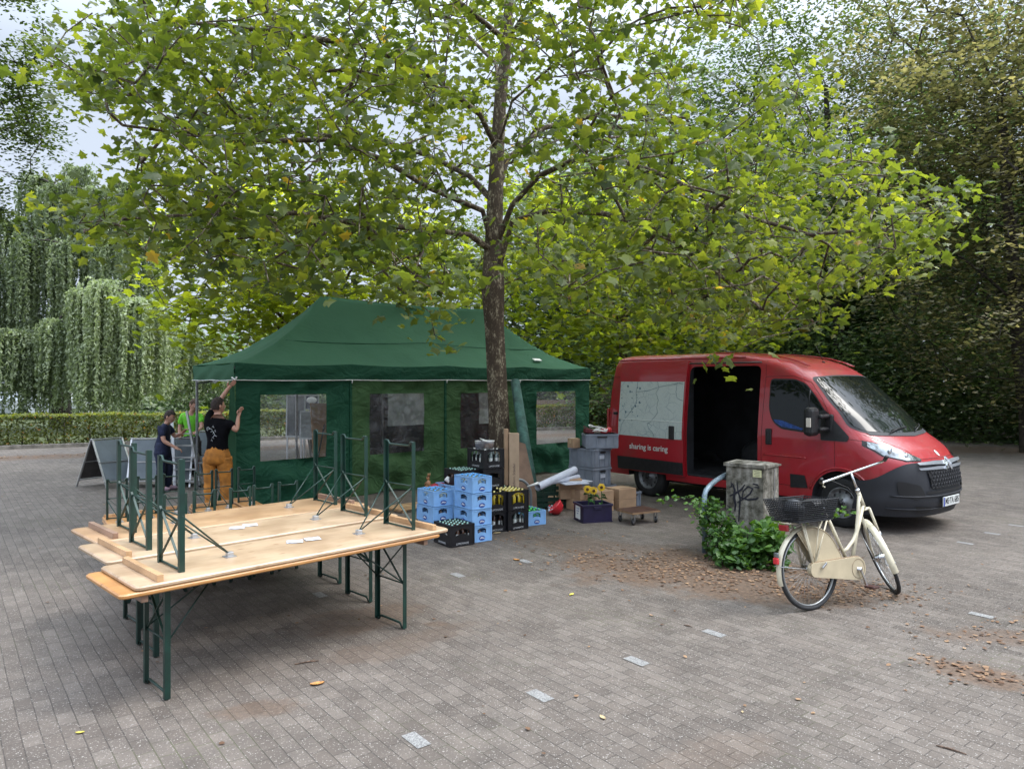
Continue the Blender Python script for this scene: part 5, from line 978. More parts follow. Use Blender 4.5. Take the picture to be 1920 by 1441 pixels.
def van():
    root = empty('delivery_van', (2.31 + .05, 12.73 + .04, 0), math.atan2(-.782, .623), 'red high roof delivery van with open sliding door and a map panel on its side', 'van')
    zs = sorted(set([round(x, 3) for x in list(np.arange(.34, .95, .06)) + list(np.arange(.95, 1.42, .018)) + list(np.arange(1.42, 2.1, .06)) + list(np.arange(2.1, 2.46, .022)) + [2.465, 2.48, 2.49, 2.498, 2.505]]))
    ph = [math.pi / 2 * k / 18 for k in range(19)]; rings = []
    for z in zs:
        w, P_, c, n, rr = fW(z), fP(z), fC(z), fN(z), fR(z); pl = []
        for f in ph: pl.append((P_ - c + c * math.cos(f) ** (2 / n), w * math.sin(f) ** (2 / n)))
        xs = np.linspace(P_ - c, rr + .10, 14)[1:]; pl += [(x, w) for x in xs]; pl += [(rr + .03, w - .03), (rr, w - .10), (rr, w * .5), (rr, 0)]
        full = [(x, YC - y) for x, y in pl] + [(x, YC + y) for x, y in reversed(pl[1:-1])]; rings.append([(x, y, z) for x, y in full])
    N = len(rings[0]); mb = MB(); mb.add([p for r in rings for p in r], [(i * N + k, i * N + (k + 1) % N, (i + 1) * N + (k + 1) % N, (i + 1) * N + k) for i in range(len(zs) - 1) for k in range(N)] + [tuple(range(N - 1, -1, -1)), tuple((len(zs) - 1) * N + k for k in range(N))], 0, True)
    body = mb.build('body', [REDP, VDARK], root)
    bm = bmesh.new(); bm.from_mesh(body.data); bmesh.ops.recalc_face_normals(bm, faces=bm.faces); bm.to_mesh(body.data); bm.free()
    cut = []
    def cutter(mb_):
        o = mb_.build('cut', [REDP, VDARK]); o.matrix_world = Matrix.Translation(root.location) @ Matrix.Rotation(root.rotation_euler.z, 4, 'Z'); bm = bmesh.new(); bm.from_mesh(o.data); bmesh.ops.recalc_face_normals(bm, faces=bm.faces); bm.to_mesh(o.data); bm.free()
        md = body.modifiers.new('b', 'BOOLEAN'); md.operation = 'DIFFERENCE'; md.solver = 'EXACT'; md.object = o; md.material_mode = 'TRANSFER'; cut.append(o)
    c1 = MB(); c1.box((.85, 1.02, 1.42), (3.2, 1.66, 1.80), mi=1); cutter(c1)                               # load bay
    c2 = MB(); rad = .09; x0, x1, z0, z1 = .88, 2.21, .46, 2.27; poly = []
    for (cx, cz, a0) in ((x1 - rad, z1 - rad, 0), (x0 + rad, z1 - rad, 90), (x0 + .03, z0 + .03, 180), (x1 - .03, z0 + .03, 270)):
        rr = rad if cz > 1 else .03
        for k in range(5): a = R(a0 + 22.5 * k); poly.append((cx + rr * math.cos(a), cz + rr * math.sin(a)))
    c2.prism(poly, .7, Matrix(((1, 0, 0, 0), (0, 0, 1, -.3), (0, 1, 0, 0), (0, 0, 0, 1))), 1); cutter(c2)
    for s in (0, 3.50):
        for side in (0, 1):
            c3 = MB(); M_ = Matrix(((1, 0, 0, s), (0, 0, 1, -.1 if side == 0 else 1.88), (0, 1, 0, .36), (0, 0, 0, 1))); n = 40; c3.prism([(.43 * math.cos(2 * math.pi * k / n), .43 * math.sin(2 * math.pi * k / n)) for k in range(n)], .27 if side == 0 else .4, M_, 1); cutter(c3)
    bpy.context.view_layer.update(); eval_mesh(body)
    for o in cut: bpy.data.objects.remove(o)
    body.data.polygons.foreach_set('use_smooth', [True] * len(body.data.polygons)); body.data.set_sharp_from_angle(angle=R(32))
    # floor lip and inner frame of the door opening
    mb = MB(); mb.box((1.54, .10, .445), (1.32, .14, .02)); mb.box((1.54, .02, .485), (1.32, .012, .02)); mb.build('door_sill', VBUMP, root)
    # things glimpsed in the load bay
    mb = MB(); mb.sphere((1.5, 1.2, .75), (.34, .30, .28), 16, 10); mb.build('wheel_arch_box', VDARK, root)
    # panel gaps: thin dark strips lying on the skin
    DG = mat('panel_gap', (.05, .004, .006), .8)
    def gap(pts, mp, w=.007):
        mb = MB(); P3 = []
        for a, b in zip(pts, pts[1:]):
            k = max(2, int(math.dist(a, b) / .05))
            for j in range(k): P3.append(mp(a[0] + (b[0] - a[0]) * j / k, a[1] + (b[1] - a[1]) * j / k, .0))
        P3.append(mp(*pts[-1], .0)); mb.tube(P3, w / 2, 4); return mb
    g = gap([(2.30, 2.10), (2.28, 1.5), (2.27, .9), (2.3, .52)], mside); 
    for pts in ([(2.30, 2.10), (2.75, 2.11), (3.0, 2.02), (3.2, 1.78), (3.36, 1.50), (3.42, 1.28), (3.42, .84)], [(2.3, .52), (2.85, .50), (2.98, .55)], [(.80, 2.10), (-.9, 2.10)], [(2.3, 2.12), (2.28, 2.34)], [(3.42, 1.25), (3.80, 1.22), (3.86, 1.14)]):
        q = gap(pts, mside); g.add(q.v, q.f, 0, True)
    q = gap([(-.90, 1.30), (-.80, 1.22), (-.62, 1.10), (-.56, .99)], mfront); g.add(q.v, q.f, 0, True); q = gap([(.90, 1.30), (.80, 1.22), (.62, 1.10), (.56, .99)], mfront); g.add(q.v, q.f, 0, True); q = gap([(-.56, .99), (0, .985), (.56, .99)], mfront); g.add(q.v, q.f, 0, True)
    g.build('panel_gaps', DG, root)
    # swage line and arch lip
    mb = MB(); P3 = [mside(x, .93 + .0 * x, .004) for x in np.linspace(2.32, 3.0, 14)]; mb.tube(P3, .012, 6); mb.build('pressed_ridge', REDP, root); mb = MB(); mb.tube([mside(3.50 + .47 * math.cos(a), .36 + .47 * math.sin(a), .004) for a in np.linspace(.35, 2.85, 26)], .016, 6); mb.build('wheel_arch_lip', REDP, root)
    mb = MB(); mb.tube([Vector((x, YC - fW(2.40) - .0, 2.41)) for x in np.linspace(-.8, 1.9, 20)], .012, 6); mb.build('roof_gutter', REDP, root)
    mb = MB()
    for sg in (-1, 1):
        for dy, r_ in ((.70, .010), (.64, .008)): mb.tube([Vector((x, YC + sg * dy, z)) for x, z in [(1.2, 2.502), (1.8, 2.478), (2.15, 2.442), (2.45, 2.395), (2.70, 2.325), (2.85, 2.262)]], r_, 6)
    mb.build('roof_ribs', REDP, root)
    # windscreen, side window
    ws = [(-.80, 2.07), (-.4, 2.10), (0, 2.105), (.4, 2.10), (.80, 2.07), (.885, 1.75), (.93, 1.42), (.86, 1.345), (.5, 1.315), (0, 1.305), (-.5, 1.315), (-.86, 1.345), (-.93, 1.42), (-.885, 1.75)]
    patch([(a * 1.03, b + (.02 if b > 1.7 else -.02)) for a, b in ws], mfront, .07, .004, VBUMP, 'windscreen_surround', root, rnd=.05); patch(ws, mfront, .06, .009, VGLASS, 'windscreen', root, rnd=.06)
    sw = [(2.40, 2.05), (2.78, 2.045), (2.94, 1.98), (3.10, 1.81), (3.27, 1.58), (3.38, 1.38), (3.36, 1.315), (2.95, 1.315), (2.60, 1.345), (2.46, 1.45), (2.40, 1.62)]
    cx_, cz_ = 2.82, 1.68; patch([(cx_ + (a - cx_) * 1.045, cz_ + (b - cz_) * 1.06) for a, b in sw], mside, .06, .003, BLACKP, 'window_seal', root, rnd=.07); patch(sw, mside, .05, .007, VGLASS, 'side_window', root, rnd=.06)
    mb = MB(); mb.tube([mside(3.02, z, .010) for z in np.linspace(1.32, 1.90, 8)], .014, 4); mb.build('window_divider', BLACKP, root)
    patch([(2.47, 1.46), (2.62, 1.45), (2.95, 1.345), (2.93, 1.325), (2.62, 1.355), (2.50, 1.42)], mside, .04, .0085, mat('blue_jacket', (.03, .10, .38), .6, var=.3, vscale=20), 'blue_jacket_behind_glass', root)
    # black corner piece and mirror
    patch([(3.20, 1.62), (3.27, 1.62), (3.62, 1.26), (3.60, 1.20), (3.22, 1.20)], mside, .05, .012, BLACKP, 'mirror_base', root, rnd=.02)
    mr = MB(); mr.box((3.22, -.26, 1.47), (.15, .22, .40), bev=.055); mr.box((3.30, -.09, 1.54), (.10, .26, .06), bev=.025); mr.box((3.30, -.09, 1.36), (.10, .26, .06), bev=.025); mr.box((3.32, .03, 1.44), (.14, .07, .26), bev=.03); mro = mr.build('wing_mirror', BLACKP, root)
    MB().box((3.24, -.37, 1.46), (.07, .02, .13), bev=.01).build('indicator', mat('clear_indicator', (.62, .58, .50), .15, 0, .8), mro)
    # sliding door slid back along the side, with map panel
    dr = MB(); pts = []; nz = 26; zz = np.linspace(.44, 2.36, nz)
    for zed in zz:
        for x in np.linspace(-.63, .86, 12): pts.append((x, YC - fW(zed) - .065, zed))
    dr.grid(pts, nz, 12); n0 = len(dr.v)
    for xe in (-.63, .86):
        q = []
        for zed in zz: q += [(xe, YC - fW(zed) - .065, zed), (xe, YC - fW(zed) - .01, zed)]
        dr.grid(q, nz, 2)
    for zed in (.44, 2.36):
        dr.add([(-.63, YC - fW(zed) - .065, zed), (.86, YC - fW(zed) - .065, zed), (.86, YC - fW(zed) - .01, zed), (-.63, YC - fW(zed) - .01, zed)], [(0, 1, 2, 3)])
    door = dr.build('sliding_door', REDP, root)
    dmap = lambda a, b, off=.003: Vector((a, YC - fW(b) - .065 - off, b))
    # map panel: white sheet with fine drawn streets
    MP = bpy.data.materials.new('printed_map'); MP.use_nodes = True; n, l = nt(MP); b = n['Principled BSDF']; b.inputs['Roughness'].default_value = .3; tc = n.new('ShaderNodeTexCoord'); nz_ = n.new('ShaderNodeTexNoise'); nz_.inputs['Scale'].default_value = 3; nz_.inputs['Detail'].default_value = 4; l.new(tc.outputs['Object'], nz_.inputs[0])
    mxv = n.new('ShaderNodeMixRGB'); mxv.inputs[0].default_value = .14; l.new(tc.outputs['Object'], mxv.inputs[1]); l.new(nz_.outputs['Color'], mxv.inputs[2]); last = None
    for sc_, th_, cc in ((5.5, .016, (.22, .30, .33, 1)), (13, .022, (.34, .42, .42, 1)), (26, .03, (.42, .48, .48, 1))):
        v = n.new('ShaderNodeTexVoronoi'); v.feature = 'DISTANCE_TO_EDGE'; v.inputs['Scale'].default_value = sc_; l.new(mxv.outputs[0], v.inputs[0]); r_ = n.new('ShaderNodeValToRGB'); r_.color_ramp.elements[0].position = th_ * .6; r_.color_ramp.elements[0].color = (.75, .75, .75, 1); r_.color_ramp.elements[1].position = th_ * 1.6; r_.color_ramp.elements[1].color = (0, 0, 0, 1); l.new(v.outputs['Distance'], r_.inputs[0])
        mk = n.new('ShaderNodeTexNoise'); mk.inputs['Scale'].default_value = sc_ * .4; l.new(tc.outputs['Object'], mk.inputs[0]); mr_ = n.new('ShaderNodeValToRGB'); mr_.color_ramp.elements[0].position = .45; mr_.color_ramp.elements[1].position = .55; l.new(mk.outputs[0], mr_.inputs[0]); mm = n.new('ShaderNodeMixRGB'); mm.blend_type = 'MULTIPLY'; mm.inputs[0].default_value = 1; l.new(r_.outputs[0], mm.inputs[1]); l.new(mr_.outputs[0], mm.inputs[2])
        mx = n.new('ShaderNodeMixRGB'); l.new(mm.outputs[0], mx.inputs[0]); 
        if last is None: mx.inputs[1].default_value = (.52, .58, .55, 1)
        else: l.new(last, mx.inputs[1])
        mx.inputs[2].default_value = cc; last = mx.outputs[0]
    l.new(last, b.inputs['Base Color'])
    pm = patch([(-.60, 1.06), (.83, 1.05), (.83, 2.02), (-.60, 2.02)], dmap, .12, .004, MP, 'map_panel', door)
    mb = MB(); INK = mat('map_ink', (.12, .20, .24), .5); rr = random.Random(12)
    for path in ([(-.20, 2.02), (-.21, 1.85), (-.20, 1.65), (-.30, 1.50), (-.42, 1.38), (-.52, 1.25), (-.56, 1.06)], [(.25, 2.02), (.29, 1.92), (.24, 1.82), (.30, 1.7), (.27, 1.58), (.30, 1.48), (.22, 1.40), (.16, 1.33), (.08, 1.28), (.12, 1.2), (.2, 1.15), (.24, 1.07)], [(.80, 1.98), (.68, 2.0), (.67, 1.85), (.70, 1.74), (.82, 1.70)], [(-.2, 1.84), (.05, 1.86), (.3, 1.93), (.8, 2.01)]):
        P3 = []
        for a, b_ in zip(path, path[1:]):
            for k in range(4): t = k / 4; P3.append(dmap(a[0] + (b_[0] - a[0]) * t + rr.uniform(-.008, .008), a[1] + (b_[1] - a[1]) * t, .005))
        P3.append(dmap(*path[-1], .005)); mb.tube(P3, .0035, 4)
    for k in range(24):
        a, b_ = rr.uniform(-.57, -.1), rr.uniform(1.3, 1.98); r_ = rr.choice([.008, .012, .02]); mb.prism([(r_ * math.cos(t), r_ * 1.2 * math.sin(t)) for t in np.linspace(0, 6.283, 8, endpoint=False)], .0015, frame3(dmap(a, b_, .0045), (1, 0, 0), (0, 0, 1)))
    mb.build('map_lines', INK, pm)
    mb = MB(); mb.tube([dmap(x, 1.345, .004) for x in np.linspace(-.60, .83, 8)], .008, 6); mb.build('pressed_line', WHT, door)
    patch([(-.62, .45), (.85, .46), (.85, .67), (-.62, .68)], dmap, .2, .008, BLACKP, 'black_rubbing_strip', door)
    mb = MB(); mb.box(dmap(.62, 1.16, .010), (.11, .035, .23), bev=.015); mb.build('door_handle', BLACKP, door)
    mb = MB(); text_mb(mb, 'sharing is caring', .135, frame3(dmap(.10, .87, .002), (1, 0, 0), (0, 0, 1)), 0, .001, .0022); mb.build('lettering', WHT, door)
    mb = MB(); mb.box((-.70, -.02, 1.44), (.10, .05, .05), bev=.01); mb.tube([(-.92, .045, 1.44), (.8, .045, 1.44)], .012, 4); mb.build('door_rail', BLACKP, root)
    mb = MB(); mb.tube([(.9, .05, 2.32), (2.25, .05, 2.32)], .012, 4); mb.build('top_rail', BLACKP, root)
    # cab door handle, side strip, fuel flap
    mb = MB(); mb.box((2.40, -.004, 1.20), (.10, .035, .24), bev=.015); mb.box((2.40, -.022, 1.20), (.035, .02, .18), bev=.008); mb.build('door_handle', BLACKP, root)
    patch([(2.75, .48), (3.02, .50), (2.98, .68), (2.75, .68)], mside, .1, .010, BLACKP, 'rubbing_strip', root)
    # bumper shell wrapping the nose
    pts = []; na, nb = 45, 9; 
    for i in range(na):
        f = math.pi * (i / (na - 1)) - math.pi / 2; yn = math.sin(f); 
        for j in range(nb):
            g = j / (nb - 1); top = .955 - .26 * abs(yn) ** 7; zed = .235 + (top - .235) * g; w, P_, c, n_ = fW(zed), fP(zed), fC(zed), fN(zed); x = P_ - c + c * abs(math.cos(f)) ** (2 / n_); y = w * math.copysign(abs(yn) ** (2 / n_), yn); bulge = .022 + .012 * math.exp(-((zed - .42) / .1) ** 2)
            dx = x - (P_ - c - .3); L = math.hypot(dx, y); pts.append((x + dx / L * bulge, YC + y + y / L * bulge, zed))
    b_ = MB().grid(pts, na, nb); # short run back to the wheel arch on either side
    for sg in (-1, 1):
        q = []
        for x in (3.72, 3.95):
            for j in range(nb): zed = .235 + (.905 - .235) * j / (nb - 1); q.append((x if zed < .66 else x, YC + sg * (sideY(x, zed) + .02), zed))
        # side cheek
    bump = b_.build('front_bumper', VBUMP, root)
    mf2 = lambda a, z_, off=.004: mfront(a, z_, off + .036)
    patch([(-.52, .86), (.52, .86), (.47, .63), (.38, .60), (-.38, .60), (-.47, .63)], mf2, .08, .004, mat('grille_black', (.006, .006, .007), .6), 'grille', bump, rnd=.03)
    mb = MB()
    for r_ in range(5):
        for c_ in range(-6, 7):
            x0 = c_ * .075 + (.0375 if r_ % 2 else 0); z0 = .64 + r_ * .048
            if abs(x0) > .46: continue
            h6 = [(x0 + .036 * math.cos(math.pi / 3 * k + math.pi / 6), z0 + .026 * math.sin(math.pi / 3 * k + math.pi / 6)) for k in range(6)]
            mb.tube([mf2(a, b2, .008) for a, b2 in h6], .0045, 4, closed=True)
    mb.build('honeycomb', VBUMP, bump)
    for z0, z1 in ((.905, .945), (.855, .89)):
        patch([(-.66, z1 - .01), (-.3, z1), (0, z1 - .012), (.3, z1), (.66, z1 - .01), (.64, z0), (0, z0 - .012), (-.64, z0)], mf2, .06, .014, SILV, 'grille_bar', bump)
    mb = MB()
    for dz in (0, -.062):
        z0 = .905 + dz; pk = mf2(0, z0 + .060, .024)
        for sg in (-1, 1): mb.bar(mf2(sg * .088, z0 - .015, .022), pk, .030, .012, up=(1, 0, 0))
    mb.build('chevron_emblem', CHROME, bump)
    patch([(-.90, .72), (-.66, .66), (-.58, .52), (-.70, .47), (-.88, .55)], mf2, .05, .006, mat('grille_black', (.006, .006, .007), .6), 'fog_lamp_recess', bump, rnd=.03); patch([(.90, .72), (.66, .66), (.58, .52), (.70, .47), (.88, .55)], mf2, .05, .006, MATS['grille_black'], 'fog_lamp_recess', bump, rnd=.03)
    mb = MB()
    for zc_, r_ in ((.50, .010), (.34, .008)): mb.tube([mf2(y_, zc_ + .02 * (abs(y_) / .9) ** 2, .002) for y_ in np.linspace(-.93, .93, 40)], r_, 6)
    mb.build('bumper_crease', VBUMP, bump)
    patch([(-.70, .40), (-.45, .37), (-.45, .30), (-.66, .31)], mf2, .05, .005, MATS['grille_black'], 'lower_slot', bump)
    patch([(-.55, .575), (.55, .575), (.55, .545), (-.55, .545)], mf2, .08, .005, MATS['grille_black'], 'air_slot', bump)
    c = Vector((fP(.44) + .062, YC - .02, .42)); pl = MB(); pl.box(c, (.012, .53, .125), bev=.003); plo = pl.build('number_plate', mat('plate_white', (.62, .64, .62), .4), bump)
    mb = MB(); text_mb(mb, 'MS·TA 685', .115, frame3(c + Vector((.0065, .018, 0)), (0, 1, 0), (0, 0, 1)) @ Matrix.Scale(.86, 4, (1, 0, 0)), 0, .0008, .002); mb.build('plate_number', mat('plate_ink', (.01, .01, .012), .5), plo)
    MB().box(c + Vector((.0066, -.243, 0)), (.002, .036, .118)).build('plate_band', mat('plate_blue', (.02, .05, .35), .4), plo)
    # head lamps
    for sg in (-1, 1):
        hl = [(sg * .992, 1.16), (sg * .965, 1.225), (sg * .86, 1.185), (sg * .70, 1.095), (sg * .50, .990), (sg * .52, .962), (sg * .75, .965), (sg * .94, 1.03)]
        if sg > 0: hl = hl[::-1]
        patch([(a, b2) for a, b2 in hl], mfront, .04, .006, BLACKP, 'headlamp_surround', root); h = patch([(sg * .76 + (a - sg * .76) * .92, 1.06 + (b2 - 1.06) * .88) for a, b2 in hl], mfront, .035, .012, LAMPG, 'headlight', root)
        mb = MB()
        for (a, b2, r_) in (() if sg > 0 else ((sg * .84, 1.095, .055), (sg * .70, 1.03, .038))): mb.sphere(mfront(a, b2, .006), (.018, r_, r_), 12, 8)
        if sg < 0: mb.build('reflector', CHROME, h)
    # badge, wipers, cowl, aerial
    p = mfront(.03, 1.04, .003); e = mfront(.03, 1.05, .003) - mfront(.03, 1.03, .003); mb = MB(); mb.prism([(.035 * math.cos(t), .05 * math.sin(t)) for t in np.linspace(0, 6.283, 20, endpoint=False)], .003, frame3(p, (0, 1, 0), e)); mb.build('round_badge', WHT, root)
    patch([(-.86, 1.335), (0, 1.30), (.86, 1.335), (.84, 1.29), (0, 1.255), (-.84, 1.29)], mfront, .08, .008, VBUMP, 'cowl', root)
    mb = MB()
    for y0, y1, z1 in ((-.55, .02, 1.365), (.15, .72, 1.375)): mb.tube([mfront(y0, 1.30, .03), mfront((y0 + y1) / 2, 1.345, .035), mfront(y1, z1, .02)], .008, 5); mb.bar(mfront(y0 + .12, 1.335, .018), mfront(y1 + .05, z1 + .004, .016), .012, .02)
    mb.build('wipers', BLACKP, root)
    mb = MB(); mb.tube([(2.72, YC - .02, 2.33), (2.58, YC - .02, 2.62)], .004, 5); mb.sphere((2.72, YC - .02, 2.325), (.03, .025, .015), 8, 6); mb.build('aerial', BLACKP, root)
    # wheels
    def wheel(x, y, steer):
        w = empty('wheel', (x, y, .345)); w.parent = root; w.rotation_euler = (0, 0, steer); M_ = Matrix.Rotation(R(90), 3, 'X')
        MB().lathe([(.205, -.10), (.25, -.115), (.315, -.105), (.340, -.085), (.345, 0), (.340, .085), (.315, .105), (.25, .115), (.205, .10)], 40, M=M_).build('tyre', RUB, w)
        rm = MB().lathe([(.215, .10), (.215, .108), (.200, .100), (.190, .07), (.150, .055), (.115, .085), (.075, .09), (.070, .10), (.001, .105)], 32, M=M_).build('rim', STEEL, w)
        mb = MB(); mb.lathe([(.20, -.09), (.001, -.09)], 20, M=M_)
        for k in range(10): a = 2 * math.pi * k / 10; mb.sphere((.155 * math.cos(a), -.066, .155 * math.sin(a)), (.014, .008, .020), 8, 6)
        for k in range(5): a = 2 * math.pi * k / 5; mb.sphere((.052 * math.cos(a), -.104, .052 * math.sin(a)), .011, 8, 6)
        mb.lathe([(.032, .10), (.030, .135), (.001, .138)], 14, M=M_); mb.build('wheel_nuts', BLACKP, w)
    for x, st in ((0, 0), (3.50, R(-6))): wheel(x, .15, st)
    for x in (0, 3.50): wheel(x, 2 * YC - .15, math.pi)
    # underside and far light strip
    MB().box((1.7, YC, .30), (4.6, 1.1, .14), bev=.02).build('chassis', BLACKP, root)
    mb = MB(); mb.box((-.955, YC, .45), (.10, 1.9, .16), bev=.03); mb.build('rear_bumper', BLACKP, root)
    mb = MB(); mb.box((-.965, .09, 1.25), (.05, .12, .55), bev=.02); mb.build('tail_lamp', mat('tail_lamp_red', (.35, .02, .02), .2, 0, .8), root)
van()

# ================================================================ BICYCLE
def bicycle():
    g = G(1522, 1143); ang = math.atan2(.444, .895); root = empty('bicycle', (g[0], g[1], 0), ang, 'cream step through city bicycle with black rear basket parked in front of the cabinet', 'bicycle')
    CREAM = mat('cream_enamel', (.62, .56, .41), .38, 0, .4, var=.08, vscale=8); CREAM2 = mat('cream_vinyl', (.50, .42, .28), .55, var=.08, vscale=6); SPK = mat('spoke_steel', (.35, .36, .36), .4, .8); BLT = mat('bike_tyre', (.025, .026, .028), .7, var=.2, vscale=20); BAS = mat('black_net_basket', (.014, .016, .020), .55, var=.3, vscale=40); LEAT = mat('black_saddle', (.022, .022, .025), .45)
    H = Vector((.71, 0, 1.0)); ax = Vector((-.395, 0, .919)).normalized(); ST = Matrix.Translation(H) @ Matrix.Rotation(R(54), 4, ax) @ Matrix.Translation(-H)
    hubR = Vector((0, 0, .362)); hubF = Vector((1.08, 0, .362)); BB = Vector((.53, 0, .315)); RW = .362
    def tub(mb, pts, r, T=None, n=8, **k): mb.tube([(T @ Vector(p)) if T is not None else p for p in pts], r, n, **k)
    def circ(c, r, a0, a1, n, y=0): return [Vector((c.x + r * math.cos(R(a0 + (a1 - a0) * k / n)), y, c.z + r * math.sin(R(a0 + (a1 - a0) * k / n)))) for k in range(n + 1)]
    def wheel(c, T, nm):
        w = empty(nm); w.parent = root; mb = MB(); tub(mb, circ(c, RW - .018, 0, 360, 64)[:-1], .0185, T, 10, closed=True); mb.build('tyre', BLT, w)
        mb = MB(); tub(mb, circ(c, RW - .043, 0, 360, 64)[:-1], .0095, T, 8, closed=True); mb.build('rim', SPK, w); mb = MB()
        for k in range(36):
            a = 2 * math.pi * k / 36; s = 1 if k % 2 else -1; a2 = a + s * .9; tub(mb, [Vector((c.x + .03 * math.cos(a2), s * .028, c.z + .03 * math.sin(a2))), Vector((c.x + (RW - .05) * math.cos(a), 0, c.z + (RW - .05) * math.sin(a)))], .0014, T, 4)
        mb.build('spokes', SPK, w); mb = MB(); tub(mb, [c + Vector((0, -.05, 0)), c + Vector((0, .05, 0))], .026 if c is hubR else .032, T, 14); tub(mb, [c + Vector((0, -.07, 0)), c + Vector((0, .07, 0))], .007, T, 8); mb.build('hub', CHROME, w)
    wheel(hubR, None, 'rear_wheel'); wheel(hubF, ST, 'front_wheel')
    seatT = Vector((.245, 0, .86)); headB = H - ax * .17
    mb = MB(); tub(mb, [BB, seatT], .0155); tub(mb, [H, headB], .019); tub(mb, [headB + ax * .03, headB + ax * .03 + (BB - headB) * .5, BB + Vector((.02, 0, .01))], .018)
    low = BB + (seatT - BB) * .28; tub(mb, [H - ax * .03, H + Vector((-.02, 0, -.20)), H + Vector((-.06, 0, -.37)), Vector((.60, 0, .56)), Vector((.50, 0, .485)), low], .0165, None, 10)
    for s in (-1, 1):
        tub(mb, [BB + Vector((-.02, s * .03, 0)), hubR + Vector((.05, s * .055, 0)), hubR + Vector((0, s * .06, 0))], .010); tub(mb, [seatT - Vector((-.012, s * -.02, .06)), hubR + Vector((0, s * .06, .02))], .008); tub(mb, [hubR + Vector((-.0, s * .068, .0)), hubR + Vector((-.10, s * .068, .40))], .009)
    tub(mb, [Vector((.585, 0, .555)), Vector((.63, 0, .53))], .014); mb.build('frame', CREAM, root)
    mb = MB(); tub(mb, [headB - ax * .01, headB - ax * .02 + Vector((0, 0, 0))], .026, ST)
    for s in (-1, 1): tub(mb, [headB - ax * .02 + Vector((.01, s * .045, 0)), headB - ax * .25 + Vector((.015, s * .05, 0)), hubF + Vector((-.03, s * .05, .10)), hubF + Vector((0, s * .05, 0))], [.013, .013, .011, .008], ST)
    tub(mb, [headB - ax * .02 + Vector((.01, -.045, 0)), headB - ax * .01, headB - ax * .02 + Vector((.01, .045, 0))], .015, ST); mb.build('fork', CREAM, root)
    # mudguards: curved channels
    def guard(c, a0, a1, T, nm, m=CREAM):
        pts = []; n = 30
        for k in range(n + 1):
            a = R(a0 + (a1 - a0) * k / n)
            for j in range(7): t = (j / 6 - .5) * 2; r = RW + .022 - .014 * t * t; v = Vector((c.x + r * math.cos(a), t * .030, c.z + r * math.sin(a))); pts.append(T @ v if T is not None else v)
        return MB().grid(pts, n + 1, 7).build(nm, m, root)
    guard(hubR, 70, 197, None, 'rear_mudguard'); guard(hubR, 25, 70, None, 'rear_mudguard_front'); guard(hubF, 52, 203, ST, 'front_mudguard')
    mb = MB()
    for s in (-1, 1): tub(mb, [hubR + Vector((0, s * .065, 0)), hubR + Vector((-.385 * math.cos(R(-8)), s * .032, .06))], .0035); tub(mb, [hubF + Vector((0, s * .058, 0)), hubF + Vector((-.375, s * .032, -.06))], .0035, ST); tub(mb, [hubF + Vector((0, s * .058, 0)), hubF + Vector((.385 * .62, s * .032, .385 * .80))], .0035, ST)
    mb.build('mudguard_stays', SPK, root)
    # coat guard with piping
    def guard_sheet(s):
        o = []; 
        for k in range(15): a = R(34 + 82 * k / 14); o.append((hubR.x + (RW + .008) * math.cos(a), hubR.z + (RW + .008) * math.sin(a)))
        o = [(.40, .40), (.385, .44)] + o + [(.05, .405), (.10, .385)]; M_ = Matrix(((1, 0, 0, 0), (0, 0, 1, s * .040), (0, 1, 0, 0), (0, 0, 0, 1))); m_ = MB().prism(o, .004, M_)
        q = m_.build('coat_guard', CREAM2, root); cx = sum(a for a, b in o) / len(o); cz = sum(b for a, b in o) / len(o); mb = MB(); mb.tube([(cx + (a - cx) * .93, s * .040 + (-.002 if s < 0 else .006), cz + (b - cz) * .92) for a, b in o], .0018, 4, closed=True); mb.build('stitching', mat('brown_stitch', (.22, .15, .09), .7), q)
    guard_sheet(-1); guard_sheet(1)
    # chain case
    o = []; 
    for k in range(13): a = R(-95 + 185 * k / 12); o.append((BB.x + .10 * math.cos(a), BB.z + .005 + .105 * math.sin(a)))
    for k in range(9): a = R(95 + 170 * k / 8); o.append((-.01 + .062 * math.cos(a), .362 + .062 * math.sin(a)))
    M_ = Matrix(((1, 0, 0, 0), (0, 0, 1, -.088), (0, 1, 0, 0), (0, 0, 0, 1))); cc = MB().prism(o, .045, M_).build('chain_case', CREAM2, root)
    mb = MB(); mb.tube([(BB.x + .082 * math.cos(a), -.090, BB.z + .005 + .086 * math.sin(a)) for a in np.linspace(0, 6.283, 28, endpoint=False)], .0018, 4, closed=True); mb.tube([(a, -.066, b + .002) for a, b in o[6:16]], .006, 6); mb.build('case_trim', mat('brown_stitch', (.22, .15, .09), .7), cc)
    # cranks, pedals, stand
    mb = MB(); pd = Vector((.10, -.12, -.155)); mb.bar(BB + Vector((0, -.105, .015)), BB + Vector((.06, -.115, -.15)), .022, .012); mb.bar(BB + Vector((0, .075, .0)), BB + Vector((-.06, .08, .15)), .022, .012); tub(mb, [BB + Vector((0, -.12, 0)), BB + Vector((0, .08, 0))], .018); mb.build('crank', CHROME, root)
    mb = MB(); mb.box(BB + Vector((.06, -.17, -.155)), (.085, .10, .024), bev=.008); mb.build('pedal', mat('brown_black_pedal', (.06, .025, .02), .5), root); mb = MB(); mb.box(BB + Vector((-.06, .13, .155)), (.085, .10, .024), bev=.008); mb.build('pedal', mat('brown_black_pedal', (.06, .025, .02), .5), root)
    mb = MB(); mb.tube([(.36, .04, .30), (.39, .20, .012), (.42, .21, .006)], .008, 6); mb.build('kickstand', BLACKP, root)
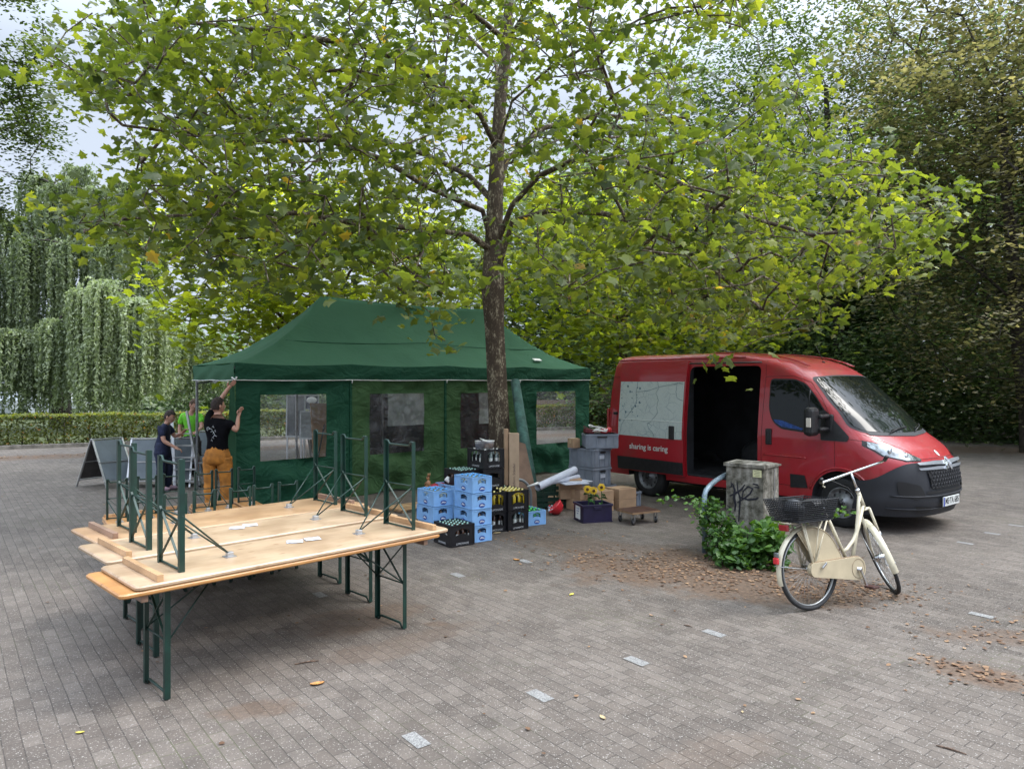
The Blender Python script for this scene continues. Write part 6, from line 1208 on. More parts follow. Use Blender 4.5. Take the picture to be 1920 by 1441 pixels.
    mb = MB(); mb.box(hubR + Vector((.075, -.105, .035)), (.07, .018, .022), M=Matrix.Rotation(R(-35), 4, 'Y'), bev=.005); mb.build('shifter_box', CHROME, root)
    # carrier, basket, lamps
    mb = MB()
    for s in (-1, 1): tub(mb, [(.20, s * .03, .80), (.12, s * .06, .785), (-.26, s * .06, .785)], .006); 
    for x in (-.26, -.14, -.02, .1): tub(mb, [(x, -.06, .785), (x, .06, .785)], .005)
    for s in (-1, 1): tub(mb, [(-.12, s * .06, .785), hubR + Vector((-.01, s * .07, 0))], .008); tub(mb, [(.10, s * .06, .785), (-.0, s * .066, .40)], .005)
    mb.build('carrier', CREAM, root)
    mb = MB(); bx = (-.045, 0, .80); bl, bw, bh = .42, .30, .185
    def ringp(z, e): return [(bx[0] + a * (bl / 2 + e), b * (bw / 2 + e), bx[2] + z) for a, b in ((-1, -1), (1, -1), (1, 1), (-1, 1))]
    for z, e in ((.0, 0), (.10, .018), (bh, .045)): q = ringp(z, e); mb.tube(q, .006, 6, closed=True, smooth=False)
    for a in range(4):
        p0, p1 = ringp(0, 0)[a], ringp(0, 0)[(a + 1) % 4]; q0, q1 = ringp(bh, .045)[a], ringp(bh, .045)[(a + 1) % 4]; nn = 26 if a % 2 == 0 else 18
        for k in range(nn):
            t = k / nn; mb.tube([[p0[i] + (p1[i] - p0[i]) * t for i in range(3)], [q0[i] + (q1[i] - q0[i]) * t for i in range(3)]], .0042, 4, cap=False)
        for j in range(1, 11): t = j / 11; u0 = [p0[i] + (q0[i] - p0[i]) * t for i in range(3)]; u1 = [p1[i] + (q1[i] - p1[i]) * t for i in range(3)]; mb.tube([u0, u1], .0042, 4, cap=False)
    mb.add([ringp(.002, 0)[k] for k in range(4)], [(0, 1, 2, 3)]); bk_ = mb.build('basket', BAS, root)
    mb = MB(); mb.sphere((-.14, .0, .90), (.10, .10, .09), 12, 8); mb.box((-.16, -.135, .95), (.05, .02, .012)); tag(mb.build('basket_lining', mat('dark_bag', (.03, .033, .04), .6, var=.3, vscale=15), bk_))
    mb = MB(); mb.box((-.275, 0, .745), (.03, .10, .055), bev=.008); mb.build('rear_lamp', mat('dark_red_lens', (.25, .01, .015), .2, 0, .8), root)
    mb = MB(); mb.box((-.393, 0, .47), (.028, .05, .055), bev=.008); mb.build('reflector', RED, root); mb = MB(); mb.box((-.385, 0, .52), (.024, .045, .045), bev=.008); mb.build('lamp_glass', LAMPG, root)
    # saddle and bars
    mb = MB(); pr = []
    for k, (x, w_, z) in enumerate([(.03, .085, .955), (.08, .105, .968), (.14, .095, .965), (.20, .060, .958), (.26, .036, .955), (.30, .026, .950), (.325, .012, .942)]):
        for j in range(9): a = math.pi * j / 8; pr.append((x, w_ * math.cos(a), z - .035 + .045 * math.sin(a)))
    mb.grid(pr, 7, 9); mb.tube([(.05, -.05, .90), (.17, -.02, .905), (.29, 0, .92)], .004, 5); mb.tube([(.05, .05, .90), (.17, .02, .905), (.29, 0, .92)], .004, 5)
    for s in (-1, 1): mb.tube([(.07, s * .05, .93)] + [(.07 + .012 * math.cos(t * 1.5), s * .05 + .012 * math.sin(t * 1.5), .93 - .006 * t) for t in range(1, 8)], .003, 4)
    mb.build('saddle', LEAT, root); mb = MB(); tub(mb, [seatT - Vector((-.02, 0, .06)), seatT + Vector((-.03, 0, .075))], .0125); mb.build('seat_post', CHROME, root)
    top = H + ax * .20; mb = MB(); tub(mb, [H, top], .011, ST); tub(mb, [H, H + ax * .03], .021, ST)
    bar = [(-.20, -.30, .02), (-.10, -.30, .005), (-.03, -.285, 0), (.0, -.25, 0), (.005, -.1, 0), (0, 0, 0), (.005, .1, 0), (.0, .25, 0), (-.03, .285, 0), (-.10, .30, .005), (-.20, .30, .02)]
    tub(mb, [top + Vector(p) for p in bar], .011, ST, 10); mb.build('handlebar', CHROME, root)
    mb = MB(); tub(mb, [top + Vector((-.21, -.30, .022)), top + Vector((-.09, -.30, .004))], .017, ST, 10); mb.build('grip', BLACKP, root); mb = MB(); tub(mb, [top + Vector((-.21, .30, .022)), top + Vector((-.09, .30, .004))], .017, ST, 10); mb.build('grip', BLACKP, root)
    mb = MB(); tub(mb, [top + Vector((-.03, .27, -.01)), top + Vector((.01, .28, -.03)), top + Vector((-.09, .285, -.05))], .006, ST); mb.build('brake_lever', CREAM, root)
    mb = MB(); tub(mb, [top + Vector((-.0, .27, -.01)), top + Vector((.10, .18, .0)), top + Vector((.11, .06, -.12)), top + Vector((.08, .02, -.28)), headB + Vector((.05, .02, -.02))], .0028, ST, 5); mb.build('brake_cable', BLACKP, root)
    mb = MB(); q = headB - ax * .30 + Vector((.07, -.06, 0)); mb.sphere(ST @ q, (.022, .022, .03), 10, 8); mb.build('dynamo', CHROME, root)
    root.rotation_euler = (R(-5), 0, ang)
    bpy.context.view_layer.update()
    fz = min((ST @ Vector((hubF.x + RW * math.cos(t), 0, hubF.z + RW * math.sin(t)))).z for t in np.linspace(0, 6.283, 60)); root.rotation_euler = (R(-5), math.atan2(fz, 1.0), ang)
bicycle()

# ================================================================ CABINET, HOOP, BUSHES
def cabinet():
    g = G(1359, 1022); m = bpy.data.materials.new('weathered_concrete'); m.use_nodes = True; n, l = nt(m); b = n['Principled BSDF']; b.inputs['Roughness'].default_value = .9
    tc = n.new('ShaderNodeTexCoord'); a = n.new('ShaderNodeTexNoise'); a.inputs['Scale'].default_value = 9; a.inputs['Detail'].default_value = 10; a.inputs['Roughness'].default_value = .7; l.new(tc.outputs['Object'], a.inputs[0]); rp = n.new('ShaderNodeValToRGB'); e = rp.color_ramp.elements; e[0].position = .38; e[0].color = (.075, .070, .050, 1); e[1].position = .60; e[1].color = (.33, .31, .27, 1); l.new(a.outputs[0], rp.inputs[0])
    mp = n.new('ShaderNodeMapping'); mp.inputs['Scale'].default_value = (12, 12, 1.2); l.new(tc.outputs['Object'], mp.inputs[0]); s = n.new('ShaderNodeTexNoise'); s.inputs['Scale'].default_value = 1; s.inputs['Detail'].default_value = 5; l.new(mp.outputs[0], s.inputs[0]); r2 = n.new('ShaderNodeValToRGB'); r2.color_ramp.elements[0].position = .42; r2.color_ramp.elements[0].color = (.45, .43, .38, 1); r2.color_ramp.elements[1].position = .62; l.new(s.outputs[0], r2.inputs[0])
    mx = n.new('ShaderNodeMixRGB'); mx.blend_type = 'MULTIPLY'; mx.inputs[0].default_value = .8; l.new(rp.outputs[0], mx.inputs[1]); l.new(r2.outputs[0], mx.inputs[2]); l.new(mx.outputs[0], b.inputs['Base Color']); bp = n.new('ShaderNodeBump'); bp.inputs['Strength'].default_value = .5; bp.inputs['Distance'].default_value = .01; l.new(a.outputs[0], bp.inputs['Height']); l.new(bp.outputs[0], b.inputs['Normal'])
    root = empty('utility_cabinet', g, R(-43), 'weathered concrete utility cabinet with black graffiti behind the bush', 'cabinet'); w, d, h = .50, .47, 1.04
    MB().box((w / 2, d / 2, h / 2 - .02), (w - .02, d - .02, h - .04), bev=.008).build('housing', m, root)
    mb = MB(); mb.add([(-.012, -.012, h - .05), (w + .012, -.012, h - .05), (w + .012, d + .012, h - .05), (-.012, d + .012, h - .05), (-.012, -.012, h - .012), (w + .012, -.012, h - .012), (w + .012, d + .012, h - .03), (-.012, d + .012, h - .03), (.04, d * .5, h + .012), (w - .04, d * .5, h + .012)], [(0, 1, 5, 4), (1, 2, 6, 5), (2, 3, 7, 6), (3, 0, 4, 7), (4, 5, 9, 8), (5, 6, 9), (6, 7, 8, 9), (7, 4, 8), (3, 2, 1, 0)]); mb.build('cap', m, root)
    mb = MB(); mb.box((w + .003, .30, h / 2 - .03), (.004, .012, h - .1)); mb.build('edge_strip', ALU, root)
    mb = MB(); mb.box((w - .085, .006, h - .115), (.105, .012, .085)); st = mb.build('yellow_sticker', mat('sticker_yellow', (.58, .56, .32), .6), root); tx = MB()
    for k in range(4): tx.box((w - .085 + .006 * (k % 2), -.0007, h - .088 - .018 * k), (.07 - .012 * (k % 2), .001, .005))
    tx.build('sticker_lines', mat('sticker_ink', (.15, .15, .10), .7), st)
    INKG = mat('graffiti_ink', (.012, .012, .022), .6, var=.2); mb = MB(); M_ = frame3((0, .0065, 0), (1, 0, 0), (0, 0, 1))
    def stroke(pts, w_):
        L, R_ = [], []
        for i, p in enumerate(pts):
            a_ = Vector(pts[max(0, i - 1)]); c_ = Vector(pts[min(len(pts) - 1, i + 1)]); t = (c_ - a_).normalized(); nn = Vector((-t.y, t.x)); q = Vector(p); ww = w_ * (1 - .55 * abs(2 * i / (len(pts) - 1) - 1)); L.append(q + nn * ww); R_.append(q - nn * ww)
        z_ = .0075 + .0003 * len(mb.f) / 4; vs = [M_ @ Vector((q.x, q.y, z_ * .5)) for q in L] + [M_ @ Vector((q.x, q.y, z_ * .5)) for q in R_]; k = len(pts); mb.add(vs, [(i, i + 1, k + i + 1, k + i) for i in range(k - 1)])
    for pts, w_ in (([(.10, .78), (.13, .70), (.12, .60), (.14, .52), (.13, .44)], .018), ([(.06, .62), (.14, .66), (.22, .72), (.26, .78)], .014), ([(.16, .55), (.24, .60), (.33, .68), (.36, .74), (.30, .76), (.24, .70), (.22, .60)], .012), ([(.20, .62), (.30, .60), (.40, .62), (.43, .64)], .014), ([(.16, .80), (.17, .70), (.20, .60), (.19, .45), (.18, .32)], .012), ([(.36, .80), (.42, .79), (.44, .76), (.38, .76)], .014), ([(.03, .50), (.08, .47), (.07, .44), (.03, .46)], .010), ([(.05, .72), (.09, .74), (.08, .80)], .010), ([(.12, .36), (.15, .28), (.14, .18)], .022)): stroke(pts, w_)
    mb.build('graffiti', INKG, root)
cabinet()
a, c = G(1321, 1036), G(1446, 978); mb = MB(); d_ = c - a; L = np.linalg.norm(d_); e = d_ / L; pts = [a]
for k in range(13): t = math.pi * k / 12; pts.append(a + e * (.30 - .30 * math.cos(t)) * 1.0 * (L / .60) + np.array([0, 0, .68 + .20 * math.sin(t)]))
pts = [np.array(p) for p in pts]; pts.append(c)
o = MB().tube(pts, .030, 14).build('bike_rack_hoop', mat('blue_grey_paint', (.22, .29, .34), .5, .3, var=.2, vscale=8)); tag(o, 'blue grey steel hoop of a bicycle stand rising out of the bush beside the cabinet', 'bike stand')
def bush(name, blobs, n, size, lab, seed, tmpl, lm, tint, cat='bush', stems=8):
    rng = np.random.default_rng(seed); c0 = np.mean([b[0] for b in blobs], 0); base = np.array([c0[0], c0[1], 0]); root = empty(name, base, label=lab, cat=cat); C = []
    wts = np.array([b[1][0] * b[1][1] for b in blobs]); wts = wts / wts.sum()
    for (c, r), w in zip(blobs, wts):
        k = int(n * w); d = rng.normal(size=(k, 3)); d /= np.linalg.norm(d, axis=1)[:, None]; C.append(np.array(c) + d * (rng.random(k)[:, None] ** .38) * np.array(r))
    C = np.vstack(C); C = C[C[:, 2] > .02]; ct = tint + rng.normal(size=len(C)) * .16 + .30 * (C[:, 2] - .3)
    leaves('foliage', C - base, rng.uniform(.55, 1.35, len(C)) * size, np.clip(ct, 0, .95), rng, tmpl, lm, root, up=.6, droop=.35)
    mb = MB()
    for k in range(stems): q = C[rng.integers(len(C))] - base; s_ = rng.normal(size=3) * .12; s_[2] = 0; mb.tube([s_, (s_ + q) / 2 + np.array([0, 0, .08]), q], [.008, .005, .003], 5)
    mb.build('stems', BARKD, root)
bush('broad_leaved_bush', [(P(1415, 1010, 8.05), (.28, .22, .22)), (P(1450, 1030, 7.9), (.22, .2, .25)), (P(1385, 1035, 8.0), (.28, .2, .18)), (P(1440, 985, 8.3), (.16, .16, .12))], 560, .095, 'bright round leaved bush in front of the cabinet, touching the rear wheel of the bicycle', 81, ROUND, L_BUSH, .55)
bush('bramble_bush', [(P(1345, 985, 8.55), (.24, .22, .24)), (P(1370, 1020, 8.3), (.34, .26, .22)), (P(1330, 955, 8.7), (.18, .2, .18)), (P(1400, 1050, 7.95), (.36, .22, .13))], 1500, .055, 'small leaved dark green bush around the foot of the blue grey hoop', 82, ROUND, L_BUSH, .34)
def spray(path, n, size, lab, seed, spread=.05):
    rng = np.random.default_rng(seed); path = np.array(path); base = path[0].copy(); root = empty('leafy_shoot', base, label=lab, cat='shoot', group=None); t = rng.random(n) ** .8; i = (t * (len(path) - 1)); k = np.minimum(i.astype(int), len(path) - 2); f = (i - k)[:, None]
    C = path[k] * (1 - f) + path[k + 1] * f + rng.normal(size=(n, 3)) * spread; leaves('foliage', C - base, rng.uniform(.7, 1.2, n) * size, np.clip(rng.normal(.6, .18, n), 0, .95), rng, ROUND, L_BUSH, root, up=1.2, droop=.2); MB().tube(path - base, .004, 5).build('stem', BARKD, root)
spray([P(1350, 985, 8.6), P(1325, 945, 8.5), P(1290, 933, 8.3), P(1238, 936, 8.1)], 50, .055, 'leafy shoot reaching left from the bush towards the dolly', 1, .04)
spray([P(1345, 985, 8.7), P(1318, 950, 8.5), P(1300, 965, 8.2)], 40, .05, 'short leafy shoot just above the foot of the hoop', 2, .06)
spray([P(1462, 1000, 8.0), P(1515, 975, 7.6), P(1570, 958, 7.3), P(1604, 954, 7.2)], 40, .055, 'leafy shoot reaching right behind the bicycle saddle', 3, .025)
# ================================================================ A BOARDS, LADDER, THINGS SEEN THROUGH THE WINDOWS
SLATE = mat('slate_board', (.13, .16, .18), .45, var=.12, vscale=4); SLD = mat('dark_board_back', (.085, .080, .082), .7, var=.15)
def aboard(x, y, rz, w, h, spread, label, mF, mB_, group='folding pavement signs'):
    """x axis along the top edge, panels splay along local y"""
    root = empty('pavement_sign', (x, y, 0), rz, label, 'pavement sign', group)
    for s in (-1, 1):
        top = Vector((0, s * .015, h)); bot = Vector((0, s * spread / 2, 0)); u = (bot - top).normalized(); L = (bot - top).length; M_ = frame3(top, (1, 0, 0), -u); pn = MB(); pn.box(M_ @ Vector((w / 2, -L * .44, 0)), (w - .05, L * .80, .008), M=M_.to_3x3().to_4x4())
        p = pn.build('panel', mF if s < 0 else mB_, root); fr = MB()
        for xx in (.015, w - .015): fr.bar(M_ @ Vector((xx, 0, 0)), M_ @ Vector((xx, -L, 0)), .03, .02)
        for yy in (.012, L * .48, L * .86): fr.bar(M_ @ Vector((0, -yy, .002)), M_ @ Vector((w, -yy, .002)), .026, .022)
        fr.build('frame', ALU, p)
    return root
aboard(-7.98, 13.75, R(62), .62, .93, .95, 'left folding pavement sign with bare grey panels, narrow side to the viewer', SLATE, SLD)
aboard(-7.35, 14.0, R(10), 1.15, .93, .62, 'wide folding pavement sign behind the person in navy clothes', SLATE, SLD)
aboard(-6.55, 15.1, R(8), .7, 1.0, .6, 'folding pavement sign standing behind the stepladder', SLATE, SLATE)
# white round sticker on left board
def ladder():
    root = empty('stepladder', (0, 0, 0), 0, 'aluminium stepladder standing beside the person in navy clothes', 'ladder'); a = P(322, 772, 14.0); b = P(350, 772, 14.05); c = G(375.5, 913); d = np.array([c[0] - .46, c[1] - .05, 0]); mb = MB(); a[2] = b[2] = 1.45
    mb.bar(a, d, .025, .055); mb.bar(b, c, .025, .055); mb.build('rails', ALU, root)
    for k in range(5):
        t = .30 + .155 * k; mb = MB(); mb.bar(a + (d - a) * t, b + (c - b) * t, .07, .025); mb.build('tread', ALU, root)
    mb = MB(); rr_ = np.array([0.05, .75, 0]); 
    for p0, p1 in ((a + (d - a) * .30, d), (b + (c - b) * .30, c)): mb.bar(p0, p1 + np.array([-.12, .62, 0]), .02, .035)
    mb.bar(d + np.array([-.10, .55, .15]), c + np.array([-.10, .55, .15]), .02, .03); mb.bar(d + np.array([-.08, .40, .42]), c + np.array([-.08, .40, .42]), .02, .03); mb.build('rear_support', ALU, root)
    mb = MB()
    for p in (c, d): mb.box((p[0], p[1], .02), (.04, .06, .04))
    mb.build('rubber_foot', BLACKP, root)
ladder()
# items inside / behind the tent
g = P(590, 860, 14.6); root = empty('wooden_table_leaning', (g[0], g[1], 0), .55, 'orange wooden framed board leaning inside the tent behind the first window', 'wooden board'); M_ = frame3((0, 0, .35), (1, 0, 0), (0, .22, 1)); mb = MB()
mb.box(M_ @ Vector((.26, .62, 0)), (.50, 1.22, .02), M=M_.to_3x3().to_4x4()); mb.build('sheet', W_ORANGE, root); mb = MB()
for xx in (.02, .50): mb.box(M_ @ Vector((xx, .62, -.02)), (.06, 1.28, .04), M=M_.to_3x3().to_4x4())
for yy in (.02, 1.22): mb.box(M_ @ Vector((.26, yy, -.02)), (.54, .06, .038), M=M_.to_3x3().to_4x4())
mb.build('rim', W_ORANGE, root); mb = MB(); mb.bar(M_ @ Vector((.30, .95, -.04)), (-.05, -.25, .30), .02, .03); mb.bar(M_ @ Vector((.36, .95, -.04)), (.12, -.30, .28), .02, .03); mb.build('folded_legs', GREEN, root)
def sheet(px0, px1, py0, py1, Y, m, label, name='notice_board', lean=.12):
    a = P(px0, py0, Y); b = P(px1, py1, Y); w = b[0] - a[0]; h = a[2] - b[2]; M_ = frame3((a[0], Y, b[2]), (1, .15, 0), (.0, lean, 1)); r = empty(name, (0, 0, 0), 0, label, 'board'); mb = MB(); mb.box(M_ @ Vector((w / 2, h / 2, 0)), (w, h, .03), M=M_.to_3x3().to_4x4()); mb.build('sheet', m, r); mb = MB()
    for xx in (0, w): mb.box(M_ @ Vector((xx, h / 2, 0)), (.03, h + .03, .04), M=M_.to_3x3().to_4x4())
    for yy in (0, h): mb.box(M_ @ Vector((w / 2, yy, 0)), (w, .03, .038), M=M_.to_3x3().to_4x4())
    mb.bar((a[0] + w * .5, Y + .02, b[2]), (a[0] + w * .5, Y + .5, 0), .03, .03); mb.bar((a[0] + .02, Y, b[2] + .02), (a[0] + .02, Y - .02, 0), .03, .03); mb.bar((b[0] - .02, Y + .05, b[2] + .02), (b[0] - .02, Y + .05, 0), .03, .03); mb.build('frame', ALU, r)
sheet(537, 570, 741, 818, 15.4, mat('grey_board', (.20, .21, .22), .5, var=.1), 'grey display board standing behind the tent, left of the dark poster')
sheet(570, 596, 741, 767, 16.0, mat('navy_poster', (.015, .022, .05), .5, var=.1), 'navy poster board seen high in the first tent window')
sheet(563, 592, 771, 822, 15.0, mat('pale_board', (.40, .46, .47), .5, var=.1), 'pale printed board seen beside the wooden panel in the first tent window')
mb = MB(); p = P(585, 750, 15.97); mb.sphere((p[0], p[1] - .02, p[2]), (.115, .012, .075), 20, 8); tag(mb.build('oval_logo', WHITEP), 'white oval sign on the navy poster seen through the first tent window', 'sign')
g = G(606, 872); mb = MB(); mb.box((g[0], g[1], .12), (.45, .4, .24), bev=.03); o = mb.build('red_bag', mat('dull_red_bag', (.36, .03, .04), .7, bump=.6, bscale=10)); o.location = (0, -1.2 + 0, .38 * 0); tag(o, 'red bag on the floor inside the tent below the first window', 'bag')
# brick gate pillar, distant cars, bench
def pillar():
    p = P(1131, 760, 34); root = empty('brick_pillar', (p[0] + .2, 34, 0), 0, 'brick gate pillar between the tent and the rear of the van', 'pillar'); m = bpy.data.materials.new('old_brick'); m.use_nodes = True; n, l = nt(m); b = n['Principled BSDF']; tc = n.new('ShaderNodeTexCoord'); mp = n.new('ShaderNodeMapping'); mp.inputs['Rotation'].default_value = (R(90), 0, 0); l.new(tc.outputs['Object'], mp.inputs[0]); br = n.new('ShaderNodeTexBrick'); br.inputs['Scale'].default_value = 1; br.inputs['Brick Width'].default_value = .22; br.inputs['Row Height'].default_value = .075; br.inputs['Mortar Size'].default_value = .008; br.inputs['Color1'].default_value = (.22, .13, .10, 1); br.inputs['Color2'].default_value = (.30, .19, .14, 1); br.inputs['Mortar'].default_value = (.35, .32, .28, 1); l.new(mp.outputs[0], br.inputs[0]); l.new(br.outputs[0], b.inputs['Base Color']); b.inputs['Roughness'].default_value = .9
    MB().box((0, 0, .95), (.62, .5, 1.9)).build('shaft', m, root); MB().box((0, 0, 1.95), (.74, .62, .12), bev=.02).build('coping', mat('sandstone', (.32, .28, .22), .9, var=.2), root); MB().box((-2.2, .1, .55), (3.6, .3, 1.1)).build('wing_wall', m, root)
pillar()
def far_car(p, rz, m, lab):
    root = empty('parked_car', p, rz, lab, 'car', 'cars parked beyond the willow'); prof = [(-2.0, .35), (-2.05, .75), (-1.9, .95), (-1.3, 1.02), (-.9, 1.38), (.5, 1.45), (1.3, 1.0), (1.95, .88), (2.1, .65), (2.05, .35)]; mb = MB()
    for s in (-1, 1): mb.add([(x, s * (.85 if z < 1.03 else .68), z) for x, z in prof], [tuple(range(len(prof)))[::s]])
    vs = []; 
    for x, z in prof: y = .85 if z < 1.03 else .68; vs += [(x, -y, z), (x, y, z)]
    mb.add(vs, [(2 * i, 2 * i + 1, 2 * (i + 1) + 1, 2 * (i + 1)) for i in range(len(prof) - 1)]); mb.build('body', m, root)
    mb = MB(); mb.add([(-1.2, s_ * .80, 1.05) for s_ in (-1,)] + [(-.85, -.70, 1.34), (.45, -.70, 1.40), (1.1, -.80, 1.05)], [(0, 3, 2, 1)]); mb.build('side_window', VGLASS, root)
    for x in (-1.3, 1.3): MB().lathe([(.001, -.08), (.30, -.08), (.32, 0), (.30, .08), (.001, .08)], 20, c=(x, -.80, .32), M=Matrix.Rotation(R(90), 3, 'X')).build('wheel', RUB, root)
far_car((P(20, 760, 38)[0], 38, 0), .15, mat('silver_car_paint', (.42, .45, .48), .25, .5, .8), 'silver car half hidden behind the willow at the left edge'); far_car((P(110, 760, 37.5)[0], 37.6, 0), -.1, mat('white_car_paint', (.65, .67, .68), .25, 0, .8), 'white car glimpsed between the willow curtains')
# white van behind the middle tent windows
g = empty('white_van', (-1.9, 20.6, 0), .45, 'white vehicle standing behind the tent, glimpsed through the hazy back window', 'van'); prof = [(-2.4, .4), (-2.45, 1.9), (-2.3, 2.0), (.9, 2.0), (1.6, 1.35), (2.3, 1.1), (2.4, .4)]; mb = MB(); vs = []
for x, z in prof: vs += [(x, -.9, z), (x, .9, z)]
mb.add(vs, [(2 * i, 2 * i + 1, 2 * i + 3, 2 * i + 2) for i in range(6)]); mb.add([(x, -.9, z) for x, z in prof], [tuple(range(7))]); mb.add([(x, .9, z) for x, z in prof], [tuple(range(6, -1, -1))]); mb.build('body', mat('white_car_paint', (.65, .67, .68), .25), g)
mb = MB(); mb.add([(.0, -.905, 1.25), (1.45, -.905, 1.25), (.85, -.905, 1.85), (0, -.905, 1.85)], [(0, 1, 2, 3)]); mb.build('side_window', VGLASS, g)
for x in (-1.5, 1.5): MB().lathe([(.001, -.1), (.30, -.1), (.33, 0), (.30, .1), (.001, .1)], 20, c=(x, -.84, .33), M=Matrix.Rotation(R(90), 3, 'X')).build('wheel', RUB, g)

# ================================================================ PEOPLE
SKIN = mat('skin', (.52, .28, .20), .5, var=.05); SKIN.node_tree.nodes['Principled BSDF'].inputs['Subsurface Weight'].default_value = .1; HAIRB = mat('dark_brown_hair', (.045, .022, .014), .6, var=.4, vscale=60, bump=.8, bscale=150); HAIRL = mat('light_brown_hair', (.16, .09, .045), .6, var=.4, vscale=60, bump=.8, bscale=150)
def skin_obj(chains, rad, sub=2):
    """chains: lists of joint names sharing vertices; first joint is the root"""
    names = []; idx = {}; edges = []
    for ch in chains:
        for nm in ch[0] if isinstance(ch, tuple) else ch:
            if nm not in idx: idx[nm] = len(names); names.append(nm)
    for ch in chains:
        for a, b in zip(ch, ch[1:]): edges.append((idx[a], idx[b]))
    me = bpy.data.meshes.new('s'); me.from_pydata([tuple(rad[n][0]) for n in names], edges, []); o = bpy.data.objects.new('s', me); COL.objects.link(o); md = o.modifiers.new('s', 'SKIN'); md.use_smooth_shade = True; md.branch_smoothing = .4
    if not me.skin_vertices: me.skin_vertices.new() if hasattr(me.skin_vertices, 'new') else None
    sv = me.skin_vertices[0].data
    for n_, i in idx.items():
        r = rad[n_][1]; sv[i].radius = r if hasattr(r, '__len__') else (r, r)
    sv[0].use_root = True; m2 = o.modifiers.new('u', 'SUBSURF'); m2.levels = m2.render_levels = sub
    bpy.context.view_layer.update(); dg = bpy.context.evaluated_depsgraph_get(); m = bpy.data.meshes.new_from_object(o.evaluated_get(dg)); mb = MB(); mb.add([v.co.copy() for v in m.vertices], [tuple(p.vertices) for p in m.polygons], 0, True); bpy.data.objects.remove(o); return mb
def person(pos, J, label, shirt, legs_m, shoe_m, hair_m, look, leg_kind='trousers', hs=1.0, hairlen=0, print_fn=None, stout=1.0, fingers='rest'):
    root = empty('person', pos, 0, label, 'person'); V = {k: Vector(v) for k, v in J.items()}; hd = V['head']; f = Vector(look).normalized()
    S = stout; r = {'pelvis': (.115 * S, .095 * S), 'waist': (.108 * S, .088 * S), 'chest': (.135 * S, .095 * S), 'neckb': (.07, .06), 'neck': .052, 'skull': .055, 'shoL': .055 * S, 'shoR': .055 * S, 'elL': .042, 'elR': .042, 'wrL': .027, 'wrR': .027, 'paL': (.036, .018), 'paR': (.036, .018), 'hipL': .085 * S, 'hipR': .085 * S, 'knL': .058, 'knR': .058, 'anL': .038, 'anR': .038, 'toL': .035, 'toR': .035}
    V['skull'] = hd + Vector((0, 0, -.05)); rad = {k: (V[k], r[k]) for k in r if k in V}
    body = skin_obj([['pelvis', 'waist', 'chest', 'neckb', 'neck', 'skull'], ['chest', 'shoL', 'elL', 'wrL', 'paL'], ['chest', 'shoR', 'elR', 'wrR', 'paR'], ['pelvis', 'hipL', 'knL', 'anL', 'toL'], ['pelvis', 'hipR', 'knR', 'anR', 'toR']], rad)
    # head with nose, eyes, ears
    side = f.cross(Vector((0, 0, 1))).normalized(); up = side.cross(f).normalized(); M_ = Matrix((f, side, up)).transposed(); k = hs
    body.sphere(hd, (.098 * k, .076 * k, .118 * k), 20, 14, M=M_); body.sphere(hd + M_ @ Vector((.035, 0, -.055)) * k, (.062 * k, .056 * k, .062 * k), 14, 10, M=M_)
    body.tube([hd + M_ @ Vector((.090, 0, .018)) * k, hd + M_ @ Vector((.112, 0, -.015)) * k, hd + M_ @ Vector((.092, 0, -.03)) * k], [.008, .015, .010], 8)
    for s in (-1, 1): body.sphere(hd + M_ @ Vector((-.005, s * .078, -.01)) * k, (.020, .010, .030), 8, 6, M=M_); 
    # fingers and thumb on both hands
    for s, wr, pa, el in (('L', 'wrL', 'paL', 'elL'), ('R', 'wrR', 'paR', 'elR')):
        d = (V[pa] - V[wr]).normalized(); a = d.cross(Vector((0, 0, 1))); a = a.normalized() if a.length > .2 else Vector((1, 0, 0)); nn = a.cross(d).normalized(); sp = nn if fingers == 'grip' else a; cu = a if fingers == 'grip' else -nn
        for i in range(4):
            b0 = V[pa] + d * .02 + sp * (.024 - .016 * i); L = (.070, .078, .072, .056)[i]; body.tube([b0 - d * .02, b0 + d * L * .4, b0 + d * L * .75 + cu * .015, b0 + d * L * .9 + cu * .035], [.0095, .009, .008, .006], 6)
        b0 = V[wr] + d * .03 + sp * .025; body.tube([b0, b0 + sp * .03 + d * .03, b0 + sp * .038 + d * .062 + cu * .01], [.012, .010, .007], 6)
    bo = body.build('body', SKIN, root)
    ey = MB()
    for s in (-1, 1): ey.sphere(hd + M_ @ Vector((.086, s * .030, .005)) * k, (.008, .013, .007), 8, 6, M=M_, mi=0); ey.sphere(hd + M_ @ Vector((.0925, s * .030, .005)) * k, .005, 6, 5, mi=1); ey.tube([hd + M_ @ Vector((.088, s * .045, .026)) * k, hd + M_ @ Vector((.095, s * .018, .028)) * k], .003, 5, mi=1)
    ey.tube([hd + M_ @ Vector((.088, -.022, -.052)) * k, hd + M_ @ Vector((.097, 0, -.052)) * k, hd + M_ @ Vector((.088, .022, -.052)) * k], .004, 5, mi=2); ey.build('eyes_and_mouth', [WHITEP, HAIRB, mat('lips', (.32, .10, .09), .5)], bo)
    # hair cap
    hp = MB(); n, m = 24, 14; vs = []
    rr = random.Random(int(abs(pos[0]) * 100))
    for i in range(m + 1):
        t = math.pi * .70 * i / m
        for j in range(n):
            a = 2 * math.pi * j / n; fr = math.cos(a); lim = math.pi * (.33 if fr > .5 else (.50 if fr > -.2 else .68 + hairlen)); tt = t / (math.pi * .70) * lim; w = 1.07 + .05 * math.sin(7 * a + i) * rr.random(); vs.append(hd + M_ @ Vector((.100 * math.sin(tt) * fr * w - .006, .079 * math.sin(tt) * math.sin(a) * w, .121 * math.cos(tt) * w + .004)) * k)
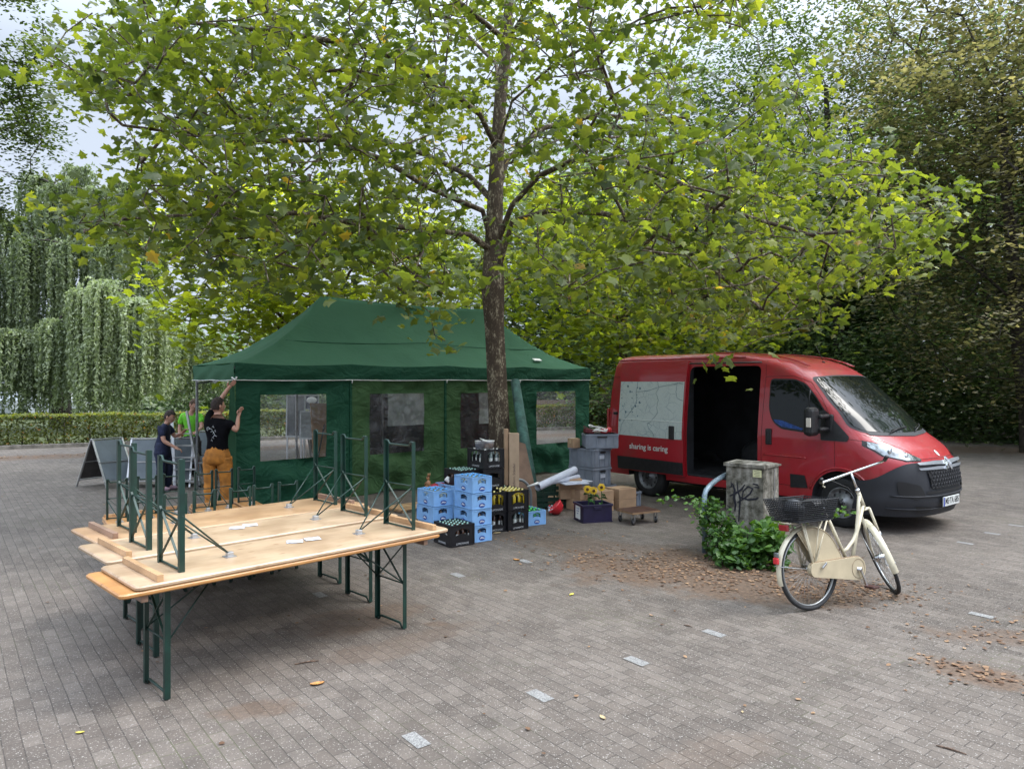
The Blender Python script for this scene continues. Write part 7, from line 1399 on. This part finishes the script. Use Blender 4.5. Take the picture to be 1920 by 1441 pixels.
    hp.add(vs, [(i * n + j, (i + 1) * n + j, (i + 1) * n + (j + 1) % n, i * n + (j + 1) % n) for i in range(m) for j in range(n)], 0, True); hp.build('hair', hair_m, root)
    # shirt
    q = dict(rad); ex = .018
    def big(nm, e): p_, r_ = rad[nm]; return (p_, tuple(x + e for x in r_) if hasattr(r_, '__len__') else r_ + e)
    c = {n_: big(n_, ex) for n_ in ('pelvis', 'waist', 'chest', 'neckb', 'shoL', 'shoR')}; c['hem'] = (V['pelvis'] + Vector((0, 0, -.075 * S)), tuple(x * 1.12 + .030 for x in r['pelvis'])); c['pelvis'] = (V['pelvis'] + Vector((0, 0, .03)), tuple(x * 1.10 + .030 for x in r['pelvis'])); c['waist'] = big('waist', .030 * S)
    for s in 'LR': c['neckb'] = (V['neckb'] + Vector((0, 0, .025)), (.085, .075)); c['sl' + s] = (V['sho' + s].lerp(V['el' + s], .72), .066)
    sh = skin_obj([['hem', 'pelvis', 'waist', 'chest', 'neckb'], ['chest', 'shoL', 'slL'], ['chest', 'shoR', 'slR']], c); sho = sh.build('shirt', shirt, root)
    lg = MB(); pz = V['pelvis']; rx, ry = r['pelvis']; prof = []
    hdir = (V['hipL'] - V['hipR']); hdir.z = 0; hdir.normalize(); fd = Vector((-hdir.y, hdir.x, 0)); n = 22; vs = []; lv = [(.10, 1.0, .98), (.04, 1.10, 1.10), (-.03, 1.28, 1.24), (-.10, 1.38, 1.30), (-.16, 1.34, 1.20), (-.20, 1.12, .90)]
    for dz, ax_, ay_ in lv:
        for k_ in range(n): a = 2 * math.pi * k_ / n; vs.append(pz + hdir * (rx * ax_ * 1.06 * math.cos(a)) + fd * (ry * ay_ * 1.12 * math.sin(a)) + Vector((0, 0, dz)))
    lg.add(vs, [(i_ * n + k_, i_ * n + (k_ + 1) % n, (i_ + 1) * n + (k_ + 1) % n, (i_ + 1) * n + k_) for i_ in range(len(lv) - 1) for k_ in range(n)] + [tuple(range(n - 1, -1, -1)), tuple((len(lv) - 1) * n + k_ for k_ in range(n))], 0, True)
    for s in 'LR':
        h_, k_, a_ = V['hip' + s], V['kn' + s], V['an' + s]; h1 = h_ + Vector((0, 0, -.02)); st_ = (.098 * S) 
        if leg_kind == 'trousers':
            pts = [h1, h1.lerp(k_, .35), h1.lerp(k_, .7), k_, k_.lerp(a_, .3), k_.lerp(a_, .6), k_.lerp(a_, .85), a_ + Vector((0, 0, .015)), a_ + Vector((0, 0, -.03))]; rs = [st_, st_ * .98, .086 * S, .080 * S, .082 * S, .076, .078, .080, .074]
        else: pts = [h1, h1.lerp(k_, .3), h1.lerp(k_, .6), h1.lerp(k_, .82)]; rs = [st_, st_, .098, .100]
        pp = []; rr_ = []
        for i_ in range(len(pts) - 1):
            for q_ in range(4): t_ = q_ / 4; pp.append(pts[i_].lerp(pts[i_ + 1], t_)); rr_.append((rs[i_] + (rs[i_ + 1] - rs[i_]) * t_) * (1 + .030 * math.sin((i_ * 4 + q_) * 2.4)))
        pp.append(pts[-1]); rr_.append(rs[-1]); lg.tube(pp, rr_, 16)
    lg.build('trousers' if leg_kind == 'trousers' else 'shorts', legs_m, root)
    for s in 'LR':
        a, t = V['an' + s], V['to' + s]; d = (t - a); d.z = 0; d.normalize(); mb = MB(); mid = Vector((a.x, a.y, .045)) + d * .06; Ms = Matrix((d, Vector((-d.y, d.x, 0)), Vector((0, 0, 1)))).transposed(); mb.sphere(mid, (.140, .048, .045), 14, 8, M=Ms); mb.sphere(Vector((a.x, a.y, .07)), (.050, .045, .06), 12, 8, M=Ms); mb.box(mid - Vector((0, 0, .032)), (.26, .088, .022), rz=math.atan2(d.y, d.x), bev=.01, mi=1); mb.build('shoe', [shoe_m, BLACKP], root)
    if print_fn: print_fn(root, sho)
    return root
BLKT = mat('black_shirt_cotton', (.005, .005, .007), .9, spec=.1, var=.2, vscale=10, bump=.5, bscale=12); ORG = mat('orange_work_trousers', (.50, .19, .025), .8, var=.22, vscale=9, bump=.7, bscale=14); LIME = mat('lime_green_shirt', (.17, .62, .03), .75, var=.1, vscale=8, bump=.4, bscale=12); GREYS = mat('dark_grey_shorts', (.060, .052, .055), .85, var=.2, bump=.4, bscale=14); NAVY = mat('navy_cotton', (.012, .018, .055), .85, var=.2, vscale=10, bump=.5, bscale=14); PINKS = mat('dusty_pink_shoe', (.30, .20, .24), .7); DSH = mat('dark_shoe', (.03, .03, .03), .6)
# person in black, seen from behind, arms raised to the tent corner. local frame: x right, y away
def prnt(root, sho):
    mb = MB(); rr = random.Random(3); INK = mat('pale_shirt_print', (.55, .60, .64), .7)
    for (x, z, w, h) in [(-.08, 1.33, .05, .02), (-.05, 1.31, .06, .018), (-.01, 1.34, .03, .03), (-.02, 1.27, .05, .02), (.0, 1.24, .03, .03), (.02, 1.21, .05, .018), (-.01, 1.18, .03, .025), (-.03, 1.14, .02, .03), (.02, 1.28, .02, .03), (-.10, 1.30, .02, .03)]:
        mb.tube([(x - w / 2, -.134, z), (x, -.140, z + h * .8), (x + w / 2, -.134, z - h * .3)], .004, 5)
    mb.build('back_print', INK, sho)
gp = np.array([-4.46, 10.98, 0])
person(gp, dict(pelvis=(0, 0, .97), waist=(.0, .0, 1.12), chest=(.0, .01, 1.33), neckb=(.0, .02, 1.46), neck=(.0, .02, 1.53), head=(.0, .03, 1.66), shoL=(-.17, .02, 1.43), elL=(-.08, .16, 1.66), wrL=(.07, .22, 1.91), paL=(.12, .24, 1.97), shoR=(.18, .02, 1.40), elR=(.30, -.02, 1.27), wrR=(.27, .12, 1.48), paR=(.28, .15, 1.55), hipL=(-.10, 0, .90), hipR=(.10, 0, .90), knL=(-.11, .02, .50), knR=(.13, .02, .50), anL=(-.11, -.01, .09), anR=(.15, -.01, .09), toL=(-.13, .12, .04), toR=(.18, .12, .04)),
       'person in black T-shirt and orange trousers seen from behind, reaching up to the tent corner', BLKT, ORG, DSH, HAIRB, (.62, .75, -.02), print_fn=prnt, stout=1.18, fingers='grip')
gp = np.array([-6.34, 14.35, 0])
person(gp, dict(pelvis=(0, 0, .93), waist=(.0, .0, 1.07), chest=(.0, .0, 1.27), neckb=(.01, -.02, 1.39), neck=(.03, -.03, 1.45), head=(.07, -.05, 1.56), shoL=(.16, .06, 1.35), elL=(.22, -.05, 1.12), wrL=(.22, -.25, 1.05), paL=(.22, -.31, 1.04), shoR=(-.17, -.03, 1.35), elR=(-.21, -.05, 1.08), wrR=(-.15, -.18, .88), paR=(-.13, -.22, .82), hipL=(.09, 0, .87), hipR=(-.09, 0, .87), knL=(.10, -.02, .48), knR=(-.11, -.02, .48), anL=(.10, .02, .09), anR=(-.12, .02, .09), toL=(.13, -.10, .04), toR=(-.14, -.10, .04)),
       'person in lime green T-shirt and dark shorts looking down beside the tent pole', LIME, GREYS, DSH, HAIRL, (.75, -.45, -.48), 'shorts', hs=.96)
gp = np.array([-6.46, 13.45, 0])
person(gp, dict(pelvis=(-.02, 0, .80), waist=(-.01, .0, .93), chest=(.02, .0, 1.12), neckb=(.05, .0, 1.22), neck=(.07, .0, 1.27), head=(.115, .0, 1.37), shoL=(.02, .14, 1.18), elL=(.12, .20, .98), wrL=(.28, .16, 1.06), paL=(.33, .14, 1.10), shoR=(.03, -.15, 1.17), elR=(.10, -.20, .93), wrR=(.28, -.16, .82), paR=(.34, -.15, .79), hipL=(-.01, .08, .75), hipR=(-.02, -.08, .75), knL=(.05, .09, .42), knR=(.0, -.09, .42), anL=(.02, .10, .09), anR=(-.02, -.09, .09), toL=(.15, .10, .04), toR=(.12, -.11, .04)),
       'person in navy top and trousers bending over the wide pavement sign by the ladder', NAVY, NAVY, PINKS, HAIRB, (.86, -.05, -.40), hs=.98)
# ================================================================ LEAF LITTER
rng = np.random.default_rng(9)
def litter():
    C = []; 
    for (cx, cyy, rx, ry, a, n) in [(2.2, 7.65, 1.6, .6, -.3, 900), (1.6, 8.2, 1.3, .5, -.4, 400), (3.1, 7.0, .7, .4, 0, 350), (3.25, 5.05, .4, .22, -.75, 110), (4.9, 6.2, .7, .3, .3, 200), (3.9, 5.8, .6, .3, 0, 80), (-10, 20.7, 10, .5, .46, 900), (0, 9.3, 1.2, .3, .3, 60), (0, 12, 7, 4, 0, 160), (0, 7, 6, 4, 0, 130), (-4, 12, 4, 4, 0, 90)]:
        d = rng.normal(size=(n, 2)) * .55; x = d[:, 0] * rx; y = d[:, 1] * ry; C.append(np.column_stack([cx + x * math.cos(a) - y * math.sin(a), cyy + x * math.sin(a) + y * math.cos(a), np.full(n, .008) + rng.random(n) * .008]))
    C = np.vstack(C); n = len(C); far = C[:, 1] > 15; S = rng.uniform(.014, .042, n) * np.where(far, 1.6, 1)
    o = leaves('leaf_litter', C, S, np.clip(rng.beta(2, 2, n), 0, 1), rng, (ROUND[0] * np.array([1, 1, .3]), ROUND[1]), L_DEAD, None, up=4.5, droop=0); tag(o, 'dry brown leaf litter strewn over the paving', None, None, 'stuff')
litter()
CRL = mat('curled_autumn_leaf', (.52, .24, .06), .6, var=.25, vscale=60); YEL = mat('yellow_leaf', (.62, .52, .08), .6, var=.2, vscale=60); PALE = mat('pale_dry_leaf', (.52, .40, .22), .7, var=.2, vscale=60)
for (px, py, s, m, a, lab) in ((595, 1283, .095, CRL, .4, 'single orange leaf on the paving in front of the tables'), (1072, 1115, .075, YEL, 1.0, 'single yellow leaf on the paving between crates and bicycle'), (1130, 1346, .06, PALE, 2.0, 'pale dry leaf near the bottom edge of the view'), (968, 1050, .09, CRL, 2.6, 'orange brown leaf right in front of the black crates'), (150, 1374, .05, YEL, .2, 'small yellow leaf in the bottom left corner'), (1392, 1335, .03, PALE, 1.3, 'tiny pale leaf low on the right'), (932, 1000, .11, PALE, .5, 'curled dry leaf at the foot of the yellow lemonade crates')):
    g = G(px, py); pts = []
    for i in range(7):
        for j in range(5): u = i / 6; w = .36 * math.sin(math.pi * min(1, u * .95 + .03)) ** .8; t = (j / 4 - .5) * 2; pts.append(((u - .5) * s, w * t * s * .7, .004 + .10 * s * (t * t) + .12 * s * (u - .5) ** 2))
    o = MB().grid(pts, 7, 5).build('fallen_leaf', m); o.location = (g[0], g[1], 0); o.rotation_euler = (0, 0, a); tag(o, lab, 'leaf', 'single leaves on the paving')
TW = mat('dead_twig', (.20, .13, .09), .9, var=.3, vscale=60)
for (p0, p1, lab) in (((552, 1246), (598, 1239), 'thin dead twig lying in front of the tables'), ((1755, 1398), (1812, 1415), 'pale broken twig in the bottom right corner'), ((1282, 1172), (1298, 1176), 'short dark twig near a pale marking stone')):
    a, b = G(*p0), G(*p1); q = (a + b) / 2 + np.array([.0, .008, .008]); a[2] = b[2] = .006; o = MB().tube([a, q, b], [.004, .006, .003], 5).tube([q, q + (b - a) * .2 + np.array([.01, .03, 0])], .002, 4).build('twig', TW); tag(o, lab, 'twig')
